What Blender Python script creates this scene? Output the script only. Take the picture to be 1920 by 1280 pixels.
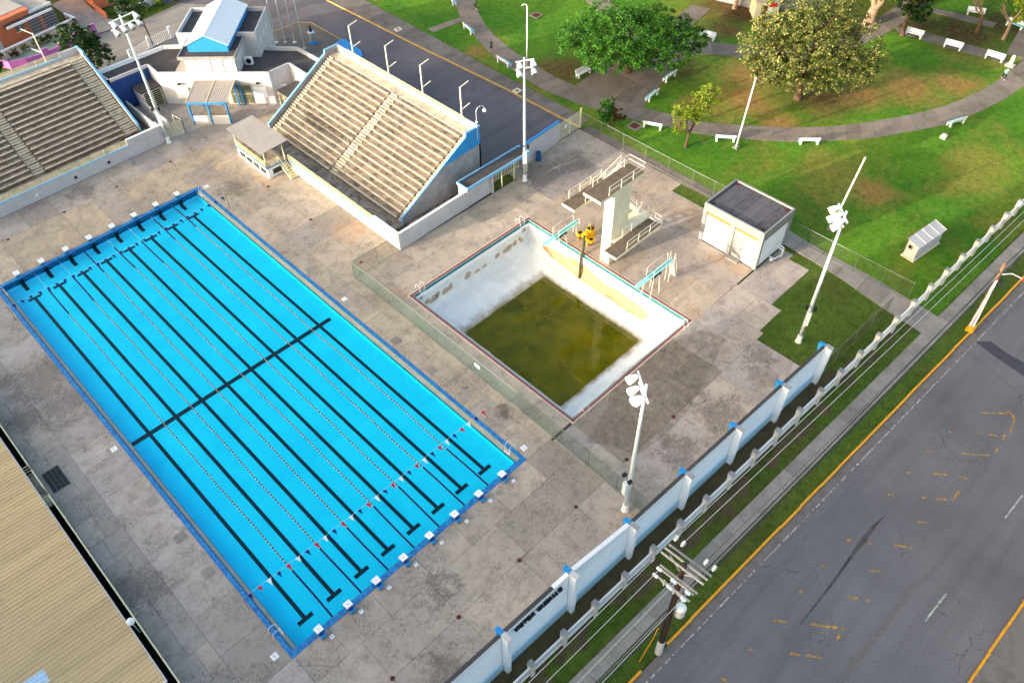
import bpy, bmesh, math, random
from mathutils import Vector, Matrix, noise
random.seed(11)
R = math.radians
scn = bpy.context.scene
for o in list(bpy.data.objects):
    bpy.data.objects.remove(o)
COL = scn.collection

# ------------------------------------------------------------------ camera
cd = bpy.data.cameras.new("camera")
cam = bpy.data.objects.new("camera", cd)
COL.objects.link(cam)
cam.location = (-3.32445, -25.60091, 54.69458)
cam.rotation_euler = (R(41.90531), R(0.86815), R(-44.6926))
cd.sensor_width = 36.0
cd.lens = 36.0 * 1517.664 / 1920.0
cd.clip_start = 0.5
cd.clip_end = 3000
scn.camera = cam

# ------------------------------------------------------------------ sky and sun
SUN_EL = R(10.0)
SHADOW_AZ = R(-16.5)          # direction (on the ground) in which shadows fall
wd = bpy.data.worlds.new("World")
scn.world = wd
wd.use_nodes = True
nt = wd.node_tree
nt.nodes.clear()
sky = nt.nodes.new("ShaderNodeTexSky")
sky.sky_type = 'NISHITA'
sky.sun_disc = False
sky.sun_elevation = SUN_EL
sx, sy = -math.cos(SHADOW_AZ), -math.sin(SHADOW_AZ)     # towards the sun
sky.sun_rotation = math.atan2(sx, sy)
sky.air_density = 1.0
sky.dust_density = 5.0
sky.ozone_density = 0.65
bg = nt.nodes.new("ShaderNodeBackground")
bg.inputs["Strength"].default_value = 0.15
wo = nt.nodes.new("ShaderNodeOutputWorld")
nt.links.new(sky.outputs[0], bg.inputs["Color"])
nt.links.new(bg.outputs[0], wo.inputs["Surface"])

sl = bpy.data.lights.new("sun", 'SUN')
sl.energy = 2.0
sl.angle = R(0.55)
sl.color = (1.0, 0.90, 0.76)
sun = bpy.data.objects.new("sun", sl)
COL.objects.link(sun)
sun.location = (-60, 60, 60)
d = Vector((math.cos(SHADOW_AZ) * math.cos(SUN_EL), math.sin(SHADOW_AZ) * math.cos(SUN_EL), -math.sin(SUN_EL)))
sun.rotation_euler = d.to_track_quat('-Z', 'Y').to_euler()

vs = scn.view_settings
vs.view_transform = 'Standard'
vs.look = 'None'
vs.gamma = 1.0
vs.use_curve_mapping = False
vs.exposure = 2.12

scn.render.engine = 'CYCLES'
scn.cycles.max_bounces = 6
scn.cycles.transparent_max_bounces = 16

# ------------------------------------------------------------------ pixel -> place helper (1920 x 1280 photo pixels)
_F = 1517.664
_CM = cam.rotation_euler.to_matrix()
_CL = Vector(cam.location)
def at(u, v, z=0.0):
    dd = _CM @ Vector(((u - 960) / _F, -(v - 640) / _F, -1))
    t = (z - _CL.z) / dd.z
    q = _CL + dd * t
    return Vector((q.x, q.y, z))
def atl(pts, z=0.0):
    return [at(u, v, z) for u, v in pts]

# ------------------------------------------------------------------ mesh building
ORG = {}
class MB:
    def __init__(s):
        s.v = []; s.f = []; s.smooth = False
    def add(s, vs_, fs_):
        b = len(s.v)
        s.v += [tuple(q) for q in vs_]
        s.f += [tuple(b + i for i in f) for f in fs_]
        return s
    def box(s, x0, x1, y0, y1, z0, z1):
        return s.add([(x0,y0,z0),(x1,y0,z0),(x1,y1,z0),(x0,y1,z0),(x0,y0,z1),(x1,y0,z1),(x1,y1,z1),(x0,y1,z1)],
                     [(0,3,2,1),(4,5,6,7),(0,1,5,4),(1,2,6,5),(2,3,7,6),(3,0,4,7)])
    def obox(s, c, ax, ay, az):
        # oriented box, half axes
        c = Vector(c); ax = Vector(ax); ay = Vector(ay); az = Vector(az)
        q = []
        for k in (-1, 1):
            for (i, j) in ((-1,-1),(1,-1),(1,1),(-1,1)):
                q.append(c + ax*i + ay*j + az*k)
        return s.add(q, [(0,3,2,1),(4,5,6,7),(0,1,5,4),(1,2,6,5),(2,3,7,6),(3,0,4,7)])
    def beam(s, p0, p1, w, h):
        # rectangular bar from p0 to p1; w horizontal width, h other thickness
        p0 = Vector(p0); p1 = Vector(p1)
        dx = (p1 - p0)
        if dx.length < 1e-6: return s
        dn = dx.normalized()
        up = Vector((0,0,1)) if abs(dn.z) < 0.99 else Vector((1,0,0))
        side = dn.cross(up).normalized()
        u2 = side.cross(dn).normalized()
        return s.obox((p0 + p1) / 2, dx / 2, side * (w / 2), u2 * (h / 2))
    def prism(s, poly, z0, z1):
        n = len(poly)
        a = sum(poly[i][0]*poly[(i+1)%n][1] - poly[(i+1)%n][0]*poly[i][1] for i in range(n))
        if a < 0: poly = list(reversed(poly))
        q = [(x[0], x[1], z0) for x in poly] + [(x[0], x[1], z1) for x in poly]
        f = [tuple(range(n-1, -1, -1)), tuple(range(n, 2*n))]
        f += [(i, (i+1) % n, n + (i+1) % n, n + i) for i in range(n)]
        return s.add(q, f)
    def sheet(s, poly, z):
        n = len(poly)
        a = sum(poly[i][0]*poly[(i+1)%n][1] - poly[(i+1)%n][0]*poly[i][1] for i in range(n))
        if a < 0: poly = list(reversed(poly))
        return s.add([(x[0], x[1], z) for x in poly], [tuple(range(n))])
    def tube(s, p0, p1, r0, r1=None, n=8, cap=True):
        return s.path([p0, p1], [r0, r0 if r1 is None else r1], n, cap)
    def path(s, pts, r, n=8, cap=True):
        pts = [Vector(q) for q in pts]
        if not isinstance(r, (list, tuple)): r = [r] * len(pts)
        b = []; m = len(pts)
        prev = None
        for i, q in enumerate(pts):
            t = (pts[min(i+1, m-1)] - pts[max(i-1, 0)])
            if t.length < 1e-7: t = Vector((0,0,1))
            t.normalize()
            if prev is None:
                up = Vector((0,0,1)) if abs(t.z) < 0.95 else Vector((1,0,0))
                a = t.cross(up).normalized()
            else:
                a = (prev - t * prev.dot(t))
                if a.length < 1e-6: a = t.orthogonal()
                a.normalize()
            prev = a
            c2 = t.cross(a)
            for k in range(n):
                an = 2*math.pi*k/n
                b.append(q + (a*math.cos(an) + c2*math.sin(an)) * r[i])
        f = []
        for i in range(m-1):
            for k in range(n):
                k2 = (k+1) % n
                f.append((i*n+k, i*n+k2, (i+1)*n+k2, (i+1)*n+k))
        if cap:
            f.append(tuple(range(n-1, -1, -1)))
            f.append(tuple((m-1)*n + k for k in range(n)))
        return s.add(b, f)
    def lathe(s, c, prof, n=12, axis=(0,0,1)):
        c = Vector(c); ax = Vector(axis).normalized()
        pts = [c + ax * z for r_, z in prof]
        rr = [max(r_, 0.001) for r_, z in prof]
        up = Vector((0,0,1)) if abs(ax.z) < 0.95 else Vector((1,0,0))
        a = ax.cross(up).normalized(); c2 = ax.cross(a)
        b = []
        for i, q in enumerate(pts):
            for k in range(n):
                an = 2*math.pi*k/n
                b.append(q + (a*math.cos(an) + c2*math.sin(an)) * rr[i])
        m = len(pts); f = []
        for i in range(m-1):
            for k in range(n):
                k2 = (k+1) % n
                f.append((i*n+k, i*n+k2, (i+1)*n+k2, (i+1)*n+k))
        f.append(tuple(range(n-1, -1, -1))); f.append(tuple((m-1)*n + k for k in range(n)))
        return s.add(b, f)
    def extr(s, prof, p0, p1, out):
        # 2-D profile [(o, z)] swept from p0 to p1 (ground points); o is measured along 'out'
        p0 = Vector(p0); p1 = Vector(p1); out = Vector(out).normalized()
        n = len(prof); b = []
        for q in (p0, p1):
            for o_, z in prof:
                b.append(q + out*o_ + Vector((0,0,z)))
        f = [(i, (i+1) % n, n + (i+1) % n, n + i) for i in range(n)]
        f += [tuple(range(n-1, -1, -1)), tuple(range(n, 2*n))]
        return s.add(b, f)
    def mesh(s, name, mat, off=None, fix=True):
        me = bpy.data.meshes.new(name)
        vv = s.v if off is None else [(x-off[0], y-off[1], z-off[2]) for x, y, z in s.v]
        me.from_pydata(vv, [], s.f)
        if fix:
            bm = bmesh.new(); bm.from_mesh(me)
            bmesh.ops.recalc_face_normals(bm, faces=bm.faces)
            bm.to_mesh(me); bm.free()
        if isinstance(mat, (list, tuple)):
            for q in mat: me.materials.append(q)
        elif mat: me.materials.append(mat)
        if s.smooth:
            me.polygons.foreach_set("use_smooth", [True]*len(me.polygons))
        me.update()
        return me
    def build(s, name, mat, parent=None, world=True, fix=True):
        off = ORG.get(parent.name) if (parent is not None and world) else None
        me = s.mesh(name, mat, off, fix)
        o = bpy.data.objects.new(name, me)
        COL.objects.link(o)
        if parent is not None:
            o.parent = parent
            ORG[o.name] = ORG.get(parent.name, Vector((0,0,0)))
        else:
            ORG[o.name] = Vector((0,0,0))
        return o

def tag(o, label, cat, group=None):
    o['label'] = label; o['category'] = cat
    if group: o['group'] = group
    return o
def thing(name, label, cat, loc=(0,0,0), rotz=0.0, group=None):
    o = bpy.data.objects.new(name, None)
    o.empty_display_size = 0.3
    COL.objects.link(o)
    o.location = loc; o.rotation_euler = (0,0,rotz)
    ORG[o.name] = Vector(loc)
    return tag(o, label, cat, group)
def struct(o):
    o['kind'] = 'structure'; return o
def stuff(o):
    o['kind'] = 'stuff'; return o
def copy_tree(o, parent=None):
    c = o.copy(); COL.objects.link(c); c.parent = parent
    ORG[c.name] = ORG.get(o.name, Vector((0,0,0)))
    for ch in list(o.children): copy_tree(ch, c)
    return c
def inst(name, me, parent, loc, scale=(1,1,1), rotz=0.0, rot=None):
    o = bpy.data.objects.new(name, me); COL.objects.link(o)
    o.parent = parent
    off = ORG.get(parent.name, Vector((0,0,0))) if parent is not None else Vector((0,0,0))
    o.location = Vector(loc) - off
    o.scale = scale
    o.rotation_euler = rot if rot is not None else (0,0,rotz)
    ORG[o.name] = off
    return o

# ------------------------------------------------------------------ materials
def lin(r, g, b):
    f = lambda c: (c/255/12.92) if c/255 <= 0.04045 else ((c/255+0.055)/1.055)**2.4
    return (f(r), f(g), f(b), 1.0)
def scale_c(c, k): return (min(1, c[0]*k), min(1, c[1]*k), min(1, c[2]*k), 1.0)
class NT:
    def __init__(s, name):
        s.m = bpy.data.materials.new(name); s.m.use_nodes = True
        s.t = s.m.node_tree; s.t.nodes.clear()
        s.out = s.t.nodes.new("ShaderNodeOutputMaterial")
    def n(s, typ, **kw):
        q = s.t.nodes.new(typ)
        for k, v in kw.items():
            if k.startswith('i_'): q.inputs[int(k[2:])].default_value = v
            else: setattr(q, k, v)
        return q
    def l(s, a, b): s.t.links.new(a, b)
    def pos(s, scale=(1,1,1), obj=False, rotz=0.0):
        if obj: src = s.n("ShaderNodeTexCoord").outputs["Object"]
        else: src = s.n("ShaderNodeNewGeometry").outputs["Position"]
        mp = s.n("ShaderNodeMapping")
        mp.inputs["Scale"].default_value = scale
        mp.inputs["Rotation"].default_value = (0,0,rotz)
        s.l(src, mp.inputs["Vector"])
        return mp.outputs[0]
    def noise(s, vec, sc, det=5.0, rough=0.6, dist=0.0):
        q = s.n("ShaderNodeTexNoise"); q.inputs["Scale"].default_value = sc
        q.inputs["Detail"].default_value = det; q.inputs["Roughness"].default_value = rough
        q.inputs["Distortion"].default_value = dist
        s.l(vec, q.inputs["Vector"]); return q.outputs["Fac"]
    def ramp(s, fac, stops):
        q = s.n("ShaderNodeValToRGB"); e = q.color_ramp.elements
        while len(e) < len(stops): e.new(0.5)
        for i, (p_, c_) in enumerate(stops):
            e[i].position = p_; e[i].color = c_ if len(c_) == 4 else (*c_, 1)
        s.l(fac, q.inputs[0]); return q.outputs[0]
    def rng(s, fac, a, b, c=0.0, d_=1.0):
        q = s.n("ShaderNodeMapRange"); q.inputs[1].default_value = a; q.inputs[2].default_value = b
        q.inputs[3].default_value = c; q.inputs[4].default_value = d_
        s.l(fac, q.inputs[0]); return q.outputs[0]
    def mix(s, fac, a, b, mode='MIX'):
        q = s.n("ShaderNodeMix", data_type='RGBA', blend_type=mode)
        for val, sock in ((fac, q.inputs[0]), (a, q.inputs[6]), (b, q.inputs[7])):
            if hasattr(val, 'is_linked') or isinstance(val, bpy.types.NodeSocket): s.l(val, sock)
            else: sock.default_value = val
        return q.outputs[2]
    def math(s, op, a, b=0.0):
        q = s.n("ShaderNodeMath", operation=op)
        for val, sock in ((a, q.inputs[0]), (b, q.inputs[1])):
            if isinstance(val, bpy.types.NodeSocket): s.l(val, sock)
            else: sock.default_value = val
        return q.outputs[0]
    def bump(s, h, strength=0.3, dist=0.02):
        q = s.n("ShaderNodeBump"); q.inputs["Strength"].default_value = strength
        q.inputs["Distance"].default_value = dist
        s.l(h, q.inputs["Height"]); return q.outputs[0]
    def bsdf(s, col, rough=0.8, spec=0.3, metal=0.0, normal=None):
        q = s.n("ShaderNodeBsdfPrincipled")
        if isinstance(col, bpy.types.NodeSocket): s.l(col, q.inputs["Base Color"])
        else: q.inputs["Base Color"].default_value = col
        if isinstance(rough, bpy.types.NodeSocket): s.l(rough, q.inputs["Roughness"])
        else: q.inputs["Roughness"].default_value = rough
        q.inputs["Specular IOR Level"].default_value = spec
        q.inputs["Metallic"].default_value = metal
        if normal is not None: s.l(normal, q.inputs["Normal"])
        return q.outputs[0]
    def done(s, sh):
        s.l(sh, s.out.inputs["Surface"]); return s.m

def paint(name, rgb, rough=0.55, var=0.14, sc=1.2, dirt=0.25, dirtcol=(0.16,0.145,0.12,1), bump=0.15, spec=0.35, metal=0.0, streak=False):
    n = NT(name); v = n.pos(); c = lin(*rgb)
    f1 = n.noise(v, sc, 4)
    col = n.mix(n.rng(f1, 0.3, 0.7), scale_c(c, 1-var), scale_c(c, 1+var*0.5))
    v2 = n.pos((2.2, 2.2, 0.35)) if streak else v
    f2 = n.noise(v2, sc*2.3, 7, 0.72)
    col = n.mix(n.math('MULTIPLY', n.rng(f2, 0.52, 0.78), dirt), col, dirtcol)
    nb = n.bump(n.noise(v, 35, 3), bump, 0.01) if bump else None
    return n.done(n.bsdf(col, rough, spec, metal, nb))

MAT = {}
def mk():
    m = MAT
    # deck concrete: base colour from the slab itself
    n = NT("deck_concrete"); v = n.pos()
    oc = n.n("ShaderNodeObjectInfo")
    col = oc.outputs["Color"]
    big = n.noise(v, 0.35, 6, 0.62, 0.6)
    col = n.mix(n.rng(big, 0.35, 0.68), col, n.mix(0.7, col, (0.30,0.255,0.215,1)))
    mid = n.noise(v, 1.1, 8, 0.72, 0.4)
    col = n.mix(n.math('MULTIPLY', n.rng(mid, 0.50, 0.70), 0.55), col, (0.095,0.086,0.078,1))
    lt = n.noise(n.pos((1,1,1), rotz=0.6), 0.8, 7, 0.7)
    col = n.mix(n.math('MULTIPLY', n.rng(lt, 0.55, 0.75), 0.45), col, (0.50,0.455,0.40,1))
    sp = n.noise(v, 5.5, 7, 0.8)
    col = n.mix(n.math('MULTIPLY', n.math('MULTIPLY', n.rng(sp, 0.50, 0.62), n.rng(n.noise(v, 0.28, 5, 0.65, 0.5), 0.44, 0.60)), 0.8), col, (0.06,0.055,0.05,1))
    fine = n.noise(v, 24, 4, 0.7)
    col = n.mix(0.35, col, n.mix(1.0, col, n.ramp(fine, [(0.25,(0.55,0.55,0.55)),(0.75,(1.25,1.25,1.25))]), 'MULTIPLY'))
    # stains with a place of their own
    def spot(col, lst, tint, k):
        mask = None
        nz_ = n.n("ShaderNodeTexNoise"); nz_.inputs["Scale"].default_value = 0.45; nz_.inputs["Detail"].default_value = 9; nz_.inputs["Roughness"].default_value = 0.72
        n.l(v, nz_.inputs["Vector"])
        wv_ = n.n("ShaderNodeVectorMath", operation='MULTIPLY_ADD'); wv_.inputs[1].default_value = (7.0, 7.0, 0); n.l(nz_.outputs["Color"], wv_.inputs[0]); n.l(v, wv_.inputs[2])
        for (x_, y_, r_) in lst:
            ds = n.n("ShaderNodeVectorMath", operation='DISTANCE'); n.l(wv_.outputs[0], ds.inputs[0]); ds.inputs[1].default_value = (x_+3.5, y_+3.5, 0)
            q_ = n.rng(ds.outputs["Value"], r_*0.35, r_*1.1, 1.0, 0.0)
            mask = q_ if mask is None else n.math('MAXIMUM', mask, q_)
        sp_ = n.noise(n.pos((1.0, 2.2, 1.0), rotz=0.5), 2.4, 9, 0.82, 0.3)
        sp2_ = n.noise(v, 9, 6, 0.8)
        g_ = n.math('MULTIPLY', n.rng(n.math('ADD', sp_, n.math('MULTIPLY', mask, 0.16)), 0.52, 0.62), n.rng(sp2_, 0.40, 0.56, 0.3, 1.0))
        return n.mix(n.math('MULTIPLY', n.math('MULTIPLY', n.rng(mask, 0.0, 0.5), g_), k), col, tint)
    col = spot(col, [(44.5,-7.2,1.6),(24.4,5.0,0.9),(10.5,-3.6,1.6),(-1.8,36.5,3.6),(-1.6,32,3.0),(37.0,-8.0,2.6),(31.5,-8.4,2.2),(50.5,25.0,3.6),(54.5,24.0,3.0),(7.0,-8.0,2.0),(25.0,47.5,2.0),(-4.8,12,2.2),(-4.8,33,2.2),(13,59.2,1.8)], (0.075,0.064,0.055,1), 0.7)
    col = spot(col, [(27.2,22.6,1.6),(56.8,9.6,1.4),(55.6,7.4,1.3),(53.0,3.2,1.1),(52.8,0.6,1.2),(29.8,33.0,2.4),(28.6,46.2,1.4),(23.5,-9.4,1.4),(44.9,0.6,1.0)], (0.42,0.23,0.10,1), 0.5)
    # hairline cracks
    vo = n.n("ShaderNodeTexVoronoi", feature='DISTANCE_TO_EDGE'); vo.inputs["Scale"].default_value = 0.33
    wv = n.n("ShaderNodeVectorMath", operation='ADD')
    nz = n.n("ShaderNodeTexNoise"); nz.inputs["Scale"].default_value = 0.9; nz.inputs["Detail"].default_value = 6
    n.l(v, nz.inputs["Vector"]); n.l(v, wv.inputs[0]); n.l(nz.outputs["Color"], wv.inputs[1])
    n.l(wv.outputs[0], vo.inputs["Vector"])
    crk = n.math('MULTIPLY', n.rng(vo.outputs["Distance"], 0.0, 0.007, 1.0, 0.0), n.rng(big, 0.5, 0.62))
    col = n.mix(n.math('MULTIPLY', crk, 0.75), col, (0.03,0.027,0.025,1))
    m['deck'] = n.done(n.bsdf(col, n.rng(mid, 0.3, 0.7, 0.95, 0.7), 0.25, 0, n.bump(n.noise(v, 9, 8, 0.75), 0.35, 0.02)))
    m['joint'] = paint("joint_dirt", (92,84,76), 0.95, 0.3, 2, 0.4)
    # asphalt
    def asphalt(nm, base, lite, dirtk=0.5):
        n = NT(nm); v = n.pos()
        big = n.noise(v, 0.12, 6, 0.6, 0.4)
        col = n.mix(n.rng(big, 0.3, 0.7), base, lite)
        vs2 = n.pos((0.05, 0.8, 1), rotz=R(2.1))
        wear = n.noise(vs2, 1.0, 4, 0.6)
        col = n.mix(n.math('MULTIPLY', n.rng(wear, 0.45, 0.7), 0.35), col, scale_c(base, 0.62))
        fine = n.noise(v, 9, 6, 0.85)
        col = n.mix(0.75, col, n.mix(1.0, col, n.ramp(fine, [(0.3,(0.55,0.55,0.55)),(0.7,(1.4,1.4,1.4))]), 'MULTIPLY'))
        sp = n.noise(v, 2.6, 4, 0.7)
        col = n.mix(n.math('MULTIPLY', n.rng(sp, 0.70, 0.76), dirtk), col, (0.015,0.015,0.016,1))
        vo = n.n("ShaderNodeTexVoronoi", feature='DISTANCE_TO_EDGE'); vo.inputs["Scale"].default_value = 0.16
        nz = n.n("ShaderNodeTexNoise"); nz.inputs["Scale"].default_value = 0.5; nz.inputs["Detail"].default_value = 6
        n.l(v, nz.inputs["Vector"])
        wv = n.n("ShaderNodeVectorMath", operation='MULTIPLY_ADD'); wv.inputs[1].default_value = (2.5,2.5,2.5)
        n.l(nz.outputs["Color"], wv.inputs[0]); n.l(v, wv.inputs[2]); n.l(wv.outputs[0], vo.inputs["Vector"])
        crk = n.math('MULTIPLY', n.rng(vo.outputs["Distance"], 0.0, 0.006, 1.0, 0.0), n.rng(n.noise(v, 0.2, 3), 0.5, 0.6))
        col = n.mix(n.math('MULTIPLY', crk, 0.7), col, (0.02,0.02,0.02,1))
        return n.done(n.bsdf(col, 0.85, 0.3, 0, n.bump(n.noise(v, 25, 5, 0.8), 0.4, 0.012)))
    m['road'] = asphalt("road_asphalt", lin(98,96,99), lin(116,113,115))
    m['street'] = asphalt("street_asphalt", lin(92,87,92), lin(112,105,108))
    m['backroad'] = asphalt("back_road", lin(128,122,116), lin(150,143,135))
    m['patch'] = asphalt("asphalt_patch", lin(62,62,70), lin(72,71,78))
    # grass
    def grass(nm, g1, g2, dry, dryk=0.5, spots=None):
        n = NT(nm); v = n.pos()
        big = n.noise(v, 0.10, 5, 0.6, 0.5)
        col = n.mix(n.rng(big, 0.35, 0.65), g1, g2)
        dr = n.noise(v, 0.075, 7, 0.66, 0.8)
        col = n.mix(n.math('MULTIPLY', n.rng(dr, 0.50, 0.66), dryk), col, dry)
        if spots:
            nz_ = n.n("ShaderNodeTexNoise"); nz_.inputs["Scale"].default_value = 0.35; nz_.inputs["Detail"].default_value = 8; nz_.inputs["Roughness"].default_value = 0.72
            n.l(v, nz_.inputs["Vector"])
            wv_ = n.n("ShaderNodeVectorMath", operation='MULTIPLY_ADD'); wv_.inputs[1].default_value = (6, 6, 0); n.l(nz_.outputs["Color"], wv_.inputs[0]); n.l(v, wv_.inputs[2])
            for tint, lst in spots:
                mask = None
                for (x_, y_, r_) in lst:
                    ds = n.n("ShaderNodeVectorMath", operation='DISTANCE'); n.l(wv_.outputs[0], ds.inputs[0]); ds.inputs[1].default_value = (x_+3, y_+3, 0)
                    q_ = n.rng(ds.outputs["Value"], r_*0.3, r_*1.1, 1.0, 0.0)
                    mask = q_ if mask is None else n.math('MAXIMUM', mask, q_)
                col = n.mix(n.math('MULTIPLY', mask, n.rng(n.noise(v, 1.1, 8, 0.8), 0.3, 0.6, 0.45, 1.0)), col, tint)
        mid = n.noise(v, 1.4, 8, 0.8, 0.3)
        col = n.mix(0.8, col, n.mix(1.0, col, n.ramp(mid, [(0.32,(0.42,0.45,0.40)),(0.5,(1,1,1)),(0.68,(1.55,1.45,1.4))]), 'MULTIPLY'))
        fine = n.noise(v, 7.0, 7, 0.85)
        col = n.mix(0.7, col, n.mix(1.0, col, n.ramp(fine, [(0.34,(0.35,0.4,0.35)),(0.66,(1.6,1.5,1.5))]), 'MULTIPLY'))
        return n.done(n.bsdf(col, 0.9, 0.15, 0, n.bump(n.noise(v, 6, 8, 0.85), 1.0, 0.12)))
    n = NT("roof_felt"); v = n.pos(); oi = n.n("ShaderNodeObjectInfo")
    col = n.mix(oi.outputs["Random"], lin(62,60,66), lin(88,86,92)); f_ = n.noise(v, 1.6, 8, 0.8)
    col = n.mix(n.math('MULTIPLY', n.rng(f_, 0.45, 0.7), 0.6), col, lin(112,110,114))
    m['felt'] = n.done(n.bsdf(col, 0.9, 0.2, 0, n.bump(f_, 0.4, 0.02)))
    m['riser'] = paint("shaded_stained_riser", (122,109,96), 0.95, 0.3, 1.2, 0.6, (0.03,0.028,0.026,1), 0.5)  # stained concrete, colour darkened to stand for the shadow below each seat plank
    m['platmat'] = paint("weathered_platform_board", (104,92,78), 0.95, 0.3, 1.2, 0.7, (0.035,0.03,0.026,1), 0.6)
    m['phgrey'] = paint("grey_concrete_frame_paint", (134,136,136), 0.7, 0.1, 0.8, 0.3, (0.2,0.2,0.2,1), 0.2, streak=True)
    m['grass'] = grass("park_grass", lin(60,108,22), lin(88,130,32), lin(142,116,62), 0.5, [(lin(146,112,66), [(79,18,5),(84,21,5),(73,22,2.5),(90,8,4),(95,5,5),(77,12,3),(100,1,4),(73,-3,3),(64,50,2)]), (lin(98,72,48), [(68,39,5),(78,30,5),(86,12,6),(98,34,6),(104,22,6),(92,30,3)]), (lin(66,46,34), [(113,6,7),(112,13,6),(119,3,6),(97,30,4)])])
    m['grass2'] = grass("verge_grass", lin(58,82,24), lin(82,104,36), lin(88,78,44), 0.55)
    m['dirt'] = paint("bare_earth", (84,74,48), 0.95, 0.35, 0.8, 0.5, (0.04,0.03,0.02,1), 0.6)
    # pavements
    def conc(nm, rgb, stain=0.5, sc=0.8):
        n = NT(nm); v = n.pos(); c = lin(*rgb)
        oi = n.n("ShaderNodeObjectInfo")
        c2 = n.mix(oi.outputs["Random"], scale_c(c, 0.82), scale_c(c, 1.12))
        f = n.noise(v, sc, 7, 0.7, 0.3)
        col = n.mix(n.math('MULTIPLY', n.rng(f, 0.45, 0.7), stain), c2, scale_c(c, 0.42))
        g = n.noise(v, 6, 7, 0.8)
        col = n.mix(0.45, col, n.mix(1.0, col, n.ramp(g, [(0.3,(0.6,0.6,0.6)),(0.7,(1.3,1.3,1.3))]), 'MULTIPLY'))
        return n.done(n.bsdf(col, 0.9, 0.2, 0, n.bump(g, 0.3, 0.02)))
    m['sidewalk'] = conc("sidewalk_concrete", (146,140,132))
    m['parkpath'] = conc("park_path_concrete", (132,121,110), 0.55, 0.5)
    m['darkwalk'] = conc("old_sidewalk_concrete", (120,112,104), 0.7, 0.5)
    m['kerb'] = paint("yellow_kerb_paint", (226,160,30), 0.7, 0.2, 3, 0.35)
    m['kerb_old'] = paint("worn_yellow_kerb_paint", (196,158,92), 0.8, 0.25, 2, 0.8)
    m['gutter'] = conc("kerb_gutter_concrete", (118,112,108), 0.6, 1.5)
    # stand concrete
    n = NT("stand_concrete"); v = n.pos()
    base = n.mix(n.rng(n.noise(v, 0.5, 6, 0.7), 0.3, 0.7), lin(178,160,138), lin(150,137,122))
    d1 = n.noise(n.pos((1,1,2.5)), 0.9, 8, 0.75, 0.4)
    base = n.mix(n.math('MULTIPLY', n.rng(d1, 0.44, 0.62), 0.85), base, (0.05,0.047,0.045,1))
    g = n.noise(v, 8, 6, 0.8)
    base = n.mix(0.4, base, n.mix(1.0, base, n.ramp(g, [(0.3,(0.6,0.6,0.6)),(0.7,(1.3,1.3,1.3))]), 'MULTIPLY'))
    m['stand'] = n.done(n.bsdf(base, 0.9, 0.2, 0, n.bump(g, 0.3, 0.02)))
    n = NT("seat_edge_concrete"); v = n.pos()
    base = n.mix(n.rng(n.noise(v, 0.7, 6, 0.7), 0.3, 0.7), lin(206,196,176), lin(178,164,142))
    base = n.mix(n.math('MULTIPLY', n.rng(n.noise(v, 1.3, 9, 0.8), 0.50, 0.66), 0.7), base, (0.085,0.075,0.065,1))
    m['seat'] = n.done(n.bsdf(base, 0.85, 0.25, 0, n.bump(n.noise(v, 12, 5, 0.8), 0.25, 0.015)))
    m['rawblock'] = paint("bare_grey_blockwork", (150,150,152), 0.9, 0.25, 0.9, 0.5, (0.09,0.09,0.092,1), 0.5)
    # paints
    m['white'] = paint("white_wall_paint", (206,202,196), 0.6, 0.08, 0.7, 0.35, (0.22,0.20,0.18,1), 0.12, streak=True)
    m['offwhite'] = paint("grey_white_block_paint", (192,189,190), 0.65, 0.1, 0.8, 0.35, (0.2,0.19,0.18,1), 0.2, streak=True)
    m['purewhite'] = paint("bright_white_metal", (236,236,236), 0.45, 0.05, 1.5, 0.12)
    m['trim'] = paint("bright_blue_trim_paint", (38,140,206), 0.5, 0.12, 1.5, 0.2)
    m['lighttrim'] = paint("pale_blue_trim_paint", (120,182,222), 0.5, 0.12, 1.5, 0.25)
    m['navy'] = paint("deep_blue_wall_paint", (28,66,128), 0.6, 0.15, 0.8, 0.2, streak=True)
    m['wallblue'] = paint("pale_blue_wall_paint", (236,245,251), 0.6, 0.06, 0.5, 0.2, (0.32,0.42,0.5,1), 0.1, streak=True)
    m['wallblue2'] = paint("mid_blue_plinth_paint", (176,218,240), 0.6, 0.1, 0.6, 0.25, (0.1,0.16,0.2,1), 0.15, streak=True)
    m['yellow'] = paint("pale_yellow_railing_paint", (226,220,176), 0.5, 0.08, 2, 0.25)
    m['rail'] = paint("cream_railing_paint", (226,222,204), 0.5, 0.08, 2, 0.25)
    m['cream'] = paint("cream_tower_paint", (220,212,184), 0.75, 0.12, 0.6, 0.5, (0.28,0.23,0.15,1), 0.3, streak=True)
    m['roofdark'] = paint("dark_roof_membrane", (74,70,70), 0.85, 0.35, 0.5, 0.6, (0.03,0.03,0.032,1), 0.4)
    m['roofgrey'] = paint("weathered_sheet_roof", (168,160,152), 0.6, 0.12, 0.5, 0.4, (0.17,0.16,0.15,1), 0.15)
    n = NT("tan_metal_roof"); v = n.pos(); oi = n.n("ShaderNodeObjectInfo")
    col = n.mix(oi.outputs["Random"], lin(200,172,128), lin(214,184,136))
    st_ = n.noise(n.pos((0.25, 3.0, 1)), 0.8, 7, 0.7)
    col = n.mix(n.math('MULTIPLY', n.rng(st_, 0.45, 0.75), 0.5), col, lin(160,136,100))
    col = n.mix(n.math('MULTIPLY', n.rng(n.noise(v, 3.0, 5, 0.7), 0.72, 0.76), 0.8), col, lin(92,70,48))
    m['tan'] = n.done(n.bsdf(col, 0.5, 0.35))
    m['skylight'] = paint("pale_blue_skylight_sheet", (190,212,232), 0.35, 0.05, 1, 0.15)
    m['black'] = paint("black_metal", (22,22,24), 0.5, 0.3, 3, 0.1)
    m['dark'] = paint("dark_void_floor", (24,23,24), 0.9, 0.5, 1.0, 0.4)
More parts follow.
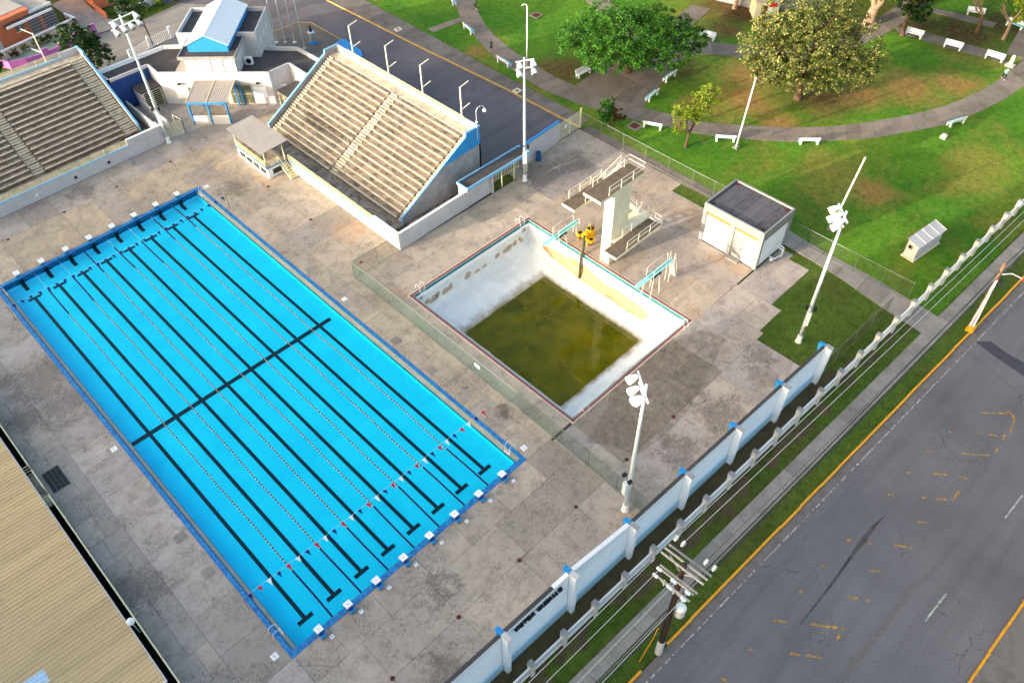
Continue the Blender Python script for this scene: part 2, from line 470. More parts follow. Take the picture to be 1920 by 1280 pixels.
    m['galv'] = paint("galvanised_steel", (184,194,198), 0.45, 0.1, 2, 0.25, metal=0.25)
    m['polesteel'] = paint("pale_painted_pole", (200,212,216), 0.45, 0.1, 0.9, 0.35, (0.25,0.25,0.24,1), streak=True)
    m['lampwhite'] = paint("white_floodlight_shell", (240,240,238), 0.4, 0.04, 2, 0.15)
    m['fencepost'] = paint("grey_fence_steel", (112,122,116), 0.5, 0.15, 3, 0.3, metal=0.3)
    m['benchw'] = paint("white_bench_concrete", (232,234,236), 0.7, 0.06, 1.5, 0.2)
    m['benchb'] = paint("faded_aqua_bench_paint", (138,206,218), 0.6, 0.2, 1.5, 0.3, (0.6,0.62,0.62,1))
    m['aqua'] = paint("aqua_diving_board", (150,214,208), 0.5, 0.08, 1.5, 0.2)
    m['pump'] = paint("yellow_pump_paint", (232,178,18), 0.45, 0.12, 4, 0.3)
    m['hose'] = paint("olive_rubber_hose", (66,72,44), 0.6, 0.2, 5, 0.2)
    m['rust'] = paint("rusty_iron", (96,44,32), 0.9, 0.3, 5, 0.4)
    m['wood'] = paint("creosoted_timber", (58,40,32), 0.9, 0.3, 3, 0.4, streak=True)
    m['woodgrey'] = paint("weathered_timber", (170,168,164), 0.9, 0.2, 3, 0.4)
    m['lightwood'] = paint("pale_brown_timber", (128,98,76), 0.9, 0.25, 2, 0.4, streak=True)
    m['bluebarrel'] = paint("blue_plastic", (26,84,140), 0.4, 0.1, 2, 0.1)
    m['orange'] = paint("terracotta_wall_paint", (196,112,76), 0.8, 0.1, 0.5, 0.25, streak=True)
    m['pink'] = paint("magenta_pink_wall_paint", (178,104,176), 0.7, 0.1, 0.8, 0.2)
    m['palegreen'] = paint("pale_green_paving", (140,158,140), 0.85, 0.2, 1.5, 0.5)
    m['tan_panel'] = paint("yellowed_vent_panel", (158,118,62), 0.7, 0.15, 2, 0.4)
    m['brown'] = paint("brown_door", (112,52,30), 0.6, 0.2, 2, 0.3)
    m['red'] = paint("red_fabric", (190,40,40), 0.7, 0.1, 3, 0.1)
    m['flagr'] = paint("red_flag_cloth", (206,34,44), 0.8, 0.05, 3, 0.0, bump=0)
    m['flagb'] = paint("navy_flag_cloth", (24,36,118), 0.8, 0.05, 3, 0.0, bump=0)
    m['flagw'] = paint("white_flag_cloth", (236,238,238), 0.8, 0.05, 3, 0.0, bump=0)
    def worn(nm, rgb, a0, a1, sc):
        n = NT(nm); v = n.pos()
        f = n.rng(n.noise(v, sc, 8, 0.78, 0.3), a0, a1)
        tr = n.n("ShaderNodeBsdfTransparent"); mx = n.n("ShaderNodeMixShader")
        n.l(f, mx.inputs[0]); n.l(tr.outputs[0], mx.inputs[1]); n.l(n.bsdf(lin(*rgb), 0.85, 0.25), mx.inputs[2])
        return n.done(mx.outputs[0])
    m['line'] = worn("white_road_paint", (196,195,192), 0.36, 0.56, 4.5)
    m['yline'] = worn("worn_amber_road_paint", (200,152,58), 0.38, 0.60, 4.0)
    m['skid'] = worn("rubber_skid_mark", (50,48,52), 0.30, 0.85, 0.9)
    m['damp'] = worn("damp_lichen_stain", (96,84,70), 0.36, 1.15, 1.6)
    m['seam'] = worn("tar_seam_grey", (128,124,122), 0.35, 0.8, 0.7)
    m['skin'] = paint("skin", (150,104,78), 0.6, 0.05, 5, 0.0, bump=0)
    m['hair'] = paint("black_hair", (24,20,18), 0.6, 0.1, 9, 0.0, bump=0)
    m['c_teal'] = paint("teal_cloth", (26,92,112), 0.85, 0.1, 6, 0.0)
    m['c_cyan'] = paint("light_cyan_cloth", (140,226,236), 0.85, 0.08, 6, 0.0)
    m['c_black'] = paint("black_cloth", (22,22,24), 0.85, 0.1, 6, 0.0)
    m['c_green'] = paint("green_cloth", (30,112,52), 0.85, 0.1, 6, 0.0)
    m['shoe'] = paint("pale_shoes", (190,190,190), 0.7, 0.1, 6, 0.0)
    # corrugated sheet for canopies is real geometry, colour only here
    # pool
    n = NT("pool_floor_paint"); v = n.pos()
    f = n.noise(v, 0.25, 6, 0.6, 0.5)
    col = n.mix(n.rng(f, 0.3, 0.7), lin(14,198,232), lin(40,212,240))
    s2 = n.noise(v, 1.3, 6, 0.7)
    col = n.mix(n.math('MULTIPLY', n.rng(s2, 0.64, 0.74), 0.22), col, lin(30,120,150))
    m['poolfloor'] = n.done(n.bsdf(col, 0.7, 0.2))
    m['laneline'] = paint("navy_lane_tiles", (6,10,36), 0.5, 0.2, 2, 0.1)
    def mosaic(nm, c1, c2, sc, worn):
        n = NT(nm); v = n.pos()
        vo = n.n("ShaderNodeTexVoronoi", distance='CHEBYCHEV'); vo.inputs["Scale"].default_value = sc
        vo.inputs["Randomness"].default_value = 0.0
        n.l(v, vo.inputs["Vector"])
        sep = n.n("ShaderNodeSeparateColor"); n.l(vo.outputs["Color"], sep.inputs[0])
        col = n.mix(sep.outputs[0], c1, c2)
        w = n.noise(v, 1.7, 6, 0.75)
        col = n.mix(n.rng(w, 0.69, 0.72), col, worn)
        return n.done(n.bsdf(col, 0.4, 0.5))
    m['mosaic'] = mosaic("blue_mosaic_tile", lin(12,92,160), lin(40,138,200), 7, lin(170,176,168))
    m['mosaicdark'] = mosaic("deep_blue_waterline_tile", lin(10,64,110), lin(18,92,140), 7, lin(16,70,110))
    m['guttergrey'] = paint("pool_gutter_cement", (150,158,150), 0.7, 0.15, 0.6, 0.5, (0.12,0.15,0.13,1))
    m['gutterblue'] = paint("pale_gutter_edge", (176,226,232), 0.5, 0.1, 1.2, 0.3)
    m['teal'] = mosaic("teal_gutter_tile", lin(40,110,116), lin(70,146,148), 5, lin(60,120,120))
    m['tealrim'] = paint("pale_mint_rim_tile", (166,222,212), 0.5, 0.1, 2, 0.2)
    m['maroon'] = paint("maroon_coping_tile", (136,72,68), 0.6, 0.2, 3, 0.3)
    m['rimstone'] = paint("pale_pool_rim", (214,200,180), 0.8, 0.15, 2, 0.5)
    # diving well plaster with algae below the water line and bare patches
    n = NT("diving_well_plaster"); v = n.pos()
    g_ = n.noise(v, 0.5, 7, 0.7, 0.4)
    col = n.mix(n.rng(g_, 0.35, 0.7), lin(230,232,230), lin(204,208,206))
    d2 = n.noise(v, 1.9, 8, 0.8, 0.6)
    col = n.mix(n.math('MULTIPLY', n.rng(d2, 0.60, 0.70), 0.5), col, lin(120,122,120))
    sepx = n.n("ShaderNodeSeparateXYZ"); n.l(v, sepx.inputs[0])
    zz = n.math('ADD', sepx.outputs[2], n.rng(n.noise(v, 0.9, 6, 0.7), 0, 1, -0.18, 0.18))
    col = n.mix(n.rng(zz, -3.62, -3.40, 1.0, 0.0), col, lin(112,92,30))
    m['plaster'] = n.done(n.bsdf(col, 0.75, 0.2, 0, n.bump(d2, 0.15, 0.02)))
    m['spall'] = paint("bare_orange_render", (198,164,122), 0.9, 0.3, 1.1, 0.75, (0.5,0.42,0.33,1), 0.5)
    m['spall2'] = paint("bare_grey_render", (178,160,136), 0.9, 0.16, 0.9, 0.3, (0.4,0.36,0.3,1), 0.4)
    # water of the swimming pool
    n = NT("clear_pool_water"); v = n.pos()
    tr = n.n("ShaderNodeBsdfTransparent"); tr.inputs[0].default_value = (0.46, 0.97, 1.0, 1)
    gl = n.n("ShaderNodeBsdfGlossy"); gl.inputs["Roughness"].default_value = 0.04
    nb = n.bump(n.noise(n.pos((1,1.6,1)), 1.3, 5, 0.6, 0.8), 0.22, 0.06)
    n.l(nb, gl.inputs["Normal"])
    fr = n.n("ShaderNodeFresnel"); fr.inputs[0].default_value = 1.28; n.l(nb, fr.inputs["Normal"])
    gb = n.n("ShaderNodeNewGeometry")
    mx = n.n("ShaderNodeMixShader"); n.l(n.math('MULTIPLY', fr.outputs[0], n.math('SUBTRACT', 1.0, gb.outputs["Backfacing"])), mx.inputs[0]); n.l(tr.outputs[0], mx.inputs[1]); n.l(gl.outputs[0], mx.inputs[2])
    m['water'] = n.done(mx.outputs[0])
    # stagnant green water
    n = NT("stagnant_green_water"); v = n.pos()
    f = n.noise(v, 0.16, 5, 0.6, 0.6)
    col = n.ramp(f, [(0.30, lin(66,74,10)), (0.5, lin(98,102,14)), (0.70, lin(136,126,20))])
    f2 = n.noise(v, 1.0, 8, 0.75, 0.5)
    col = n.mix(n.math('MULTIPLY', n.rng(f2, 0.5, 0.72), 0.6), col, lin(148,130,36))
    df = n.n("ShaderNodeBsdfDiffuse"); n.l(col, df.inputs[0])
    tr = n.n("ShaderNodeBsdfTransparent"); tr.inputs[0].default_value = (0.50, 0.47, 0.14, 1)
    m1 = n.n("ShaderNodeMixShader"); m1.inputs[0].default_value = 0.62
    n.l(tr.outputs[0], m1.inputs[1]); n.l(df.outputs[0], m1.inputs[2])
    gl = n.n("ShaderNodeBsdfGlossy"); gl.inputs["Roughness"].default_value = 0.015
    fr = n.n("ShaderNodeFresnel"); fr.inputs[0].default_value = 1.27
    gb = n.n("ShaderNodeNewGeometry"); m2 = n.n("ShaderNodeMixShader"); n.l(n.math('MULTIPLY', fr.outputs[0], n.math('SUBTRACT', 1.0, gb.outputs["Backfacing"])), m2.inputs[0]); n.l(m1.outputs[0], m2.inputs[1]); n.l(gl.outputs[0], m2.inputs[2])
    m['greenwater'] = n.done(m2.outputs[0])
    # chain-link cloth: diagonal wires with holes
    def chain(nm, rgb, half, extra):
        n = NT(nm); v = n.pos()
        sp = n.n("ShaderNodeSeparateXYZ"); n.l(v, sp.inputs[0])
        h = n.math('ADD', sp.outputs[0], sp.outputs[1])
        a = n.math('FRACT', n.math('MULTIPLY', n.math('ADD', h, sp.outputs[2]), 14.0))
        b = n.math('FRACT', n.math('MULTIPLY', n.math('SUBTRACT', h, sp.outputs[2]), 14.0))
        w = n.math('MAXIMUM', n.math('LESS_THAN', a, half), n.math('LESS_THAN', b, half))
        w = n.math('MAXIMUM', w, extra)
        tr = n.n("ShaderNodeBsdfTransparent")
        sh = n.bsdf(lin(*rgb), 0.6, 0.3)
        mx = n.n("ShaderNodeMixShader"); n.l(w, mx.inputs[0]); n.l(tr.outputs[0], mx.inputs[1]); n.l(sh, mx.inputs[2])
        return n.done(mx.outputs[0])
    m['chain_green'] = chain("green_chain_link", (58,86,76), 0.14, 0.12)
    m['chain'] = chain("grey_chain_link", (104,92,82), 0.055, 0.0)
    m['chain_brown'] = chain("vine_grown_chain_link", (96,66,42), 0.16, 0.12)
    # foliage
    def leafm(nm, cols, translucent=0.25):
        n = NT(nm); gi = n.n("ShaderNodeNewGeometry")
        st = [(i / max(1, len(cols) - 1), lin(*c_)) for i, c_ in enumerate(cols)]
        col = n.ramp(gi.outputs["Random Per Island"], st)
        v = n.pos()
        col = n.mix(0.6, col, n.mix(1.0, col, n.ramp(n.noise(v, 0.7, 4), [(0.3,(0.5,0.55,0.5)),(0.7,(1.4,1.35,1.2))]), 'MULTIPLY'))
        df = n.bsdf(col, 0.6, 0.25)
        tl = n.n("ShaderNodeBsdfTranslucent"); n.l(col, tl.inputs[0])
        mx = n.n("ShaderNodeMixShader"); mx.inputs[0].default_value = translucent
        n.l(df, mx.inputs[1]); n.l(tl.outputs[0], mx.inputs[2])
        return n.done(mx.outputs[0])
    m['leaf'] = leafm("mid_green_leaves", [(36,74,22),(50,100,28),(68,122,34),(88,140,42)])
    m['leafdark'] = leafm("dark_green_leaves", [(24,46,18),(34,62,24),(46,78,26),(58,88,30)])
    m['leafyellow'] = leafm("yellow_green_leaves", [(74,104,24),(104,132,30),(134,150,40),(150,160,60)])
    m['leafflower'] = leafm("blossoming_leaves", [(44,66,24),(58,84,28),(78,98,34),(104,112,48),(150,144,84),(186,174,122)], 0.15)
    m['leafred'] = leafm("reddish_dry_leaves", [(70,52,26),(92,62,30),(60,70,28)])
    m['bark'] = paint("brown_bark", (92,70,54), 0.95, 0.3, 3, 0.4, bump=0.8)
    m['barkpale'] = paint("pale_bark", (150,126,104), 0.95, 0.25, 3, 0.4, bump=0.8)
    m['glass'] = paint("dark_window_glass", (40,48,54), 0.15, 0.2, 2, 0.05, bump=0, spec=0.6)
    m['screenglass'] = paint("grey_louvre_glass", (110,118,120), 0.3, 0.2, 2, 0.2, spec=0.5)
    m['wire'] = paint("aluminium_wire", (190,192,192), 0.5, 0.05, 1, 0.05, metal=0.3, bump=0)
    m['cable'] = paint("black_cable", (44,48,52), 0.6, 0.1, 1, 0.05, bump=0)
    m['porcelain'] = paint("pale_porcelain", (206,222,224), 0.25, 0.05, 4, 0.1, spec=0.6)
    m['bronze'] = paint("dark_bronze", (34,32,32), 0.45, 0.2, 4, 0.1, metal=0.5)
mk()
# ================================================================== SETTING: ground, roads, lawns
def grid_sheet(xs, ys, holes, z):
    xs = sorted(set(xs)); ys = sorted(set(ys)); b = MB()
    idx = {}
    def vid(i, j):
        if (i, j) not in idx:
            idx[(i, j)] = len(b.v); b.v.append((xs[i], ys[j], z))
        return idx[(i, j)]
    for i in range(len(xs)-1):
        for j in range(len(ys)-1):
            cx = (xs[i]+xs[i+1])/2; cy = (ys[j]+ys[j+1])/2
            if any(h[0] < cx < h[1] and h[2] < cy < h[3] for h in holes): continue
            b.f.append((vid(i,j), vid(i+1,j), vid(i+1,j+1), vid(i,j+1)))
    return b
PW, PL = 22.52, 51.0                       # outer size of the long pool
DX0, DX1, DY0, DY1 = 27.72, 44.25, -0.25, 21.2
HOLES = [(0.02, PW-0.02, 0.02, PL-0.02), (DX0+0.02, DX1-0.02, DY0+0.02, DY1-0.02), (-8.6, -6.12, -3.0, 58.0)]
gx = [-500, 700] + [h[i] for h in HOLES for i in (0, 1)]
gy = [-400, 800] + [h[i] for h in HOLES for i in (2, 3)]
ground = struct(grid_sheet(gx, gy, HOLES, -0.14).build("ground", MAT['grass2'], fix=False))

def sy_(y0, x0, k):
    return lambda x: y0 + k * (x - x0)
Y_WALL = sy_(-10.50, 9.6, -0.0366)        # street face of the blue wall
Y_BAL = sy_(-12.06, 10.7, -0.0386)
Y_SWL = sy_(-14.20, 12.0, -0.0368)
Y_SWR = sy_(-15.57, 13.3, -0.0392)
Y_KERB = sy_(-17.10, 14.87, -0.0424)
Y_EDGE = sy_(-17.90, 17.8, -0.0455)
Y_DASH = sy_(-28.74, 32.48, -0.0405)
Y_OPP = sy_(-32.59, 30.36, -0.034)
def band(fa, fb, x0, x1, z, name, mat, n=1):
    b = MB()
    return b.sheet([(x0, fa(x0)), (x1, fa(x1)), (x1, fb(x1)), (x0, fb(x0))], z).build(name, mat, fix=False)
road = struct(band(Y_OPP, Y_KERB, -250, 420, -0.118, "road", MAT['road']))
verge = struct(band(lambda x: Y_SWL(x), lambda x: Y_WALL(x), -120, 420, -0.05, "verge", MAT['grass2']))
verge2 = struct(band(lambda x: Y_KERB(x)+0.1, lambda x: Y_SWR(x), -120, 420, -0.046, "verge", MAT['grass2']))
b = MB().sheet([(-120, Y_WALL(-120)+0.1), (48, Y_WALL(48)+0.12), (48, Y_WALL(48)-1.5), (-120, Y_WALL(-120)-1.5)], -0.044)
soil = struct(b.build("soil_strip", MAT['dirt'], fix=False))
# bare worn soil under the wall spreads unevenly towards the verge
b = MB()
random.seed(5)
for k in range(70):
    x = random.uniform(6, 60); y = Y_WALL(x) - random.uniform(1.2, 2.9); r = random.uniform(0.2, 0.75)
    n = 9; b.sheet([(x + r*random.uniform(.5,1.3)*math.cos(2*math.pi*i/n)*1.6, y + r*random.uniform(.5,1.2)*math.sin(2*math.pi*i/n)) for i in range(n)], -0.040 + k*0.00003)
stuff(b.build("worn_soil_patches", MAT['dirt'], fix=False))

# pavement of the street, laid in slabs
sw = thing("sidewalk", "", ""); del sw['label']; del sw['category']; sw['kind'] = 'structure'
pave = []
x = -14.0
random.seed(3)
i = 0
while x < 130:
    w = 1.52
    x1 = x + w
    b = MB().prism([(x+0.012, Y_SWL(x)), (x1-0.012, Y_SWL(x1)), (x1-0.012, Y_SWR(x1)), (x+0.012, Y_SWR(x))], -0.10, 0.0 + random.uniform(-.008,.008))
    b.build("pavement_slab", MAT['sidewalk'], sw)
    x = x1; i += 1
# kerb stones, painted yellow
kb = thing("kerb", "", ""); del kb['label']; del kb['category']; kb['kind'] = 'structure'
def kerb_run(f, x0, x1, step, w, z1, mat, name="kerb_stone", parent=kb, skip=()):
    x = x0
    while x < x1:
        xe = min(x + step, x1)
        jit = random.uniform(-.03, .03)
        if not any(a < (x+xe)/2 < c_ for a, c_ in skip):
            b = MB().prism([(x+.01, f(x)+jit), (xe-.01, f(xe)+jit), (xe-.01, f(xe)+w+jit), (x+.01, f(x)+w+jit)], -0.13, z1 + random.uniform(-.015,.015))
            b.build(name, mat, parent)
        x = xe
kerb_run(Y_KERB, -10, 120, 2.6, 0.17, 0.04, MAT['kerb'], skip=((15.8, 18.4),))
kerb_run(lambda x: Y_OPP(x)-0.17, 10, 90, 2.6, 0.17, 0.04, MAT['kerb'])
struct(band(lambda x: Y_KERB(x)-0.62, Y_KERB, -120, 300, -0.112, "gutter", MAT['gutter']))
struct(band(lambda x: Y_OPP(x)-14, lambda x: Y_OPP(x)-0.15, -120, 300, 0.0, "pavement", MAT['darkwalk']))

# road paint
mk_ = lambda nm, poly, mat, z=-0.110: MB().sheet(poly, z).build(nm, mat, road, fix=False)
x = -6.0
random.seed(21)
while x < 100:
    L = random.uniform(0.12, 0.7)
    w = random.uniform(0.05, 0.12)
    yy = lambda q: Y_EDGE(q)
    mk_("edge_line", [(x, yy(x)-w/2), (x+L*.5, yy(x+L*.5)-w/2*random.uniform(.5,1)), (x+L, yy(x+L)-w/2), (x+L, yy(x+L)+w/2), (x+L*.4, yy(x+L*.4)+w/2*random.uniform(.4,1)), (x, yy(x)+w/2)], MAT['line'], -0.106)
    x += L + random.uniform(0.04, 0.35)
for x0 in (8.9, 20.7, 32.48, 44.2, 55.9, 67.7, 79.4):
    x1 = x0 + 2.85
    mk_("lane_dash", [(x0, Y_DASH(x0)-.055), (x1, Y_DASH(x1)-.055), (x1, Y_DASH(x1)+.055), (x0, Y_DASH(x0)+.055)], MAT['line'])
AMBER = [((1853,773),(1880,775)),((1880,776),(1892,772)),((1893,770),(1903,785)),((1903,785),(1899,797)),((1898,800),(1893,812)),((1840,773),(1851,774)),
         ((1885,815),(1880,824)),((1855,814),(1872,817)),((1834,811),(1843,813)),((1778,808),(1784,811)),((1805,850),(1830,852)),((1830,853),(1855,853)),((1870,840),(1866,848)),
         ((1736,846),(1750,847)),((1700,886),(1711,886)),((1750,888),(1778,889)),((1795,893),(1812,896)),((1663,926),(1676,929)),((1727,932),(1738,932)),((1755,935),(1775,936)),((1799,920),(1784,938)),
         ((1627,967),(1634,968)),((1588,1013),(1596,1012)),((1626,1018),(1634,1020)),((1677,1022),(1700,1024)),((1707,1029),(1711,1024)),((1720,978),(1738,980)),((1541,1061),(1548,1063)),((1629,1069),(1652,1071)),
         ((1499,1111),(1505,1107)),((1590,1120),(1608,1122)),((1625,1125),(1630,1126)),((1449,1163),(1476,1166)),((1519,1169),(1545,1173)),((1546,1173),(1572,1176)),((1578,1177),(1586,1179)),((1576,1187),(1569,1199)),
         ((1482,1224),(1500,1227)),((1512,1228),(1540,1232)),((1405,1216),(1412,1218)),((1352,1272),(1364,1275))]
random.seed(8)
for (a, c_) in AMBER:
    p0 = at(*a, -0.118); p1 = at(*c_, -0.118)
    dv = (p1 - p0); L = max(dv.length, 0.25); dn = dv.normalized(); sn = Vector((-dn.y, dn.x, 0)); m_ = 5
    up = []; dn_ = []
    for k in range(m_ + 1):
        q = p0 + dn * (L * k / m_)
        up.append(q + sn * random.uniform(.03, .12)); dn_.append(q - sn * random.uniform(.03, .12))
    mk_("amber_marking", [(q.x, q.y) for q in dn_ + up[::-1]], MAT['yline'])
mk_("asphalt_patch", [tuple(at(u, v, -.118)[:2]) for u, v in ((1828,640),(1858,640),(1888,662),(1940,690),(1990,725),(1960,740),(1915,702),(1865,668))], MAT['patch'], -0.113)
mk_("skid_mark", [tuple(at(u, v, -.118)[:2]) for u, v in ((1661,965),(1644,985),(1622,1018),(1600,1042),(1560,1098),(1500,1172),(1497,1172),(1556,1095),(1594,1040),(1612,1012),(1636,984))], MAT['skid'], -0.107)
mk_("tar_seam", [tuple(at(u, v, -.118)[:2]) for u, v in ((1812,985),(1790,1010),(1745,1065),(1700,1105),(1660,1160),(1590,1250),(1560,1290),(1575,1290),(1605,1250),(1675,1160),(1712,1110),(1757,1068),(1800,1015),(1825,985))], MAT['seam'], -0.1135)

# lawn of the park and the streets behind
lawn = struct(MB().sheet([(60.25, -16.0), (62.4, -15.9), (420, -29), (420, 420), (61.5, 420), (62.7, 73), (62.3, 33), (60.3, 28.4)], -0.03).build("lawn", MAT['grass'], fix=False))
st = struct(MB().sheet([(41, 28.2), (60.6, 28.2), (60.6, 31), (60.3, 40), (59.6, 60), (59.3, 78), (58.6, 300), (20, 300), (36, 100), (43.5, 92), (44, 80), (41, 70)], -0.118).build("street", MAT['street'], fix=False))
br = struct(MB().sheet([(-120, 74), (45.5, 74), (46.5, 80), (46, 89), (43.5, 92.5), (36.5, 91.6), (30.4, 92.4), (27, 91.4), (22.5, 90.3), (18.2, 91.2), (-120, 99)], -0.112).build("back_road", MAT['backroad'], fix=False))
# kerb and pavement along the park side of the back street
def lerp(a, b_, t): return a + (b_ - a) * t
KP = [(60.5, 28.6), (60.35, 31), (60.3, 40), (59.5, 59.7), (59.1, 77), (58.5, 110), (58, 160)]
SP = [(62.3, 28.6), (62.3, 32.7), (62.25, 41.8), (62.6, 60), (62.9, 77), (63.0, 110), (63, 160)]
def resample(P, n):
    P = [Vector((q[0], q[1], 0)) for q in P]
    L = [0]
    for i in range(len(P)-1): L.append(L[-1] + (P[i+1]-P[i]).length)
    out = []
    for k in range(n+1):
        s_ = L[-1]*k/n
        for i in range(len(P)-1):
            if s_ <= L[i+1] + 1e-9:
                t = (s_-L[i])/max(1e-9, L[i+1]-L[i]); out.append(P[i].lerp(P[i+1], t)); break
    return out
def strip(parent, A, B, n, z0, z1, name, mat, gap=0.012):
    a = resample(A, n); b_ = resample(B, n)
    for k in range(n):
        d0 = (a[k+1]-a[k]).normalized()*gap; d1 = (b_[k+1]-b_[k]).normalized()*gap
        MB().prism([(a[k]+d0)[:2], (a[k+1]-d0)[:2], (b_[k+1]-d1)[:2], (b_[k]+d1)[:2]], z0, z1 + random.uniform(-.008,.008)).build(name, mat, parent)
def setting(name):
    o = thing(name, "", ""); del o['label']; del o['category']; o['kind'] = 'structure'; return o
pv = setting("pavement")
strip(pv, KP, SP, 44, -0.10, 0.005, "pavement_slab", MAT['darkwalk'])
KP2 = [(q[0]-0.2, q[1]) for q in KP]
strip(pv, KP2, [(q[0]-0.01, q[1]) for q in KP], 44, -0.13, 0.03, "kerb_stone", MAT['kerb_old'])

# paths of the park (edges read off the photograph, on the ground)
pp = setting("path")
A = atl([(838,-30),(845,0),(855,12),(865,37),(900,80),(932,112),(965,133),(1000,158),(1025,171),(1080,193),(1142,213),(1201,228),(1267,240),(1299,249),(1336,254),(1388,260),(1480,266),(1549,264),(1640,259),(1709,246),(1766,236),(1824,215),(1881,188),(1920,162),(1960,130),(2010,80)])
B = atl([(885,-30),(890,0),(895,20),(912,50),(930,69),(950,87),(972,103),(1000,120),(1040,144),(1076,160),(1116,173),(1152,188),(1207,202),(1255,214),(1311,228),(1351,232),(1434,237),(1480,239),(1549,238),(1640,227),(1709,215),(1778,197),(1847,167),(1890,137),(1920,110),(1960,60)])
strip(pp, A, B, 64, -0.09, 0.0, "path_slab", MAT['parkpath'], 0.015)
def path2(A, B, n, mat='parkpath', z=0.004):
    q = setting("path"); strip(q, atl(A), atl(B), n, -0.09, z, "path_slab", MAT[mat], 0.015)
path2([(802,54),(862,33)], [(812,61),(868,40)], 4)
path2([(1078,160),(1112,138),(1160,105),(1215,70)], [(1150,188),(1178,165),(1210,140),(1245,105)], 5)
path2([(1152,188),(1205,202)], [(1178,165),(1243,153)], 2, 'darkwalk', 0.006)
path2([(1178,165),(1210,140),(1245,106)], [(1243,153),(1269,124),(1290,104)], 3, 'darkwalk', 0.006)
path2([(1080,-20),(1097,0),(1116,17),(1165,60),(1215,90)], [(1128,-20),(1141,0),(1169,23),(1215,60),(1240,75)], 5, z=0.007)
path2([(1225,78),(1271,30),(1297,9)], [(1250,95),(1294,52),(1333,17)], 4, z=0.010)
path2([(1240,72),(1321,77),(1388,85),(1450,90),(1560,80),(1617,51)], [(1245,102),(1324,101),(1390,108),(1460,112),(1570,104),(1635,76)], 9, z=0.008)
path2([(1617,51),(1650,33),(1690,5),(1710,-15)], [(1635,76),(1677,55),(1720,25),(1745,0)], 4, z=0.012)
path2([(1677,50),(1740,62),(1811,83),(1860,96),(1886,100)], [(1685,62),(1722,72),(1800,97),(1847,108),(1888,120)], 6, 'darkwalk', 0.013)
path2([(1750,15),(1800,26),(1870,44)], [(1744,22),(1795,36),(1861,52)], 4, 'darkwalk', 0.013)
path2([(1886,100),(1906,65),(1925,35)], [(1922,112),(1945,75),(1970,45)], 3, 'parkpath', 0.015)
# service path between the fence and the street
q = setting("path")
strip(q, [(59.95, 27.8), (60.0, 9.4)], [(61.3, 27.8), (61.3, 9.4)], 8, -0.09, 0.004, "path_slab", MAT['darkwalk'], 0.02)
strip(q, [(59.2, 1.0), (58.9, -5.5), (58.0, -11), (57.4, -16.2)], [(61.4, 1.0), (60.95, -3.5), (61.0, -9.2), (60.35, -16.1)], 7, -0.09, 0.006, "path_slab", MAT['sidewalk'], 0.02)
strip(q, [(59.4, 9.3), (59.3, 1.1)], [(61.3, 9.3), (61.4, 1.1)], 3, -0.09, 0.005, "path_slab", MAT['darkwalk'], 0.02)
# grass inside the fence
struct(MB().sheet([(58.8,-.3),(59.1,-5.5),(58.0,-11.0),(57.7,-12.3),(46.2,-12.2),(46.2,-5.6),(51,-4.0),(57.5,-0.3)], -0.035).build("lawn", MAT['grass2'], fix=False))
struct(MB().sheet([(58.2,13.1),(59.95,13.1),(59.95,8.6),(58.2,8.6)], -0.035).build("lawn", MAT['grass2'], fix=False))

# ================================================================== POOL DECK laid in concrete slabs
HD = [h for h in HOLES]
deck = struct(grid_sheet([-6.1, 60.0] + [h[i] for h in HD for i in (0,1)], [-10.4, 72] + [h[i] for h in HD for i in (2,3)],
        HD + [(47.5, 61, -12, -0.6), (47, 61, 28.4, 80)], -0.115).build("pool_deck", MAT['joint'], fix=False))
CUBE = MB().box(-.5,.5,-.5,.5,-1,0).mesh("slab", MAT['deck'])
random.seed(42)
def zc(x, y):
    if x < -3.4: c = (154,147,141) if y < 40 else (158,152,147)
    elif x < 0: c = (182,172,166) if y < 28 else (170,163,158)
    elif y > 57: c = (178,168,160)
    elif y > 51: c = (190,172,146)
    elif x < 27.8 and y > 0: c = (186,172,152)
    elif y > 26: c = (180,166,148)
    elif y < -5.8 and x < 27: c = (180,168,158)
    elif y < 0 and x < 27: c = (184,170,156)
    elif y < 0 and x < 41: c = (150,136,118) if y > -5.8 else (176,164,156)
    elif y < 0: c = (176,164,154)
    elif x > 47 and y > 20: c = (148,140,136)
    elif y > 21: c = (180,166,147)
    else: c = (180,160,140)
    k = random.uniform(0.92, 1.07)
    t = random.random()
    if t < 0.10: c = tuple(lerp(a, b_, .45) for a, b_ in zip(c, (128,120,110)))
    elif t < 0.22: c = tuple(lerp(a, b_, .45) for a, b_ in zip(c, (204,186,164)))
    elif t < 0.34: c = tuple(lerp(a, b_, .45) for a, b_ in zip(c, (164,156,156)))
    return scale_c(lin(*c), k)
NSLAB = [0]
def slab(x0, x1, y0, y1, g=0.010, col=None, z=0.0):
    if x1 - x0 < 0.3 or y1 - y0 < 0.3: return
    o = inst("slab", CUBE, deck, ((x0+x1)/2, (y0+y1)/2, random.uniform(-.006,.006) + z), (x1-x0-2*g, y1-y0-2*g, 0.1))
    o.color = col if col else zc((x0+x1)/2, (y0+y1)/2)
    NSLAB[0] += 1
def slabs(xs, ys):
    for i in range(len(xs)-1):
        for j in range(len(ys)-1): slab(xs[i], xs[i+1], ys[j], ys[j+1])
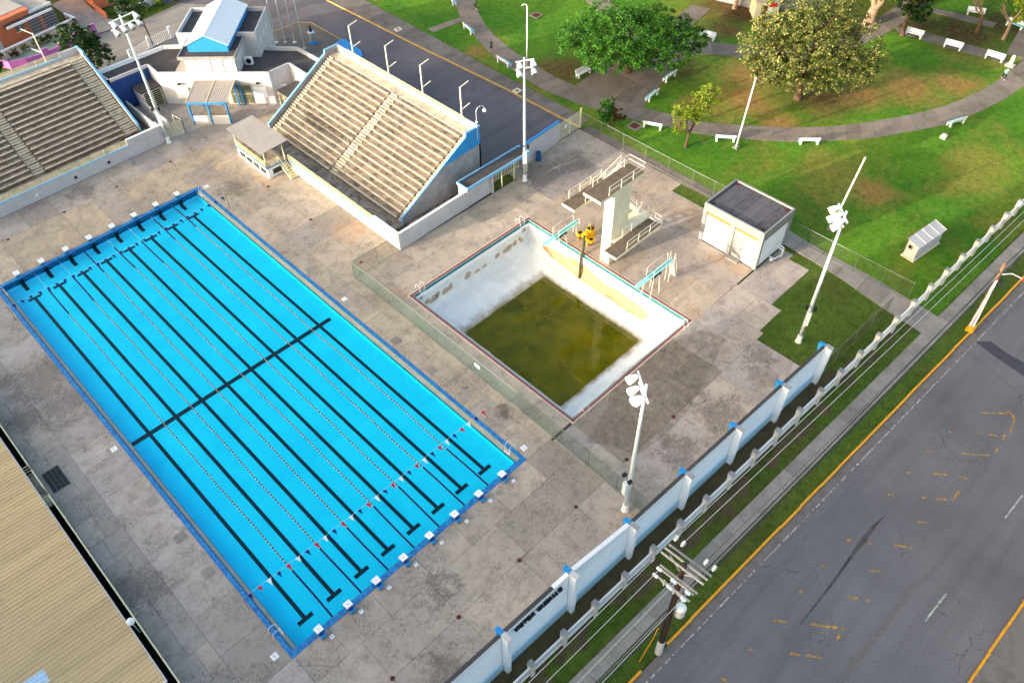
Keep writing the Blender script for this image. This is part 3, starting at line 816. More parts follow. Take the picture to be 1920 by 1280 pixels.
# street side
XR3 = [-6.1, -3.4, 0.2, 2.95, 6.63, 10.6, 14.4, 18.3, 22.4, 25.3]
slabs(XR3, [-2.45, -0.001])
slabs([-6.1, -2, 4, 10.1, 16.7, 22.1, 25.3], [-5.78, -2.45])
def wallrow(xs, ytop):
    for i in range(len(xs)-1):
        xm = (xs[i]+xs[i+1])/2
        slab(xs[i], xs[i+1], Y_WALL(xs[i+1]) + 0.15, ytop)
wallrow([-6.1, -2, 4, 10.1, 16, 22.1, 25.3], -5.78)
slabs([25.3, 27.7, 31.2, 34.5, 37.5, 41.0, 44.25], [-5.75, -2.9, -0.255])
slabs([44.25, 47.4], [-5.75, -3.1, -0.255])
wallrow([25.3, 28.1, 34.6, 40.4, 46.3], -5.75)
slabs([47.4, 51.0], [-5.3, -2.8, -0.3]); slabs([51.0, 54.0, 57.6], [-4.2, -0.45])
# left side
slabs([-3.4, -0.001], [0, 3.6, 7.2, 10.6, 14, 17.4, 20.8, 24.3, 26.7, 30.2, 34, 38, 42.2, 46.6, 51])
yy = [0.0]
while yy[-1] < 51: yy.append(yy[-1] + random.uniform(1.7, 3.4))
yy[-1] = 51
for j in range(len(yy)-1):
    if 24.0 < (yy[j]+yy[j+1])/2 < 26.6:
        slab(-4.45, -3.4, yy[j], yy[j+1]); slab(-6.1, -5.95, yy[j], yy[j+1]); continue
    xm = random.uniform(-5.3, -4.3)
    slab(-6.1, xm, yy[j], yy[j+1]); slab(xm, -3.4, yy[j], yy[j+1])
# far end
slabs([-6.1, -3.1, 0.0, 3.13, 6.4, 9.6, 13.0, 16.1, 19.5, 22.56], [51.001, 57.4, 61.3])
slabs([22.56, 25.4, 27.75, 31.3], [51.0, 54.0, 57.4, 61.3])
# between the pools
slabs([22.53, 24.6, 27.7], [0, 3.4, 6.9, 10.4, 13.9, 17.4, 21.2])
slabs([22.53, 24.6, 27.75, 31.35], [21.2, 24.0, 26.7, 29.9, 33.7, 37.2, 42.5, 45.4, 51.0])
# beyond the diving pool
slabs([31.35, 35.2, 40.0, 44.4, 48.0], [21.22, 24.0, 26.7])
slabs([48.0, 52.0, 56.0, 59.95], [21.22, 24.8, 28.2])
slabs([44.27, 48.9, 53.0, 56.6, 59.95], [15.1, 18.2, 21.22])
slabs([44.27, 48.9, 53.0, 58.2], [11.7, 15.1]); slabs([58.2, 59.95], [13.1, 15.1])
slabs([44.27, 48.9, 53.8, 58.2], [8.6, 11.7]); slabs([44.27, 48.9, 53.83], [5.9, 8.6]); slab(53.83, 59.3, 6.5, 8.6)
slabs([44.27, 48.9, 53.83], [-0.28, 2.85, 5.9]); slab(53.83, 58.4, -1.9, -0.5)
# court before the entrance
slabs([24.3, 27.75, 31.3, 34.6, 38.0, 41.0], [61.3, 64.2, 67.2, 71.0])
slabs([31.3, 34.6, 38.0, 41.0], [54.7, 58.0, 61.3])
slabs([31.3, 34.3], [52, 54.7])
# old damp stain bounded by a broken slab edge, beside the diving pool
MB().sheet([tuple(at(u,v)[:2]) for u,v in ((1142,720),(1160,700),(1205,668),(1262,632),(1318,618),(1362,636),(1340,676),(1318,722),(1288,772),(1252,812),(1206,846),(1186,852),(1150,836),(1096,828),(1120,796),(1140,760))], 0.0085).build("stain", MAT['damp'], deck, fix=False)
MB().sheet([tuple(at(u,v)[:2]) for u,v in ((1404,690),(1440,684),(1462,702),(1452,724),(1420,728),(1400,712))], 0.0085).build("stain", MAT['damp'], deck, fix=False)
MB().sheet([tuple(at(u,v)[:2]) for u,v in ((928,762),(948,755),(966,766),(962,786),(940,790),(926,780))], 0.0085).build("stain", MAT['damp'], deck, fix=False)
# ================================================================== LONG SWIMMING POOL
ZW = -0.30; ZF = -1.02
WX0, WX1, WY0, WY1 = 0.68, 21.84, 0.46, 50.56
pool = thing("swimming_pool", "long eight lane pool with blue tiled rim and bright turquoise floor", "pool", (PW/2, PL/2, 0))
b = MB()
b.box(0.03, PW-0.03, 0.03, PL-0.03, ZF-0.15, ZF)                              # floor slab
b.build("floor", MAT['poolfloor'], pool)
b = MB()
b.box(0.03, WX0, 0.03, PL-0.03, ZF, ZW-0.12); b.box(WX1, PW-0.03, 0.03, PL-0.03, ZF, ZW-0.12)
b.box(WX0, WX1, 0.03, WY0, ZF, ZW-0.12); b.box(WX0, WX1, WY1, PL-0.03, ZF, ZW-0.12)
b.build("basin_wall", MAT['poolfloor'], pool)
# coping blocks round the rim
random.seed(2)
def coping(x0, x1, y0, y1, n, along):
    for k in range(n):
        if along == 'x': c_ = (lerp(x0,x1,k/n)+.004, lerp(x0,x1,(k+1)/n)-.004, y0, y1)
        else: c_ = (x0, x1, lerp(y0,y1,k/n)+.004, lerp(y0,y1,(k+1)/n)-.004)
        MB().box(*c_, ZW-0.12, 0.012 + random.uniform(-.003,.003)).build("coping_block", MAT['mosaic'], pool)
coping(0.0, 0.32, 0.0, PL, 25, 'y'); coping(PW-0.32, PW, 0.0, PL, 25, 'y')
coping(0.32, PW-0.32, 0.0, WY0, 11, 'x'); coping(0.32, PW-0.32, WY1, PL, 11, 'x')
# overflow gutters along both sides
for s_ in (0, 1):
    if s_ == 0: xa, xb = 0.33, WX0
    else: xa, xb = PW-0.33, WX1
    b = MB()
    b.add([(xa, WY0, -0.20), (xb, WY0, -0.285), (xb, WY1, -0.285), (xa, WY1, -0.20)], [(0,1,2,3)])
    b.build("gutter_slope", MAT['guttergrey'], pool)
    MB().box(min(xb, xb+(0.05 if s_==0 else -0.05)), max(xb, xb+(0.05 if s_==0 else -0.05)), WY0, WY1, ZW-0.14, -0.275).build("gutter_lip", MAT['mosaicdark'], pool)
    xe = (0.325, 0.40) if s_ == 0 else (PW-0.40, PW-0.325)
    MB().box(*xe, WY0, WY1, -0.28, -0.03 if s_ else -0.12).build("gutter_edge", MAT['guttergrey'] if s_ else MAT['mosaicdark'], pool)
for (y0, y1) in ((WY0, WY0+0.012), (WY1-0.012, WY1)):
    MB().box(WX0, WX1, y0, y1, -0.62, -0.015).build("waterline_tile_band", MAT['mosaicdark'], pool)
# lane lines on the floor
LX = [2.35 + 2.502*i for i in range(8)]
for x in LX:
    MB().box(x-.15, x+.15, 2.2, 48.1, ZF, ZF+0.008).build("lane_line", MAT['laneline'], pool)
    for yb in (2.2, 48.1):
        MB().box(x-.62, x+.62, yb-.17, yb+.17, ZF+.009, ZF+0.014).build("lane_cross_bar", MAT['laneline'], pool)
    MB().box(x-.2, x+.2, WY1-.03, WY1-.013, -1.0, -0.20).box(x-.55, x+.55, WY1-.034, WY1-.013, -0.62, -0.46).build("wall_target", MAT['laneline'], pool)
    MB().box(x-.2, x+.2, WY1-.9, WY1-.03, ZF, ZF+.01).build("wall_target_foot", MAT['laneline'], pool)
    MB().box(x-.2, x+.2, WY0+.013, WY0+.03, -1.0, -0.20).build("wall_target", MAT['laneline'], pool)
MB().box(WX0+.1, WX1-.7, 24.72, 25.18, ZF+.016, ZF+.022).build("centre_line", MAT['laneline'], pool)
water = struct(MB().sheet([(WX0-.02, WY0), (WX1+.02, WY0), (WX1+.02, WY1), (WX0-.02, WY1)], ZW).build("pool_water", MAT['water'], fix=False))
# lane ropes
RX = [3.70, 6.20, 8.70, 11.22, 13.66, 16.25, 18.80]
FAR = [(47.2,42.5),(47.4,42.6),(50.3,45.7),(48.5,43.9),(47.4,42.6),(49.7,45.0),(50.1,45.4)]
ords = ["first","second","third","fourth","fifth","sixth","seventh"]
for i, x in enumerate(RX):
    y0 = 0.62; yf1, yf0 = FAR[i]
    t = thing("lane_rope", "%s lane rope from the corrugated tan roof side, white and black floats with blue ends" % ords[i], "lane rope", (x, 25, ZW), group="lane ropes across the swimming pool")
    W, D, B1, B2 = MB(), MB(), MB(), MB()
    y = y0; k = 0
    while y < yf1:
        blue = y < 5.45 or y > yf0
        L = 0.165 if not blue else 0.12
        xo = x + 0.03*math.sin(y*0.23+i*1.7) + 0.02*math.sin(y*0.71+i)
        tgt = (B1 if k % 2 else B2) if blue else (W if k % 2 else D)
        r_ = 0.08 if blue else 0.052
        tgt.tube((xo, y, ZW+.012), (xo, y+L*0.94, ZW+.012), r_, r_, 6)
        y += L; k += 1
    stuff(W.build("white_floats", MAT['roofgrey'], t)); stuff(D.build("black_floats", MAT['black'], t))
    stuff(B1.build("blue_floats", MAT['flagb'], t)); stuff(B2.build("dark_blue_floats", MAT['laneline'], t))
    MB().tube((x, WY0+.01, ZW+.02), (x, y0+.05, ZW+.012), 0.012, n=5).tube((x, yf1-.05, ZW+.012), (x, WY1-.02, ZW+.02), 0.012, n=5).build("cable", MAT['galv'], t)
# starting blocks
def startblock(x, far, idx):
    s_ = -1 if far else 1                                  # direction towards the water (+y near end)
    y = PL - 0.22 if far else 0.20
    place = "far" if far else "near"
    lab = "%s starting block from the tan roof, %s end of the pool" % ((ords + ["eighth"])[idx], "bleacher" if far else "street wall")
    t = thing("starting_block", lab, "starting block", (x, y, 0), 0 if not far else math.pi, group="starting blocks at the ends of the pool")
    b = MB(); b.add([(-.27,-.30,.60),(.27,-.30,.60),(.27,.26,.50),(-.27,.26,.50),(-.27,-.30,.65),(.27,-.30,.65),(.27,.26,.55),(-.27,.26,.55)],
          [(0,3,2,1),(4,5,6,7),(0,1,5,4),(1,2,6,5),(2,3,7,6),(3,0,4,7)])
    tp = b.build("top_plate", MAT['purewhite'], t, world=False)
    MB().lathe((0,-.02,.597), [(.035,0),(.035,.012)], 8).build("bolt_cover", MAT['black'], tp, world=False)
    MB().box(-.16,.16,-.40,-.12,0,.60).build("pedestal", MAT['navy'], t, world=False)
    MB().box(-.22,.22,-.60,-.40,.22,.28).box(-.2,-.15,-.58,-.42,0,.22).box(.15,.2,-.58,-.42,0,.22).build("rear_step", MAT['trim'], t, world=False)
    MB().box(-.24,.24,.20,.23,.36,.50).build("hand_grip", MAT['galv'], t, world=False)
    return t
for i, x in enumerate(LX):
    startblock(x + .05, False, i); startblock(x + .0, True, i)
    # numbered marker tile on the deck
    o = tag(MB().box(x+.33, x+.62, -.80, -.52, .0065, .022).build("number_tile", MAT['purewhite']), "white number tile behind the %s starting block from the tan roof" % (ords + ["eighth"])[i], "tile", "numbered tiles behind the starting blocks")
def text_mesh(name, s_, size, mat, parent, loc, rot, extrude=0.004, bold=0.0, spacing=1.0):
    cu = bpy.data.curves.new(name, 'FONT'); cu.body = s_; cu.size = size; cu.extrude = extrude
    cu.align_x = 'CENTER'; cu.align_y = 'CENTER'; cu.offset = bold; cu.space_character = spacing
    tmp = bpy.data.objects.new("tmp", cu); COL.objects.link(tmp)
    dg = bpy.context.evaluated_depsgraph_get()
    me = bpy.data.meshes.new_from_object(tmp.evaluated_get(dg))
    bpy.data.objects.remove(tmp); bpy.data.curves.remove(cu)
    me.name = name; me.materials.clear(); me.materials.append(mat)
    o = bpy.data.objects.new(name, me); COL.objects.link(o)
    o.parent = parent
    off = ORG.get(parent.name, Vector((0,0,0))) if parent else Vector((0,0,0))
    o.location = Vector(loc) - off; o.rotation_euler = rot
    ORG[o.name] = off
    return o
for o in [q for q in bpy.data.objects if q.name.startswith("number_tile")]:
    v0 = o.data.vertices[0].co
    n_ = str(8 - (ords + ["eighth"]).index(o['label'].split("behind the ")[1].split(" ")[0]))
    text_mesh("painted_number", n_, 0.22, MAT['black'], o, (v0.x+.145, v0.y+.14, .026), (0,0,0), .001)
def ladder(px, py, rz, label, w=0.55):
    t = thing("pool_ladder", label, "ladder", (px, py, 0), rz, group="pool ladders")
    for sx_ in (-w/2, w/2):
        MB().path([(sx_,-.55,0),(sx_,-.55,.45),(sx_,-.42,.68),(sx_,-.15,.72),(sx_,.08,.55),(sx_,.14,.1),(sx_,.14,-.85)], .019, 6).build("handrail", MAT['purewhite'], t, world=False)
    for z in (-.25,-.5,-.75):
        MB().box(-w/2,w/2,.09,.20,z-.015,z+.015).build("rung", MAT['purewhite'], t, world=False)
ladder(0.42, 2.3, -math.pi/2, "pool ladder at the long pool's corner by the depth tile nearest the tan roof")
ladder(PW-0.42, 1.7, math.pi/2, "pool ladder at the long pool's corner beside the mesh fence")
ladder(PW-0.42, 49.7, math.pi/2, "pool ladder at the long pool's corner before the covered booth")
ladder(0.42, 49.6, -math.pi/2, "pool ladder at the long pool's corner below the left stand, cut by the photo edge")
for (x, y, lab, s_) in ((-.75, 1.0, "white depth marker tile beside the pool corner nearest the viewer", "1.22"), (PW+.6, 0.95, "white depth marker tile by the fence side ladder of the long pool", "5 FT"),
                    (-.55, 24.7, "white depth marker tile halfway along the tan roof side of the pool", "5 FT"), (PW+.65, 25.2, "white depth marker tile halfway along the fence side of the pool", "5 FT"),
                    (PW+.55, 50.3, "white depth marker tile at the booth corner of the long pool", "5 FT")):
    o = tag(MB().box(x-.24, x+.24, y-.24, y+.24, .0065, .02).build("depth_tile", MAT['purewhite']), lab, "tile", "depth marker tiles")
    text_mesh("painted_number", s_, 0.17, MAT['black'], o, (x, y, .024), (0,0,R(90)), .001)
for k, (x, y) in enumerate(((PW+.75, 8.2), (PW+.75, 12.5), (PW+.75, 17.5), (PW+.8, 31.0), (-.75, 9.6), (-.75, 13.6), (-.75, 18.0), (-.8, 30.5))):
    tag(MB().box(x-.42, x+.42, y-.42, y+.42, .0065, .012).box(x-.36, x+.36, y-.36, y+.36, .012, .016).build("inspection_lid", MAT['sidewalk']), "inspection lid beside the long pool, %s from the street wall, %s side" % (ords[k % 4], "mesh fence" if k < 4 else "tan roof"), "lid", "inspection lids beside the pool")
DN = {}; DC = {}
for (x, y) in ((9.89,-5.79),(3.98,-5.79),(15.9,-5.77),(22.08,-5.72),(28.12,-5.7),(34.13,-5.75),(27.5,28.2),(27.85,37.3),(27.85,45.4),(10.0,57.4),(16.05,57.5),(3.9,57.3),(22.6,57.4)):
    dn_ = DN.get(y < 0, 0) if y < 0 else DN.get(y > 50, 0); key = 'a' if y < 0 else 'b' if y > 50 else 'c'; DC[key] = DC.get(key, -1) + 1
    lab = "round rusty floor drain near the street wall, %s from the tan roof" % ords[[1,0,2,3,4,5][DC[key]]] if y < 0 else ("round rusty floor drain before the shaded bleachers, %s from the booth side" % ["third","second","fourth","first"][DC[key]] if y > 50 else "round rusty floor drain before the sunlit bleachers, %s from the mesh fence" % ords[DC[key]])
    tag(MB().lathe((x, y, .0065), [(.17,0),(.17,.012),(.12,.012),(.12,.004)], 14).build("floor_drain", MAT['rust']), lab, "drain", "drains of the deck, " + ("street" if y < 0 else "left stand" if y > 50 else "right stand"))
# backstroke flags
def flagline(y, z, x0, x1, n, cols, label):
    t = thing("flag_line", label, "flag line", ((x0+x1)/2, y, 0))
    for x in (x0, x1):
        MB().tube((x, y, 0), (x, y, z+.05), .025, .02, 6).build("post", MAT['black'] if cols[0] != 'flagr' else MAT['fencepost'], t)
    sag = lambda u: z - 0.25*4*u*(1-u)
    MB().path([(lerp(x0,x1,k/24), y, sag(k/24)) for k in range(25)], .008, 4).build("cord", MAT['flagw'], t)
    for k in range(n):
        u = (k+.6)/(n+.2); x = lerp(x1, x0, u); zz = sag(u)
        a_ = random.uniform(-.02,.16); q = random.uniform(-.08,.06)
        b = MB(); w = .17; h = .26
        p_ = [(x-w, y, zz), (x+w, y, zz), (x+a_, y-.40+q, zz-h)]
        b.add(p_ + [(u_, v_+.006, w_) for u_, v_, w_ in p_], [(0,1,2),(5,4,3),(0,3,4,1),(1,4,5,2),(2,5,3,0)])
        b.build("flag", MAT[cols[k % len(cols)]], t)
random.seed(9)
flagline(5.05, 1.8, -0.15, 22.9, 29, ['flagr','flagb','flagw'], "string of red, blue and white pennants across the pool near the street wall")
flagline(45.1, 1.8, -0.25, 22.85, 28, ['flagb','flagb','flagb','flagb'], "string of navy pennants across the pool near the left stand")

# ================================================================== DIVING WELL
dw = thing("diving_pool", "half drained square diving pool with cracked white plaster and maroon rim", "pool", ((DX0+DX1)/2, (DY0+DY1)/2, 0))
ix0, ix1, iy0, iy1 = DX0+.52, DX1-.52, DY0+.52, DY1-.52
def ring(nm, a, c_, z0, z1, mat, n=0):
    # frame between inset a and inset c_
    X0,X1,Y0,Y1 = DX0+a, DX1-a, DY0+a, DY1-a; x0,x1,y0,y1 = DX0+c_, DX1-c_, DY0+c_, DY1-c_
    for (q0,q1,r0,r1) in ((X0,X1,Y0,y0),(X0,X1,y1,Y1),(X0,x0,y0,y1),(x1,X1,y0,y1)):
        MB().box(q0,q1,r0,r1,z0,z1).build(nm, mat, dw)
ring("rim_stone", 0.0, 0.10, -.3, 0.012, MAT['rimstone'])
# maroon coping tiles, single pieces
TILE = MB().box(-.065,.065,-.12,.12,-.03,0).mesh("coping_tile", MAT['maroon'])
cnt = 0
def tiles(p0, p1, rot, limit):
    global cnt
    d_ = (Vector(p1)-Vector(p0)); n = int(d_.length/0.162); rest = MB()
    for k in range(n):
        q = Vector(p0) + d_*((k+.5)/n)
        if k % 1 == 0 and cnt < 300 and k < limit:
            inst("coping_tile", TILE, dw, (q.x, q.y, 0.02), (1,1,1), rot); cnt += 1
        else:
            if rot == 0: rest.box(q.x-.065,q.x+.065,q.y-.12,q.y+.12,-.01,.02)
            else: rest.box(q.x-.12,q.x+.12,q.y-.065,q.y+.065,-.01,.02)
    if rest.v: stuff(rest.build("coping_tiles", MAT['maroon'], dw))
tiles((DX0+.12, DY0+.22, 0), (DX1-.12, DY0+.22, 0), 0, 999)
tiles((DX0+.22, DY0+.12, 0), (DX0+.22, DY1-.12, 0), math.pi/2, 999)
tiles((DX1-.22, DY0+.12, 0), (DX1-.22, DY1-.12, 0), math.pi/2, 40)
tiles((DX0+.12, DY1-.22, 0), (DX1-.12, DY1-.22, 0), 0, 0)
ring("tile_bed", 0.10, 0.345, -.3, -0.004, MAT['rimstone'])
ring("rim_tile", 0.345, 0.39, -.3, -0.02, MAT['tealrim'])
ring("gutter_tile", 0.39, 0.545, -.42, -0.24, MAT['teal'])
ring("gutter_back", 0.391, 0.40, -.24, -0.03, MAT['teal'])
ring("inner_lip", 0.545, 0.602, -.61, -0.2, MAT['purewhite'])
# basin: vertical walls, filleted into a sloping hopper floor
b = MB(); b.smooth = True
NX, NY = 56, 66
ax0, ax1, ay0, ay1 = DX0+.6, DX1-.6, DY0+.6, DY1-.6
def depth(x, y):
    f = 1e9
    for dd, mg in ((x-ax0, 2.0), (ax1-x, 2.0), (y-ay0, 3.1), (ay1-y, 4.3)):
        if dd < 0.75: w = -2.0 - 0.95*math.sqrt(max(0, 1-((0.75-dd)/0.75)**2)) if dd > 0 else -2.0
        else: w = -2.95 - 0.62*(dd-0.75)/(mg-0.75) if dd < mg else -3.57 - min(1.2, 0.5*(dd-mg))
        f = max(w, -5) if f == 1e9 else max(f, w)
    return f
def gl(a, c_, n):   # denser near the edges
    return [a + (c_-a)*(0.5-0.5*math.cos(math.pi*k/n)) for k in range(n+1)]
xs = gl(ax0, ax1, NX); ys = gl(ay0, ay1, NY)
for i in range(NX+1):
    for j in range(NY+1): b.v.append((xs[i], ys[j], depth(xs[i], ys[j])))
for i in range(NX):
    for j in range(NY):
        a = i*(NY+1)+j; b.f.append((a, a+NY+1, a+NY+2, a+1))
b.build("basin_floor", MAT['plaster'], dw, fix=False)
for nm, q in (("basin_wall", (ax0-.08, ax0, ay0, ay1)), ("basin_wall", (ax1, ax1+.08, ay0, ay1)), ("basin_wall", (ax0, ax1, ay0-.08, ay0)), ("basin_wall", (ax0, ax1, ay1, ay1+.08))):
    MB().box(*q, -2.6, -.61).build(nm, MAT['plaster'], dw)
# areas where the white plaster has fallen off, thin uneven sheets proud of the wall behind
def blob(fn, pts2, mat, name="bare_patch", n=3):
    # subdivide an outline with wobble
    out = []
    m_ = len(pts2)
    for i in range(m_):
        a = Vector(pts2[i]); c_ = Vector(pts2[(i+1) % m_])
        for k in range(n):
            q = a.lerp(c_, k/n); w = (c_-a).length*0.05
            out.append(q + Vector((random.uniform(-w,w), random.uniform(-w,w))))
    b = MB(); b.add([fn(q.x, q.y) for q in out], [tuple(range(len(out)))]); return b.build(name, mat, dw, fix=False)
random.seed(14)
def basin_x(y, z):       # a point just inside the x-max wall or its fillet
    zz = z
    if zz > -2.0: return (ax1-.012, y, zz)
    k = min(1, (-2.0-zz)/0.95); dd = 0.75*(1-math.sqrt(max(0,1-k*k)))
    return (ax1-dd-.012, y, zz)
P1 = [(18.6,-1.35),(18.45,-2.3),(17.2,-2.62),(15.5,-2.72),(13.2,-2.80),(10.8,-2.85),(8.4,-2.86),(6.2,-2.86),(4.6,-2.82),(4.2,-2.3),(4.9,-1.75),(6.5,-1.7),(8.0,-1.55),(9.6,-1.75),(11.2,-1.5),(12.6,-1.05),(13.4,-1.15),(14.2,-.95),(15.2,-1.5),(16.6,-1.45),(17.6,-1.6)]
# built as a strip so that it follows the fillet
def strip_patch(P, fn, mat):
    ysv = sorted(set([q[0] for q in P])); m_ = len(P)
    def span(y):
        zs = []
        for i in range(m_):
            a, c_ = P[i], P[(i+1) % m_]
            if (a[0]-y)*(c_[0]-y) <= 0 and a[0] != c_[0]:
                zs.append(a[1] + (c_[1]-a[1])*(y-a[0])/(c_[0]-a[0]))
        return (min(zs), max(zs)) if zs else None
    b = MB(); n = 90; rows = []
    for k in range(n+1):
        y = lerp(ysv[0]+.01, ysv[-1]-.01, k/n); s_ = span(y)
        wob = .09*noise.noise((y*1.9, 3, 0)) + .05*noise.noise((y*6, 1, 0)); wob2 = .05*noise.noise((y*2.4, 9, 0))
        rows.append([fn(y, lerp(s_[0]+wob2, s_[1]+wob, j/6)) for j in range(7)])
    for r_ in rows: b.v += r_
    for k in range(n):
        for j in range(6):
            a = k*7+j; b.f.append((a, a+7, a+8, a+1))
    return b.build("bare_patch", mat, dw, fix=False)
strip_patch(P1, basin_x, MAT['spall'])
for (x, z, rx, rz) in ((28.9,-1.1,.5,.35),(29.5,-.85,.35,.3),(30.3,-1.1,.55,.6),(30.9,-.8,.3,.35),(31.9,-1.2,.5,.75),(32.5,-.9,.3,.4),(34.9,-.95,.45,.45),(36.2,-1.2,.4,.3),(37.2,-1.15,.35,.28),(39.0,-.95,.38,.32),(40.6,-.95,.75,.35),(41.6,-.9,.3,.35),(42.6,-1.25,.25,.5),(42.3,-.75,.2,.3),(28.6,-1.7,.4,.3)):
    z = z*1.5 - .35; rz *= 1.3; rx *= 1.1; pts = [(x + rx*math.cos(2*math.pi*k/9)*random.uniform(.7,1.15), z + rz*math.sin(2*math.pi*k/9)*random.uniform(.7,1.1)) for k in range(9)]
    blob(lambda a, c_: (a, ay1-.012, c_), pts, MAT['spall2'])
for x in (28.75, 42.95):
    for z in (-.55,-.82):
        MB().box(x-.28, x+.28, ay1-.03, ay1-.004, z-.05, z+.05).build("step_niche", MAT['black'], dw)
gw = MB().sheet([(ax0+.4, ay0+.4), (ax1-.4, ay0+.4), (ax1-.4, ay1-.4), (ax0+.4, ay1-.4)], -3.60)
struct(gw.build("stagnant_water", MAT['greenwater'], fix=False))
ladder(42.85, DY1-.35, math.pi, "steel ladder on the diving pool rim near the springboard", 0.6)
ladder(29.2, DY1-.35, math.pi, "steel ladder on the diving pool rim nearest the mesh fence corner", 0.6)
ladder(42.85, DY0+.4, 0, "steel ladder on the diving pool rim nearest the pump house", 0.6)
ladder(29.25, DY0+.4, 0, "steel ladder on the diving pool rim closest to the street wall and fence", 0.6)

# ================================================================== DIVING TOWER
tw = thing("diving_tower", "cream concrete diving tower with three railed platforms", "diving tower", (45.7, 10.9, 0))
MB().prism([(44.5,10.35),(46.9,10.35),(46.9,11.47),(44.5,11.47)], 0, 8.95).build("pillar", MAT['cream'], tw)
MB().add([(44.5,10.4,8.2),(44.5,11.42,8.2),(43.1,10.4,8.95),(43.1,11.42,8.95),(44.5,10.4,8.95),(44.5,11.42,8.95)], [(0,1,3,2),(2,3,5,4),(0,2,4),(1,5,3),(0,4,5,1)]).build("corbel", MAT['cream'], tw)
def platform(x0, x1, y0, y1, z, gapL, gapR, back, th=.28, label=None):
    p_ = MB().box(x0, x1, y0, y1, z-th, z).build("platform", MAT['cream'], tw)
    MB().box(x0+.02, x1-.02, y0+.02, y1-.02, z, z+.012).build("platform_mat", MAT['platmat'], p_)
    def rail(a, c_):
        a = Vector(a); c_ = Vector(c_)
        n = max(1, int(round((c_-a).length/1.5))); b = MB()
        for h in (.5, 1.0): b.tube(a+Vector((0,0,h)), c_+Vector((0,0,h)), .028, n=6)
        b.build("guard_rail", MAT['rail'], p_)
        for k in range(n+1):
            q = a.lerp(c_, k/n); MB().tube(q-Vector((0,0,.1)), q+Vector((0,0,1.02)), .03, n=6).build("rail_post", MAT['rail'], p_)
    if gapL is not None: rail((x0+gapL, y1-.06, z), (x1-.06, y1-.06, z))
    if gapR is not None: rail((x0+gapR, y0+.06, z), (x1-.06, y0+.06, z))
    if back: rail((x1-.06, y0+.06, z), (x1-.06, y1-.06, z))
    return p_
platform(42.0, 48.3, 10.0, 12.05, 9.3, 1.2, 1.2, True)
platform(41.5, 47.0, 12.6, 14.15, 7.25, 0.9, 1.6, False)
platform(42.75, 49.55, 8.2, 9.75, 3.3, 2.6, 1.6, True)
MB().box(44.6,46.8,11.47,12.7,6.9,7.12).build("bracket_slab", MAT['cream'], tw)
MB().box(44.6,46.8,9.7,10.36,2.9,3.1).build("bracket_slab", MAT['cream'], tw)
MB().box(46.9,50.2,9.9,11.6,3.05,3.25).build("landing", MAT['cream'], tw)
def stairflight(p0, p1, w, n, parent, mat, name="stair"):
    p0 = Vector(p0); p1 = Vector(p1); dd = p1-p0; hd = Vector((dd.x, dd.y, 0)).normalized(); sd = Vector((-hd.y, hd.x, 0))
    st_ = MB()
    for s_ in (-w/2, w/2): st_.beam(p0+sd*s_, p1+sd*s_, .05, .2)
    o = st_.build(name+"_stringer", mat, parent)
    for k in range(n):
        q = p0 + dd*((k+.5)/n); MB().obox(q, hd*.12, sd*(w/2), Vector((0,0,.02))).build("tread", mat, o)
    for s_ in (-w/2, w/2):
        MB().tube(p0+sd*s_+Vector((0,0,.95)), p1+sd*s_+Vector((0,0,.95)), .025, n=6).tube(p0+sd*s_, p0+sd*s_+Vector((0,0,.95)), .025, n=6).tube(p1+sd*s_, p1+sd*s_+Vector((0,0,.95)), .025, n=6).build("handrail", mat, o)
    return o
stairflight((52.9,10.8,0),(50.1,10.8,3.2), .9, 12, tw, MAT['rail'])
stairflight((49.6,11.3,3.2),(46.6,13.4,7.2), .8, 14, tw, MAT['rail'])
stairflight((45.4,13.0,7.25),(47.6,12.2,9.25), .7, 9, tw, MAT['rail'])

def springboard(label, z, x0, x1, y, w, hi):
    t = thing("springboard", label, "diving board", ((x0+x1)/2+1, y, 0))
    bd = MB().box(x0, x1, y-w/2, y+w/2, z-.05, z).build("board", MAT['aqua'], t)
    MB().box(x0+1.6, x1-.05, y-.07, y-.03, z, z+.02).box(x0+1.6, x1-.05, y+.03, y+.07, z, z+.02).build("rib", MAT['teal'], bd)
    xm = x0 + (x1-x0)*.48
    MB().box(xm-.6, xm+.7, y-w/2-.12, y+w/2+.12, z-.2, z-.08).build("fulcrum", MAT['black'], t)
    for s_ in (-1, 1):
        yy_ = y + s_*(w/2+.15)
        MB().path([(xm-.9, yy_+s_*.15, 0), (xm-.5, yy_, z-.3), (xm+.2, yy_, z-.12), (xm+.4, yy_, z-.3), (xm+.5, yy_+s_*.15, 0)], .035, 6).build("leg", MAT['rail'], t)
        MB().path([(xm-.6, yy_, z-.1), (xm-.6, yy_, z+.85), (xm+.6, yy_, z+.95), (x1-.2, yy_, z+.75), (x1-.1, yy_, z-.1)], .026, 6).build("guard_rail", MAT['rail'], t)
    MB().beam((x1-.3, y-w/2, z-.1), (x1-.3, y+w/2, z-.1), .1, .1).build("anchor", MAT['rail'], t)
    for s_ in (-1, 1):
        MB().tube((x1-.3, y+s_*w*.4, 0), (x1-.3, y+s_*w*.4, z-.1), .035, n=6).build("rear_leg", MAT['rail'], t)
    if hi:
        stairflight((x1+.75, y, 0), (x1+.05, y, z-.1), .55, 8, t, MAT['rail'], "ladder")
springboard("low aqua springboard jutting over the diving pool beside the yellow pump", 1.35, 41.05, 46.0, 15.95, .5, False)
springboard("high aqua springboard on curved legs with a ladder, before the pump house", 2.55, 41.85, 47.0, 4.85, .5, True)

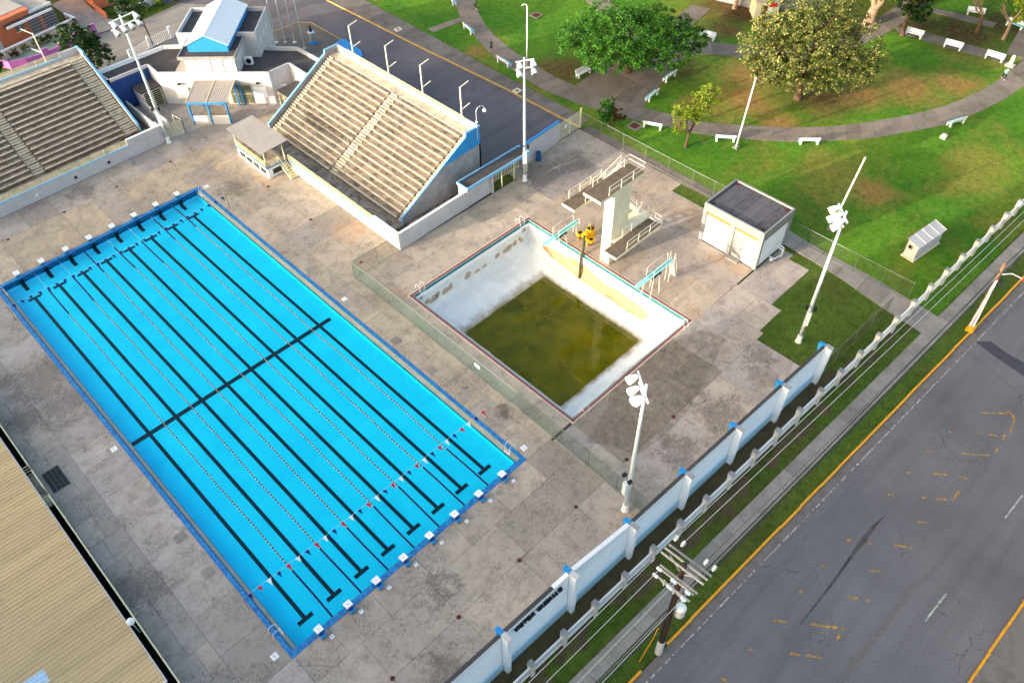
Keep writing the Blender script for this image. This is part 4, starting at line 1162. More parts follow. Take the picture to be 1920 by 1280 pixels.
# ------------------------------------------------------------------ pump and hose
pm = thing("water_pump", "yellow trailer pump with black panels standing at the diving pool edge", "pump", (45.85, 14.3, 0))
MB().box(45.35,46.5,13.85,14.75,.38,.5).build("frame", MAT['pump'], pm)
MB().lathe((45.45,14.3,.85), [(.05,-.3),(.32,-.28),(.36,0),(.32,.26),(.1,.3)], 14, (1,0,.15)).build("volute", MAT['pump'], pm)
MB().box(45.85,46.6,14.0,14.6,.5,1.25).build("engine_housing", MAT['pump'], pm)
MB().box(45.92,46.55,14.02,14.58,1.25,1.30).build("engine_cover", MAT['black'], pm)
for (x, y) in ((45.5,13.55),(45.5,15.05)):
    q = MB().box(x-.28,x+.32,y-.26,y+.26,.35,.72).build("fender", MAT['pump'], pm)
    MB().box(x-.2,x+.2,y-.18,y+.18,.72,.735).build("fender_panel", MAT['black'], q)
    wl = MB().lathe((x,y,.28), [(.1,-.1),(.28,-.1),(.3,-.06),(.3,.06),(.28,.1),(.1,.1)], 16, (0,1,0)).build("wheel", MAT['black'], pm)
    MB().lathe((x,y,.28), [(.15,-.115),(.15,.115)], 12, (0,1,0)).build("wheel_rim", MAT['purewhite'], wl)
for (x, y) in ((45.05,13.7),(45.05,14.9),(46.7,14.3)):
    MB().tube((x,y,0),(x,y,.55),.05,n=6).build("leg", MAT['pump'], pm)
MB().path([(45.9,14.0,1.25),(45.9,14.0,1.6),(46.1,14.3,1.72),(46.3,14.6,1.6),(46.3,14.6,1.25)], .03, 6).build("lifting_bail", MAT['pump'], pm)
MB().tube((46.45,14.15,1.25),(46.45,14.15,1.75),.06,n=8).build("exhaust", MAT['rust'], pm)
MB().tube((46.7,14.3,.42),(47.9,14.5,.25),.05,n=6).build("drawbar", MAT['pump'], pm)
b = MB(); b.smooth = True
b.path([(45.2,14.2,.95),(44.9,14.0,1.05),(44.55,13.7,.75),(44.2,13.4,.42),(43.85,13.2,.30),(43.5,13.1,-.1),(43.42,13.05,-.8),(43.38,13.0,-1.8),(43.36,13.0,-2.55)], .12, 10)
hs = b.build("suction_hose", MAT['hose']); tag(hs, "thick olive hose running from the yellow pump down the diving pool wall", "hose")
MB().lathe((43.36,13.0,-2.62),[(.13,-.2),(.16,-.15),(.16,.05),(.12,.1)],10).build("strainer", MAT['rust'], hs)

# ------------------------------------------------------------------ pump house
ph = thing("pump_house", "small white flat roofed pump house with dark roof beside the diving pool", "building", (56.4, 3.0, 0))
px0, px1, py0, py1 = 53.85, 59.1, -0.42, 6.42
MB().box(px0+.14, px1-.14, py0+.14, py1-.14, 0, 4.2).build("wall", MAT['purewhite'], ph)
rf = MB().box(px0+.16, px1-.16, py0+.16, py1-.16, 4.2, 4.42).build("roof", MAT['roofdark'], ph)
for k in range(6):
    y = lerp(py0+.35, py1-.35, k/6)
    MB().box(px0+.3, px1-.3, y+.015, y+(py1-py0-.7)/6-.015, 4.42, 4.432).build("roof_felt_sheet", MAT['felt'], rf)
for (x, y) in ((px0+.6,py0+.6),(px0+.6,py1-.6),(px1-.6,py0+.6),(px1-.6,py1-.6)):
    MB().lathe((x,y,4.42),[(.16,0),(.16,.08),(.12,.08),(.12,.02)],10).build("roof_outlet", MAT['rust'], rf)
for q in ((px0,px1,py0,py0+.16),(px0,px1,py1-.16,py1),(px0,px0+.16,py0+.16,py1-.16),(px1-.16,px1,py0+.16,py1-.16)):
    MB().box(*q, 3.72, 4.62).build("parapet_beam", MAT['phgrey'], ph)
for (x, y) in ((px0,py0),(px0,py1-.42),(px1-.36,py0),(px1-.36,py1-.42),(px0,2.68)):
    MB().box(x, x+.36, y, y+.42, 0, 3.72).build("column", MAT['phgrey'], ph)
for (y0,y1) in ((py0+.42,2.68),(3.10,py1-.42)):
    n = 5
    for k in range(n):
        MB().box(px0+.09, px0+.145, lerp(y0,y1,k/n)+.01, lerp(y0,y1,(k+1)/n)-.01, 3.28, 3.72).build("vent_panel", MAT['tan_panel'], ph)
for k in range(6):
    MB().box(lerp(px0+.36,px1-.36,k/6)+.01, lerp(px0+.36,px1-.36,(k+1)/6)-.01, py0+.09, py0+.145, 3.28, 3.72).build("vent_panel", MAT['tan_panel'], ph)
dr = MB().box(px0+.09, px0+.145, 1.45, 2.62, .1, 3.0).build("door", MAT['phgrey'], ph)
MB().box(px0+.06, px0+.092, 1.85, 2.2, 1.85, 2.2).build("door_vent", MAT['roofgrey'], dr)
MB().lathe((px0+.09,1.62,1.15),[(.05,0),(.05,.05)],8,(-1,0,0)).lathe((px0+.09,1.62,1.42),[(.06,0),(.06,.05)],8,(-1,0,0)).build("lock", MAT['black'], dr)
MB().box(px0-.55, px0-.01, 1.35, 2.75, 0.012, .16).build("door_step", MAT['sidewalk'], ph)
MB().tube((px0+.04,3.0,1.3),(px0+.04,3.0,1.9),.02,n=6).build("light_switch", MAT['black'], ph)
pi_ = thing("pipework", "white bent pipes and valve beside the pump house side wall", "pipes", (57.6, -1.0, 0))
for dx in (0, .35):
    b = MB(); b.smooth = True
    b.path([(57.2+dx,-.4,1.0),(57.2+dx,-1.0+dx*.2,1.0),(57.25+dx,-1.15+dx*.2,.92),(57.25+dx,-1.2+dx*.2,0.0)], .07, 8).build("pipe", MAT['purewhite'], pi_)
MB().path([(56.2,-.45,.35),(56.2,-1.0,.35),(57.2,-1.2,.35)], .07, 8).build("pipe", MAT['purewhite'], pi_)
MB().lathe((56.0,-.8,.3),[(.05,-.2),(.17,-.12),(.2,0),(.17,.12),(.05,.2)],12,(0,0,1)).build("valve_body", MAT['purewhite'], pi_)

# ------------------------------------------------------------------ utility shed on the lawn
sh = thing("equipment_shed", "small grey-white metal equipment housing alone on the lawn", "shed", (67.7, -10.5, 0))
sv = Vector((1, -.125, 0)).normalized(); sn_ = Vector((-sv.y, sv.x, 0)); o0 = Vector((65.75, -10.75, 0))
def SP_(a, d_, z): q = o0 + sv*a + sn_*d_; return (q.x, q.y, z)
MB().prism([SP_(-.12,-.12,0)[:2], SP_(4.4,-.12,0)[:2], SP_(4.4,1.3,0)[:2], SP_(-.12,1.3,0)[:2]], -.03, .12).build("plinth", MAT['rimstone'], sh)
b = MB(); zl, zh = 1.75, 2.05
b.add([SP_(0,0,.12),SP_(4.28,0,.12),SP_(4.28,1.18,.12),SP_(0,1.18,.12),SP_(0,0,zl),SP_(4.28,0,zl),SP_(4.28,1.18,zh),SP_(0,1.18,zh)], [(0,3,2,1),(4,5,6,7),(0,1,5,4),(1,2,6,5),(2,3,7,6),(3,0,4,7)])
b.build("wall", MAT['offwhite'], sh)
for k in range(4):
    a0, a1 = lerp(-.12,4.4,k/4)+.012, lerp(-.12,4.4,(k+1)/4)-.012
    b = MB(); b.add([SP_(a0,-.12,zl-.0),SP_(a1,-.12,zl-.0),SP_(a1,1.3,zh+.06),SP_(a0,1.3,zh+.06),SP_(a0,-.12,zl+.06),SP_(a1,-.12,zl+.06),SP_(a1,1.3,zh+.12),SP_(a0,1.3,zh+.12)], [(0,3,2,1),(4,5,6,7),(0,1,5,4),(1,2,6,5),(2,3,7,6),(3,0,4,7)])
    b.build("roof_sheet", MAT['offwhite'], sh)
    q = SP_(a1+.012, .6, (zl+zh)/2+.12)
    MB().beam(SP_(a1+.012,-.12,zl+.075), SP_(a1+.012,1.3,zh+.135), .05, .05).build("roof_seam", MAT['purewhite'], sh)
wn = MB().obox(SP_(-.01,.75,1.35), sn_*.22, Vector((0,0,.2)), sv*.015).build("window", MAT['black'], sh)
MB().obox(SP_(-.02,.6,1.35), sn_*.07, Vector((0,0,.18)), sv*.015).build("window_light", MAT['tan_panel'], wn)
# ================================================================== SPECTATOR STANDS
def grooved(out0, zt, grooves, th=.2, z0=0.0, g=.025, gw=.035):
    # closed wall profile (o, z): street/outer side at o = out0 with grooves, inner side at out0 - th
    pr = [(out0, z0)]
    for z in grooves:
        if z0 < z < zt - .05: pr += [(out0, z-gw), (out0-g, z-gw*.4), (out0-g, z+gw*.4), (out0, z+gw)]
    pr += [(out0, zt), (out0-th, zt), (out0-th, z0)]
    return pr
def bar_rail(parent, p0, p1, z0, z1, nb, mat, name="railing", post=2.0):
    p0 = Vector(p0); p1 = Vector(p1); p0.z = p1.z = 0
    n = max(1, int((p1-p0).length/post))
    o = None; b = MB()
    for k in range(nb):
        z = lerp(z0+.08, z1, k/(nb-1))
        b.beam(p0+Vector((0,0,z)), p1+Vector((0,0,z)), .035, .035)
    o = b.build(name, mat, parent)
    for k in range(n+1):
        q = p0.lerp(p1, k/n); MB().beam(q+Vector((0,0,z0)), q+Vector((0,0,z1+.02)), .06, .06).build("rail_post", mat, o)
    return o
def stand(name, label, Fm, L, sections, aisles, endwalls, pmat, hidefar=False):
    loc = Fm(L/2, 0, 0)
    t = thing(name, label, "bleacher", loc)
    NR, TR, RI, Z0 = 16, .622, .357, .42
    def PB(prof, a0, a1, nm, mat, parent=t):
        b = MB(); n = len(prof)
        b.add([Fm(a0, d_, z) for d_, z in prof] + [Fm(a1, d_, z) for d_, z in prof],
              [tuple(range(n)), tuple(range(2*n-1, n-1, -1))] + [(i, i+n, (i+1) % n + n, (i+1) % n) for i in range(n)])
        return b.build(nm, mat, parent)
    rec = lambda d0, d1, z0, z1: [(d0,z0),(d1,z0),(d1,z1),(d0,z1)]
    PB([(0.05,0),(0.05,.03),(9.97,5.70),(11.1,5.70),(11.1,0)], .2, L-.2, "body", MAT['stand'])
    for k in range(NR):
        d0, z = TR*k, Z0 + RI*k
        for (a0, a1) in sections:
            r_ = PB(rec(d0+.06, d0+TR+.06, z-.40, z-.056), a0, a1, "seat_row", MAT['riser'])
            PB(rec(d0+.172, d0+TR+.058, z-.05, z-.02), a0, a1, "tread_slab", MAT['stand'], r_)
            nseg = 3
            for s_ in range(nseg):
                PB(rec(d0-.05, d0+.17, z-.075, z+random.uniform(-.008,.008)), lerp(a0,a1,s_/nseg)+(.006 if s_ else -.08), lerp(a0,a1,(s_+1)/nseg)-(.006 if s_<nseg-1 else -.08), "seat_plank", MAT['seat'], r_)
        for (a0, a1) in aisles:
            PB(rec(d0+.0, d0+TR, z-.42, z-.20), a0, a1, "aisle_tread", MAT['stand'])
            PB(rec(d0+.02, d0+.22, z-.20, z-.10), a0+.1, a1-.1, "aisle_step", MAT['seat'])
            PB(rec(d0+.33, d0+.53, z-.20, z+.07), a0+.1, a1-.1, "aisle_step", MAT['seat'])
    PB(rec(9.95, 11.12, 5.60, 5.82), .2, L-.2, "top_walkway", MAT['seat'])
    # back wall, lower between its ends, with a railing
    e = 2.3
    PB(rec(11.1, 11.32, 0, 6.05), 0, L, "back_wall", pmat)
    PB(rec(11.1, 11.32, 6.05, 6.62), 0, e, "back_wall_end", pmat); PB(rec(11.1, 11.32, 6.05, 6.62), L-e, L, "back_wall_end", pmat)
    PB(rec(11.08, 11.34, 6.05, 6.09), e, L-e, "wall_cap", MAT['lighttrim'])
    bar_rail(t, Fm(e, 11.2, 0), Fm(L-e, 11.2, 0), 6.09, 6.75, 6, MAT['yellow'], "top_railing", 2.6)
    prof = [(0,0),(0,.95),(9.35,6.22),(9.35,6.64),(11.32,6.64),(11.32,0)]
    for (a0, a1, outer) in endwalls:
        w = PB(prof, a0, a1, "end_wall", MAT['rawblock'])
        n = len(prof)
        tr = [(-.03,0),(-.03,.97),(9.32,6.24),(9.32,6.67),(11.34,6.67),(11.34,6.60),(9.42,6.60),(9.42,6.16),(.06,.90),(.06,0)]
        PB(tr, a0-.02, a1+.02, "edge_trim", MAT['lighttrim'], w)
        oa = (a0-.006, a0) if outer < 0 else (a1, a1+.006)
        PB([(5.9,4.15),(9.35,6.1),(9.35,6.6),(11.3,6.6),(11.3,4.5)], *oa, "painted_panel", MAT['trim'], w)
    return t, PB, rec
random.seed(77)
FR = lambda a, d_, z: Vector((34.15+d_, 29.6+a, z))
FL = lambda a, d_, z: Vector((23.3-a, 65.75+d_, z))
rs, PBr, rec = stand("bleachers", "sunlit concrete bleachers between the diving pool and the entrance building", FR, 25.0, [(1.15,11.6),(13.1,23.65)], [(0.22,1.05),(11.7,13.0),(23.75,24.78)], [(0,.2,-1),(24.8,25,1)], MAT['white'])
ls, PBl, rec = stand("bleachers", "shaded concrete bleachers behind the far end of the swimming pool", FL, 27.0, [(2.05,11.5),(13.1,24.5)], [(0.22,1.95),(11.6,13.0)], [(0,.2,-1)], MAT['offwhite'])
# front walls of the stands
G5 = [.35,.62,.89,1.16,1.45,1.75]
def wall_run(parent, p0, p1, out, zt, mat, cap=None, name="front_wall", gro=G5, th=.22):
    o = MB().extr(grooved(0, zt, gro, th), p0, p1, out).build(name, mat, parent)
    if cap:
        p0 = Vector(p0); p1 = Vector(p1); out = Vector(out)
        MB().extr([(.03,zt),(.03,zt+.05),(-th-.03,zt+.05),(-th-.03,zt)], p0, p1, out).build("wall_cap", cap, o)
    return o
w1 = thing("parapet_wall", "white grooved parapet wall along the foot of the sunlit bleachers", "wall", (31.5, 36, 0))
wall_run(w1, (31.38,26.7,0), (31.38,30.8,0), (-1,0,0), 2.05, MAT['white'], MAT['purewhite'])
wall_run(w1, (31.38,30.8,0), (31.38,46.2,0), (-1,0,0), 1.22, MAT['white'], MAT['lighttrim'])
bar_rail(w1, (31.5,30.8,0), (31.5,46.2,0), 1.27, 2.0, 5, MAT['yellow'], "railing", 2.6)
wall_run(w1, (31.6,26.7,0), (40.9,26.9,0), (.0215,-1,0), 2.08, MAT['offwhite'], MAT['purewhite'], "return_wall")
wall_run(w1, (40.9,26.9,0), (44.25,26.97,0), (.0215,-1,0), 2.5, MAT['offwhite'], None, "return_wall")
MB().box(44.25,44.55,26.75,27.1,0,2.5).build("wall_pier", MAT['offwhite'], w1)
MB().box(34.4,44.2,27.2,29.5,0.0,.03).build("passage_floor", MAT['stand'], w1)
w2 = thing("parapet_wall", "grey-white grooved parapet wall along the foot of the shaded bleachers", "wall", (10, 61.4, 0))
wall_run(w2, (20.0,61.35,0), (24.2,61.35,0), (0,-1,0), 2.25, MAT['offwhite'], MAT['purewhite'])
wall_run(w2, (-4,61.35,0), (20.0,61.35,0), (0,-1,0), 1.5, MAT['offwhite'], MAT['lighttrim'])
bar_rail(w2, (-4,61.48,0), (20.0,61.48,0), 1.55, 2.25, 5, MAT['yellow'], "railing", 2.6)
for x in (9.0, 13.4, 17.3):
    MB().box(x-.14,x+.14,61.30,61.36,.55,.85).build("wall_lamp", MAT['black'] if x > 10 else MAT['purewhite'], w2)
MB().box(-4,20.6,61.6,65.7,-.1,.02).build("walkway_floor", MAT['stand'], w2)
MB().box(31.62,34.15,29.6,54.6,-.1,.02).build("walkway_floor", MAT['stand'], w1)
# ramp walls between the shaded stand and the entrance building
rw = thing("ramp_walls", "two low white walls flanking a passage beside the shaded bleachers", "wall", (24.9, 66, 0))
MB().box(24.35,24.55,61.6,70.9,0,1.25).build("ramp_wall", MAT['white'], rw); MB().box(25.75,25.95,63.4,70.0,0,1.25).build("ramp_wall", MAT['white'], rw)
MB().box(24.0,24.2,61.55,62.6,0,2.25).build("ramp_wall_end", MAT['offwhite'], rw)
kb_ = thing("grille_kiosk", "low flat roofed store with a pale yellow grille beside the entrance building", "kiosk", (27.2, 70, 0))
MB().box(25.9,28.4,69.0,71.1,0,2.35).build("wall", MAT['offwhite'], kb_); MB().box(25.8,28.5,68.9,71.15,2.35,2.55).build("roof", MAT['roofdark'], kb_)
gr = bar_rail(kb_, (26.1,68.96,0), (28.3,68.96,0), .1, 2.2, 9, MAT['yellow'], "grille", 1.0)
MB().box(26.1,28.3,68.985,69.0,.1,2.2).build("grille_opening", MAT['dark'], kb_)
gt = thing("steel_gate", "pale yellow barred gate standing open at the corner floodlight pole", "gate", (25.6, 62.6, 0))
bar_rail(gt, (24.75,61.75,0), (26.75,61.15,0), .12, 1.9, 11, MAT['yellow'], "gate_leaf", 1.0)
bar_rail(gt, (26.75,61.15,0), (26.55,63.0,0), .12, 1.9, 2, MAT['yellow'], "gate_frame", 3)

# ------------------------------------------------------------------ antennas and lamp on the back wall of the sunlit stand
for i, y in enumerate((51.6, 44.9, 38.9, 32.5)):
    o_ = ["nearest the entrance building","second from the entrance building","third from the entrance building","nearest the goose-neck lamp"][i]
    t = thing("bracket_mast", "cream T-shaped bracket mast behind the sunlit bleachers, %s" % o_, "mast", (45.6, y, 5), group="masts behind the sunlit bleachers")
    MB().beam((45.6,y,5.2),(45.6,y,9.9),.12,.12).build("post", MAT['rail'], t)
    MB().beam((45.6,y,9.85),(46.9,y+.1,10.0),.09,.09).build("upper_arm", MAT['rail'], t)
    MB().beam((45.6,y,7.2),(46.9,y+.1,7.4),.09,.09).build("lower_arm", MAT['rail'], t)
t = thing("goose_neck_lamp", "grey goose-neck lamp with round globe on the sunlit bleachers' blue corner", "lamp", (45.0, 29.5, 5.3))
MB().path([(45,29.5,5.2),(45,29.5,8.6),(45.15,29.45,8.95),(45.5,29.4,9.05),(45.85,29.35,8.95),(46.0,29.3,8.6)], .045, 8).build("pole", MAT['galv'], t)
MB().lathe((46.0,29.3,8.35),[(.05,-.18),(.17,-.1),(.2,0),(.17,.12),(.06,.25)],12).build("globe", MAT['lampwhite'], t)
MB().lathe((44.95,29.45,7.4),[(.12,-.05),(.16,0),(.12,.05)],10).build("junction_box", MAT['lampwhite'], t)

# ------------------------------------------------------------------ canopy, side wall and gate east of the sunlit stand
cy = thing("walkway_canopy", "flat dark canopy with pale blue edge on cream posts beside the sunlit bleachers", "canopy", (45.2, 27.3, 0))
MB().box(40.7,49.75,26.62,28.1,2.52,2.62).build("roof", MAT['roofdark'], cy)
for q in ((40.6,49.85,26.5,26.62),(40.6,49.85,28.1,28.22),(40.6,40.7,26.62,28.1),(49.75,49.85,26.62,28.1)):
    MB().box(*q, 2.45, 2.78).build("fascia", MAT['lighttrim'], cy)
for x in (45.82,47.69,49.7):
    MB().tube((x,26.8,0),(x,26.8,2.5),.06,n=8).build("post", MAT['yellow'], cy)
bar_rail(cy, (44.5,28.0,0), (49.6,28.0,0), .1, 2.3, 3, MAT['yellow'], "grille", .28)
MB().box(40.7,40.8,26.75,28.1,0,2.4).build("end_wall", MAT['offwhite'], cy)
sw_ = thing("boundary_wall", "pale blue-grey wall with bright blue cap between canopy and barred gate", "wall", (53.5, 28.1, 0))
MB().extr([(0,0),(0,2.6),(-.2,2.6),(-.2,0)], (49.9,27.75,0), (56.4,28.2,0), (0.07,-1,0)).build("wall", MAT['offwhite'], sw_)
MB().extr([(.05,2.6),(.05,2.75),(-.25,2.75),(-.25,2.6)], (49.9,27.75,0), (56.4,28.2,0), (0.07,-1,0)).build("cap", MAT['trim'], sw_)
gg = thing("sliding_gate", "pale yellow barred gate closing the deck beside the back street", "gate", (58.4, 28.3, 0))
bar_rail(gg, (56.5,28.22,0), (60.2,28.35,0), .1, 2.3, 12, MAT['yellow'], "gate_leaf", 1.8)
MB().beam((60.3,28.36,0),(60.3,28.36,2.6),.16,.16).build("gate_post", MAT['yellow'], gg)
MB().box(57.3,57.7,28.16,28.19,1.35,1.7).build("notice_plate", MAT['purewhite'], gg)
bl = thing("waste_drum", "blue plastic drum standing against the boundary wall near a floodlight pole", "drum", (52.17, 27.4, 0))
b = MB(); b.smooth = True
b.lathe((52.17,27.4,0),[(.29,0),(.30,.05),(.30,.33),(.32,.36),(.30,.39),(.30,.68),(.32,.71),(.30,.74),(.30,1.05),(.28,1.08),(.24,1.08),(.24,.75)],16).build("drum_body", MAT['bluebarrel'], bl)
MB().lathe((52.17,27.4,.72),[(.235,0),(.235,.02)],16).build("drum_inside", MAT['dark'], bl)

# ================================================================== OFFICIALS' BOOTH
bo = thing("officials_booth", "white booth with roof terrace under a grey corrugated canopy before the sunlit bleachers", "booth", (30, 49.6, 0))
bx0,bx1,by0,by1 = 28.8,31.25,46.45,52.75
MB().box(bx0,bx1,by0,by1,0,1.28).build("wall", MAT['purewhite'], bo)
for k in range(4):
    y0 = lerp(by0+.3,by1-.3,k/4)+.08; y1 = lerp(by0+.3,by1-.3,(k+1)/4)-.08
    w = MB().box(bx0-.006,bx0+.02,y0,y1,.28,.95).build("window", MAT['glass'], bo)
    MB().box(bx0-.03,bx0-.007,y0-.05,y1+.05,.22,.28).build("window_sill", MAT['purewhite'], w)
w = MB().box(bx0+.6,bx0+1.8,by0-.006,by0+.02,.3,.95).build("window", MAT['glass'], bo)
MB().box(bx0+.5,bx0+1.9,by0-.03,by0-.007,.22,.30).build("window_sill", MAT['purewhite'], w)
MB().box(bx0-.1,bx1+.05,by0-.1,by1+.1,1.28,1.36).build("terrace_floor", MAT['stand'], bo)
MB().box(bx0-.12,bx0-.02,by0-.1,by1+.1,1.365,1.44).box(bx0-.02,bx1-.3,by0-.12,by0-.02,1.365,1.44).build("blue_kerb", MAT['trim'], bo)
bar_rail(bo, (bx0,by0,0), (bx0,by1,0), 1.36, 2.15, 5, MAT['yellow'], "railing", 2.0)
bar_rail(bo, (bx0,by0,0), (bx1-1.0,by0,0), 1.36, 2.15, 5, MAT['yellow'], "railing", 1.4)
for (x, y) in ((bx0+.05,by0+.05),(bx1-.05,by0+.05),(bx0+.05,by1-.05),(bx1-.05,by1-.05)):
    MB().beam((x,y,1.36),(x,y,3.35),.08,.08).build("post", MAT['yellow'], bo)
def corrugated(x0, x1, y0, y1, zf, pitch, amp, along='x'):
    # ribs run along 'along'; zf(x, y) gives the height
    b = MB()
    if along == 'x':
        n = int((y1-y0)/pitch*4)
        for k in range(n+1):
            y = lerp(y0,y1,k/n); h = amp*(0 if k % 4 in (0,1) else 1)
            for x in (x0,x1): b.v.append((x,y,zf(x,y)+h))
        b.f = [(2*k,2*k+1,2*k+3,2*k+2) for k in range(n)]
    else:
        n = int((x1-x0)/pitch*4)
        for k in range(n+1):
            x = lerp(x0,x1,k/n); h = amp*(0 if k % 4 in (0,1) else 1)
            for y in (y0,y1): b.v.append((x,y,zf(x,y)+h))
        b.f = [(2*k,2*k+1,2*k+3,2*k+2) for k in range(n)]
    return b
zb_ = lambda x, y: 3.42 + .05*(x-28.4)
for k in range(7):
    y0 = lerp(46.3,53.4,k/7); y1 = lerp(46.3,53.4,(k+1)/7)
    corrugated(28.45,31.95,y0,y1+.02,lambda x,y: zb_(x,y)+(.004*(k%2)),.25,.03,'x').build("roof_sheet", MAT['roofgrey'], bo, fix=False)
MB().beam((28.6,46.4,3.38),(28.6,53.3,3.38),.08,.1).beam((31.5,46.4,3.5),(31.5,53.3,3.5),.08,.1).build("purlin", MAT['yellow'], bo)
stairflight((30.75,44.5,0.1),(30.75,46.4,1.3), .8, 7, bo, MAT['yellow'])

# ================================================================== ENTRANCE BUILDING (set at 45 degrees)
EO = Vector((33.2, 63.75, 0)); e1 = Vector((math.sqrt(.5), -math.sqrt(.5), 0)); e2 = Vector((math.sqrt(.5), math.sqrt(.5), 0))
def E(a, d_, z): return EO + e1*a + e2*d_ + Vector((0,0,z))
def EBX(b, a0, a1, d0, d1, z0, z1):
    return b.obox(E((a0+a1)/2,(d0+d1)/2,(z0+z1)/2), e1*((a1-a0)/2), e2*((d1-d0)/2), Vector((0,0,(z1-z0)/2)))
eb = thing("entrance_building", "white entrance building with blue gable and white ridge roof between the two bleachers", "building", EO)
LOW = [(23.5,71.3),(28.6,71.3),(28.5,68.7),(38.0,58.95),(40.9,59.0),(40.9,54.9),(44.3,54.9),(44.0,61.5),(41.3,64.6),(36.2,70.2),(33.9,72.9),(32.3,74.3),(23.5,74.4)]
MB().prism(LOW, 0, 3.7).build("wall", MAT['offwhite'], eb)
def inset(P, k):
    c_ = Vector((sum(q[0] for q in P)/len(P), sum(q[1] for q in P)/len(P)))
    out = []
    n = len(P)
    for i in range(n):
        a, b_, d_ = Vector(P[i-1]), Vector(P[i]), Vector(P[(i+1) % n])
        t1 = (b_-a).normalized(); t2 = (d_-b_).normalized()
        n1 = Vector((-t1.y, t1.x)); n2 = Vector((-t2.y, t2.x)); m_ = (n1+n2)
        if m_.length < 1e-6: m_ = n1
        m_.normalize(); out.append(tuple(b_ + m_*(k/max(.35, m_.dot(n1)))))
    return out
MB().prism(inset(LOW, .12), 3.7, 3.78).build("low_roof", MAT['roofdark'], eb)
for i in range(len(LOW)):
    a, c_ = Vector((*LOW[i],0)), Vector((*LOW[(i+1) % len(LOW)],0))
    dn = (c_-a).normalized(); nn = Vector((-dn.y, dn.x, 0))
    if i in (8, 9): continue
    m_ = MAT['wallblue'] if i in (10, 11) else MAT['offwhite']
    MB().obox((a+c_)/2+nn*.1+Vector((0,0,3.98)), dn*((c_-a).length/2+.0), nn*.1, Vector((0,0,.28))).build("parapet", m_, eb)
MB().box(23.5,28.6,71.28,71.297,0,3.9).build("navy_wall_panel", MAT['navy'], eb)
# middle storey, slab and clerestory panels
EBX(MB(), -3.1,3.1,0.25,4.6,3.7,6.25).build("upper_wall", MAT['offwhite'], eb)
ts = EBX(MB(), -3.3,3.3,-.45,4.5,6.25,6.5).build("roof_slab", MAT['roofdark'], eb)
for q in ((-3.42,3.42,-.57,-.45),(-3.42,-3.3,-.45,4.5),(3.3,3.42,-.45,4.5)): EBX(MB(), *q, 6.2, 6.62).build("slab_edge", MAT['rawblock'], ts)
EBX(MB(), -1.45,3.1,.20,.247,4.3,6.15).build("clerestory_recess", MAT['roofdark'], eb)
for k in range(3):
    a0 = -1.4 + k*1.5
    EBX(MB(), a0+.06, a0+1.42, .12, .198, 4.36, 6.1).build("clerestory_panel", MAT['purewhite'], eb)
EBX(MB(), -4.6,-1.7,.4,2.9,3.8,4.3).build("roof_hatch", MAT['roofgrey'], eb)
# rear block
EBX(MB(), -4.85,4.85,4.5,11.2,0,6.45).build("rear_wall", MAT['offwhite'], eb)
EBX(MB(), -4.7,4.7,4.65,11.05,6.45,6.5).build("rear_roof", MAT['roofdark'], eb)
for q in ((-4.85,4.85,4.5,4.68),(-4.85,4.85,11.02,11.2),(-4.85,-4.67,4.68,11.02),(4.67,4.85,4.68,11.02)): EBX(MB(), *q, 6.45, 7.0).build("rear_parapet", MAT['offwhite'], eb)
for (d_, z) in ((6.0,5.4),(7.6,5.5),(9.2,5.6)): EBX(MB(), 4.85,4.87,d_-.12,d_+.12,z-.45,z+.25).build("window", MAT['purewhite'], eb)
EBX(MB(), 4.85,4.9,9.6,11.2,0,1.9).build("painted_dado", MAT['trim'], eb)
EBX(MB(), 2.0,4.7,4.47,4.5,3.8,4.6).build("pipe_chase", MAT['white'], eb)
# gable roof
hw, d0, d1, ze, zr = 2.4, .85, 10.9, 7.4, 8.55
b = MB()
b.add([E(-hw,d0,6.5),E(hw,d0,6.5),E(hw,d0,ze),E(0,d0,zr-.03),E(-hw,d0,ze),E(-hw,d1,6.5),E(hw,d1,6.5),E(hw,d1,ze),E(0,d1,zr-.03),E(-hw,d1,ze)],
      [(0,1,2,3,4),(9,8,7,6,5),(1,6,7,2),(5,0,4,9),(2,7,8,3),(4,3,8,9)])
b.build("gable_wall", MAT['trim'], eb)
for s_ in (-1, 1):
    n = 6
    for k in range(n):
        da = lerp(d0-.15,d1+.15,k/n)+.004; db = lerp(d0-.15,d1+.15,(k+1)/n)-.004
        b = MB(); q = []
        for dd_ in (da, db):
            for (a_, z_) in ((0,zr),(s_*(hw+.22),ze-.1)):
                q.append(E(a_,dd_,z_)); q.append(E(a_,dd_,z_+.05))
        b.add(q, [(0,2,3,1),(4,5,7,6),(0,4,6,2),(1,3,7,5),(0,1,5,4),(2,6,7,3)])
        b.build("roof_sheet", MAT['purewhite'], eb)
EBX(MB(), -.08,.08,d0-.15,d1+.15,zr+.03,zr+.09).build("ridge_cap", MAT['purewhite'], eb)
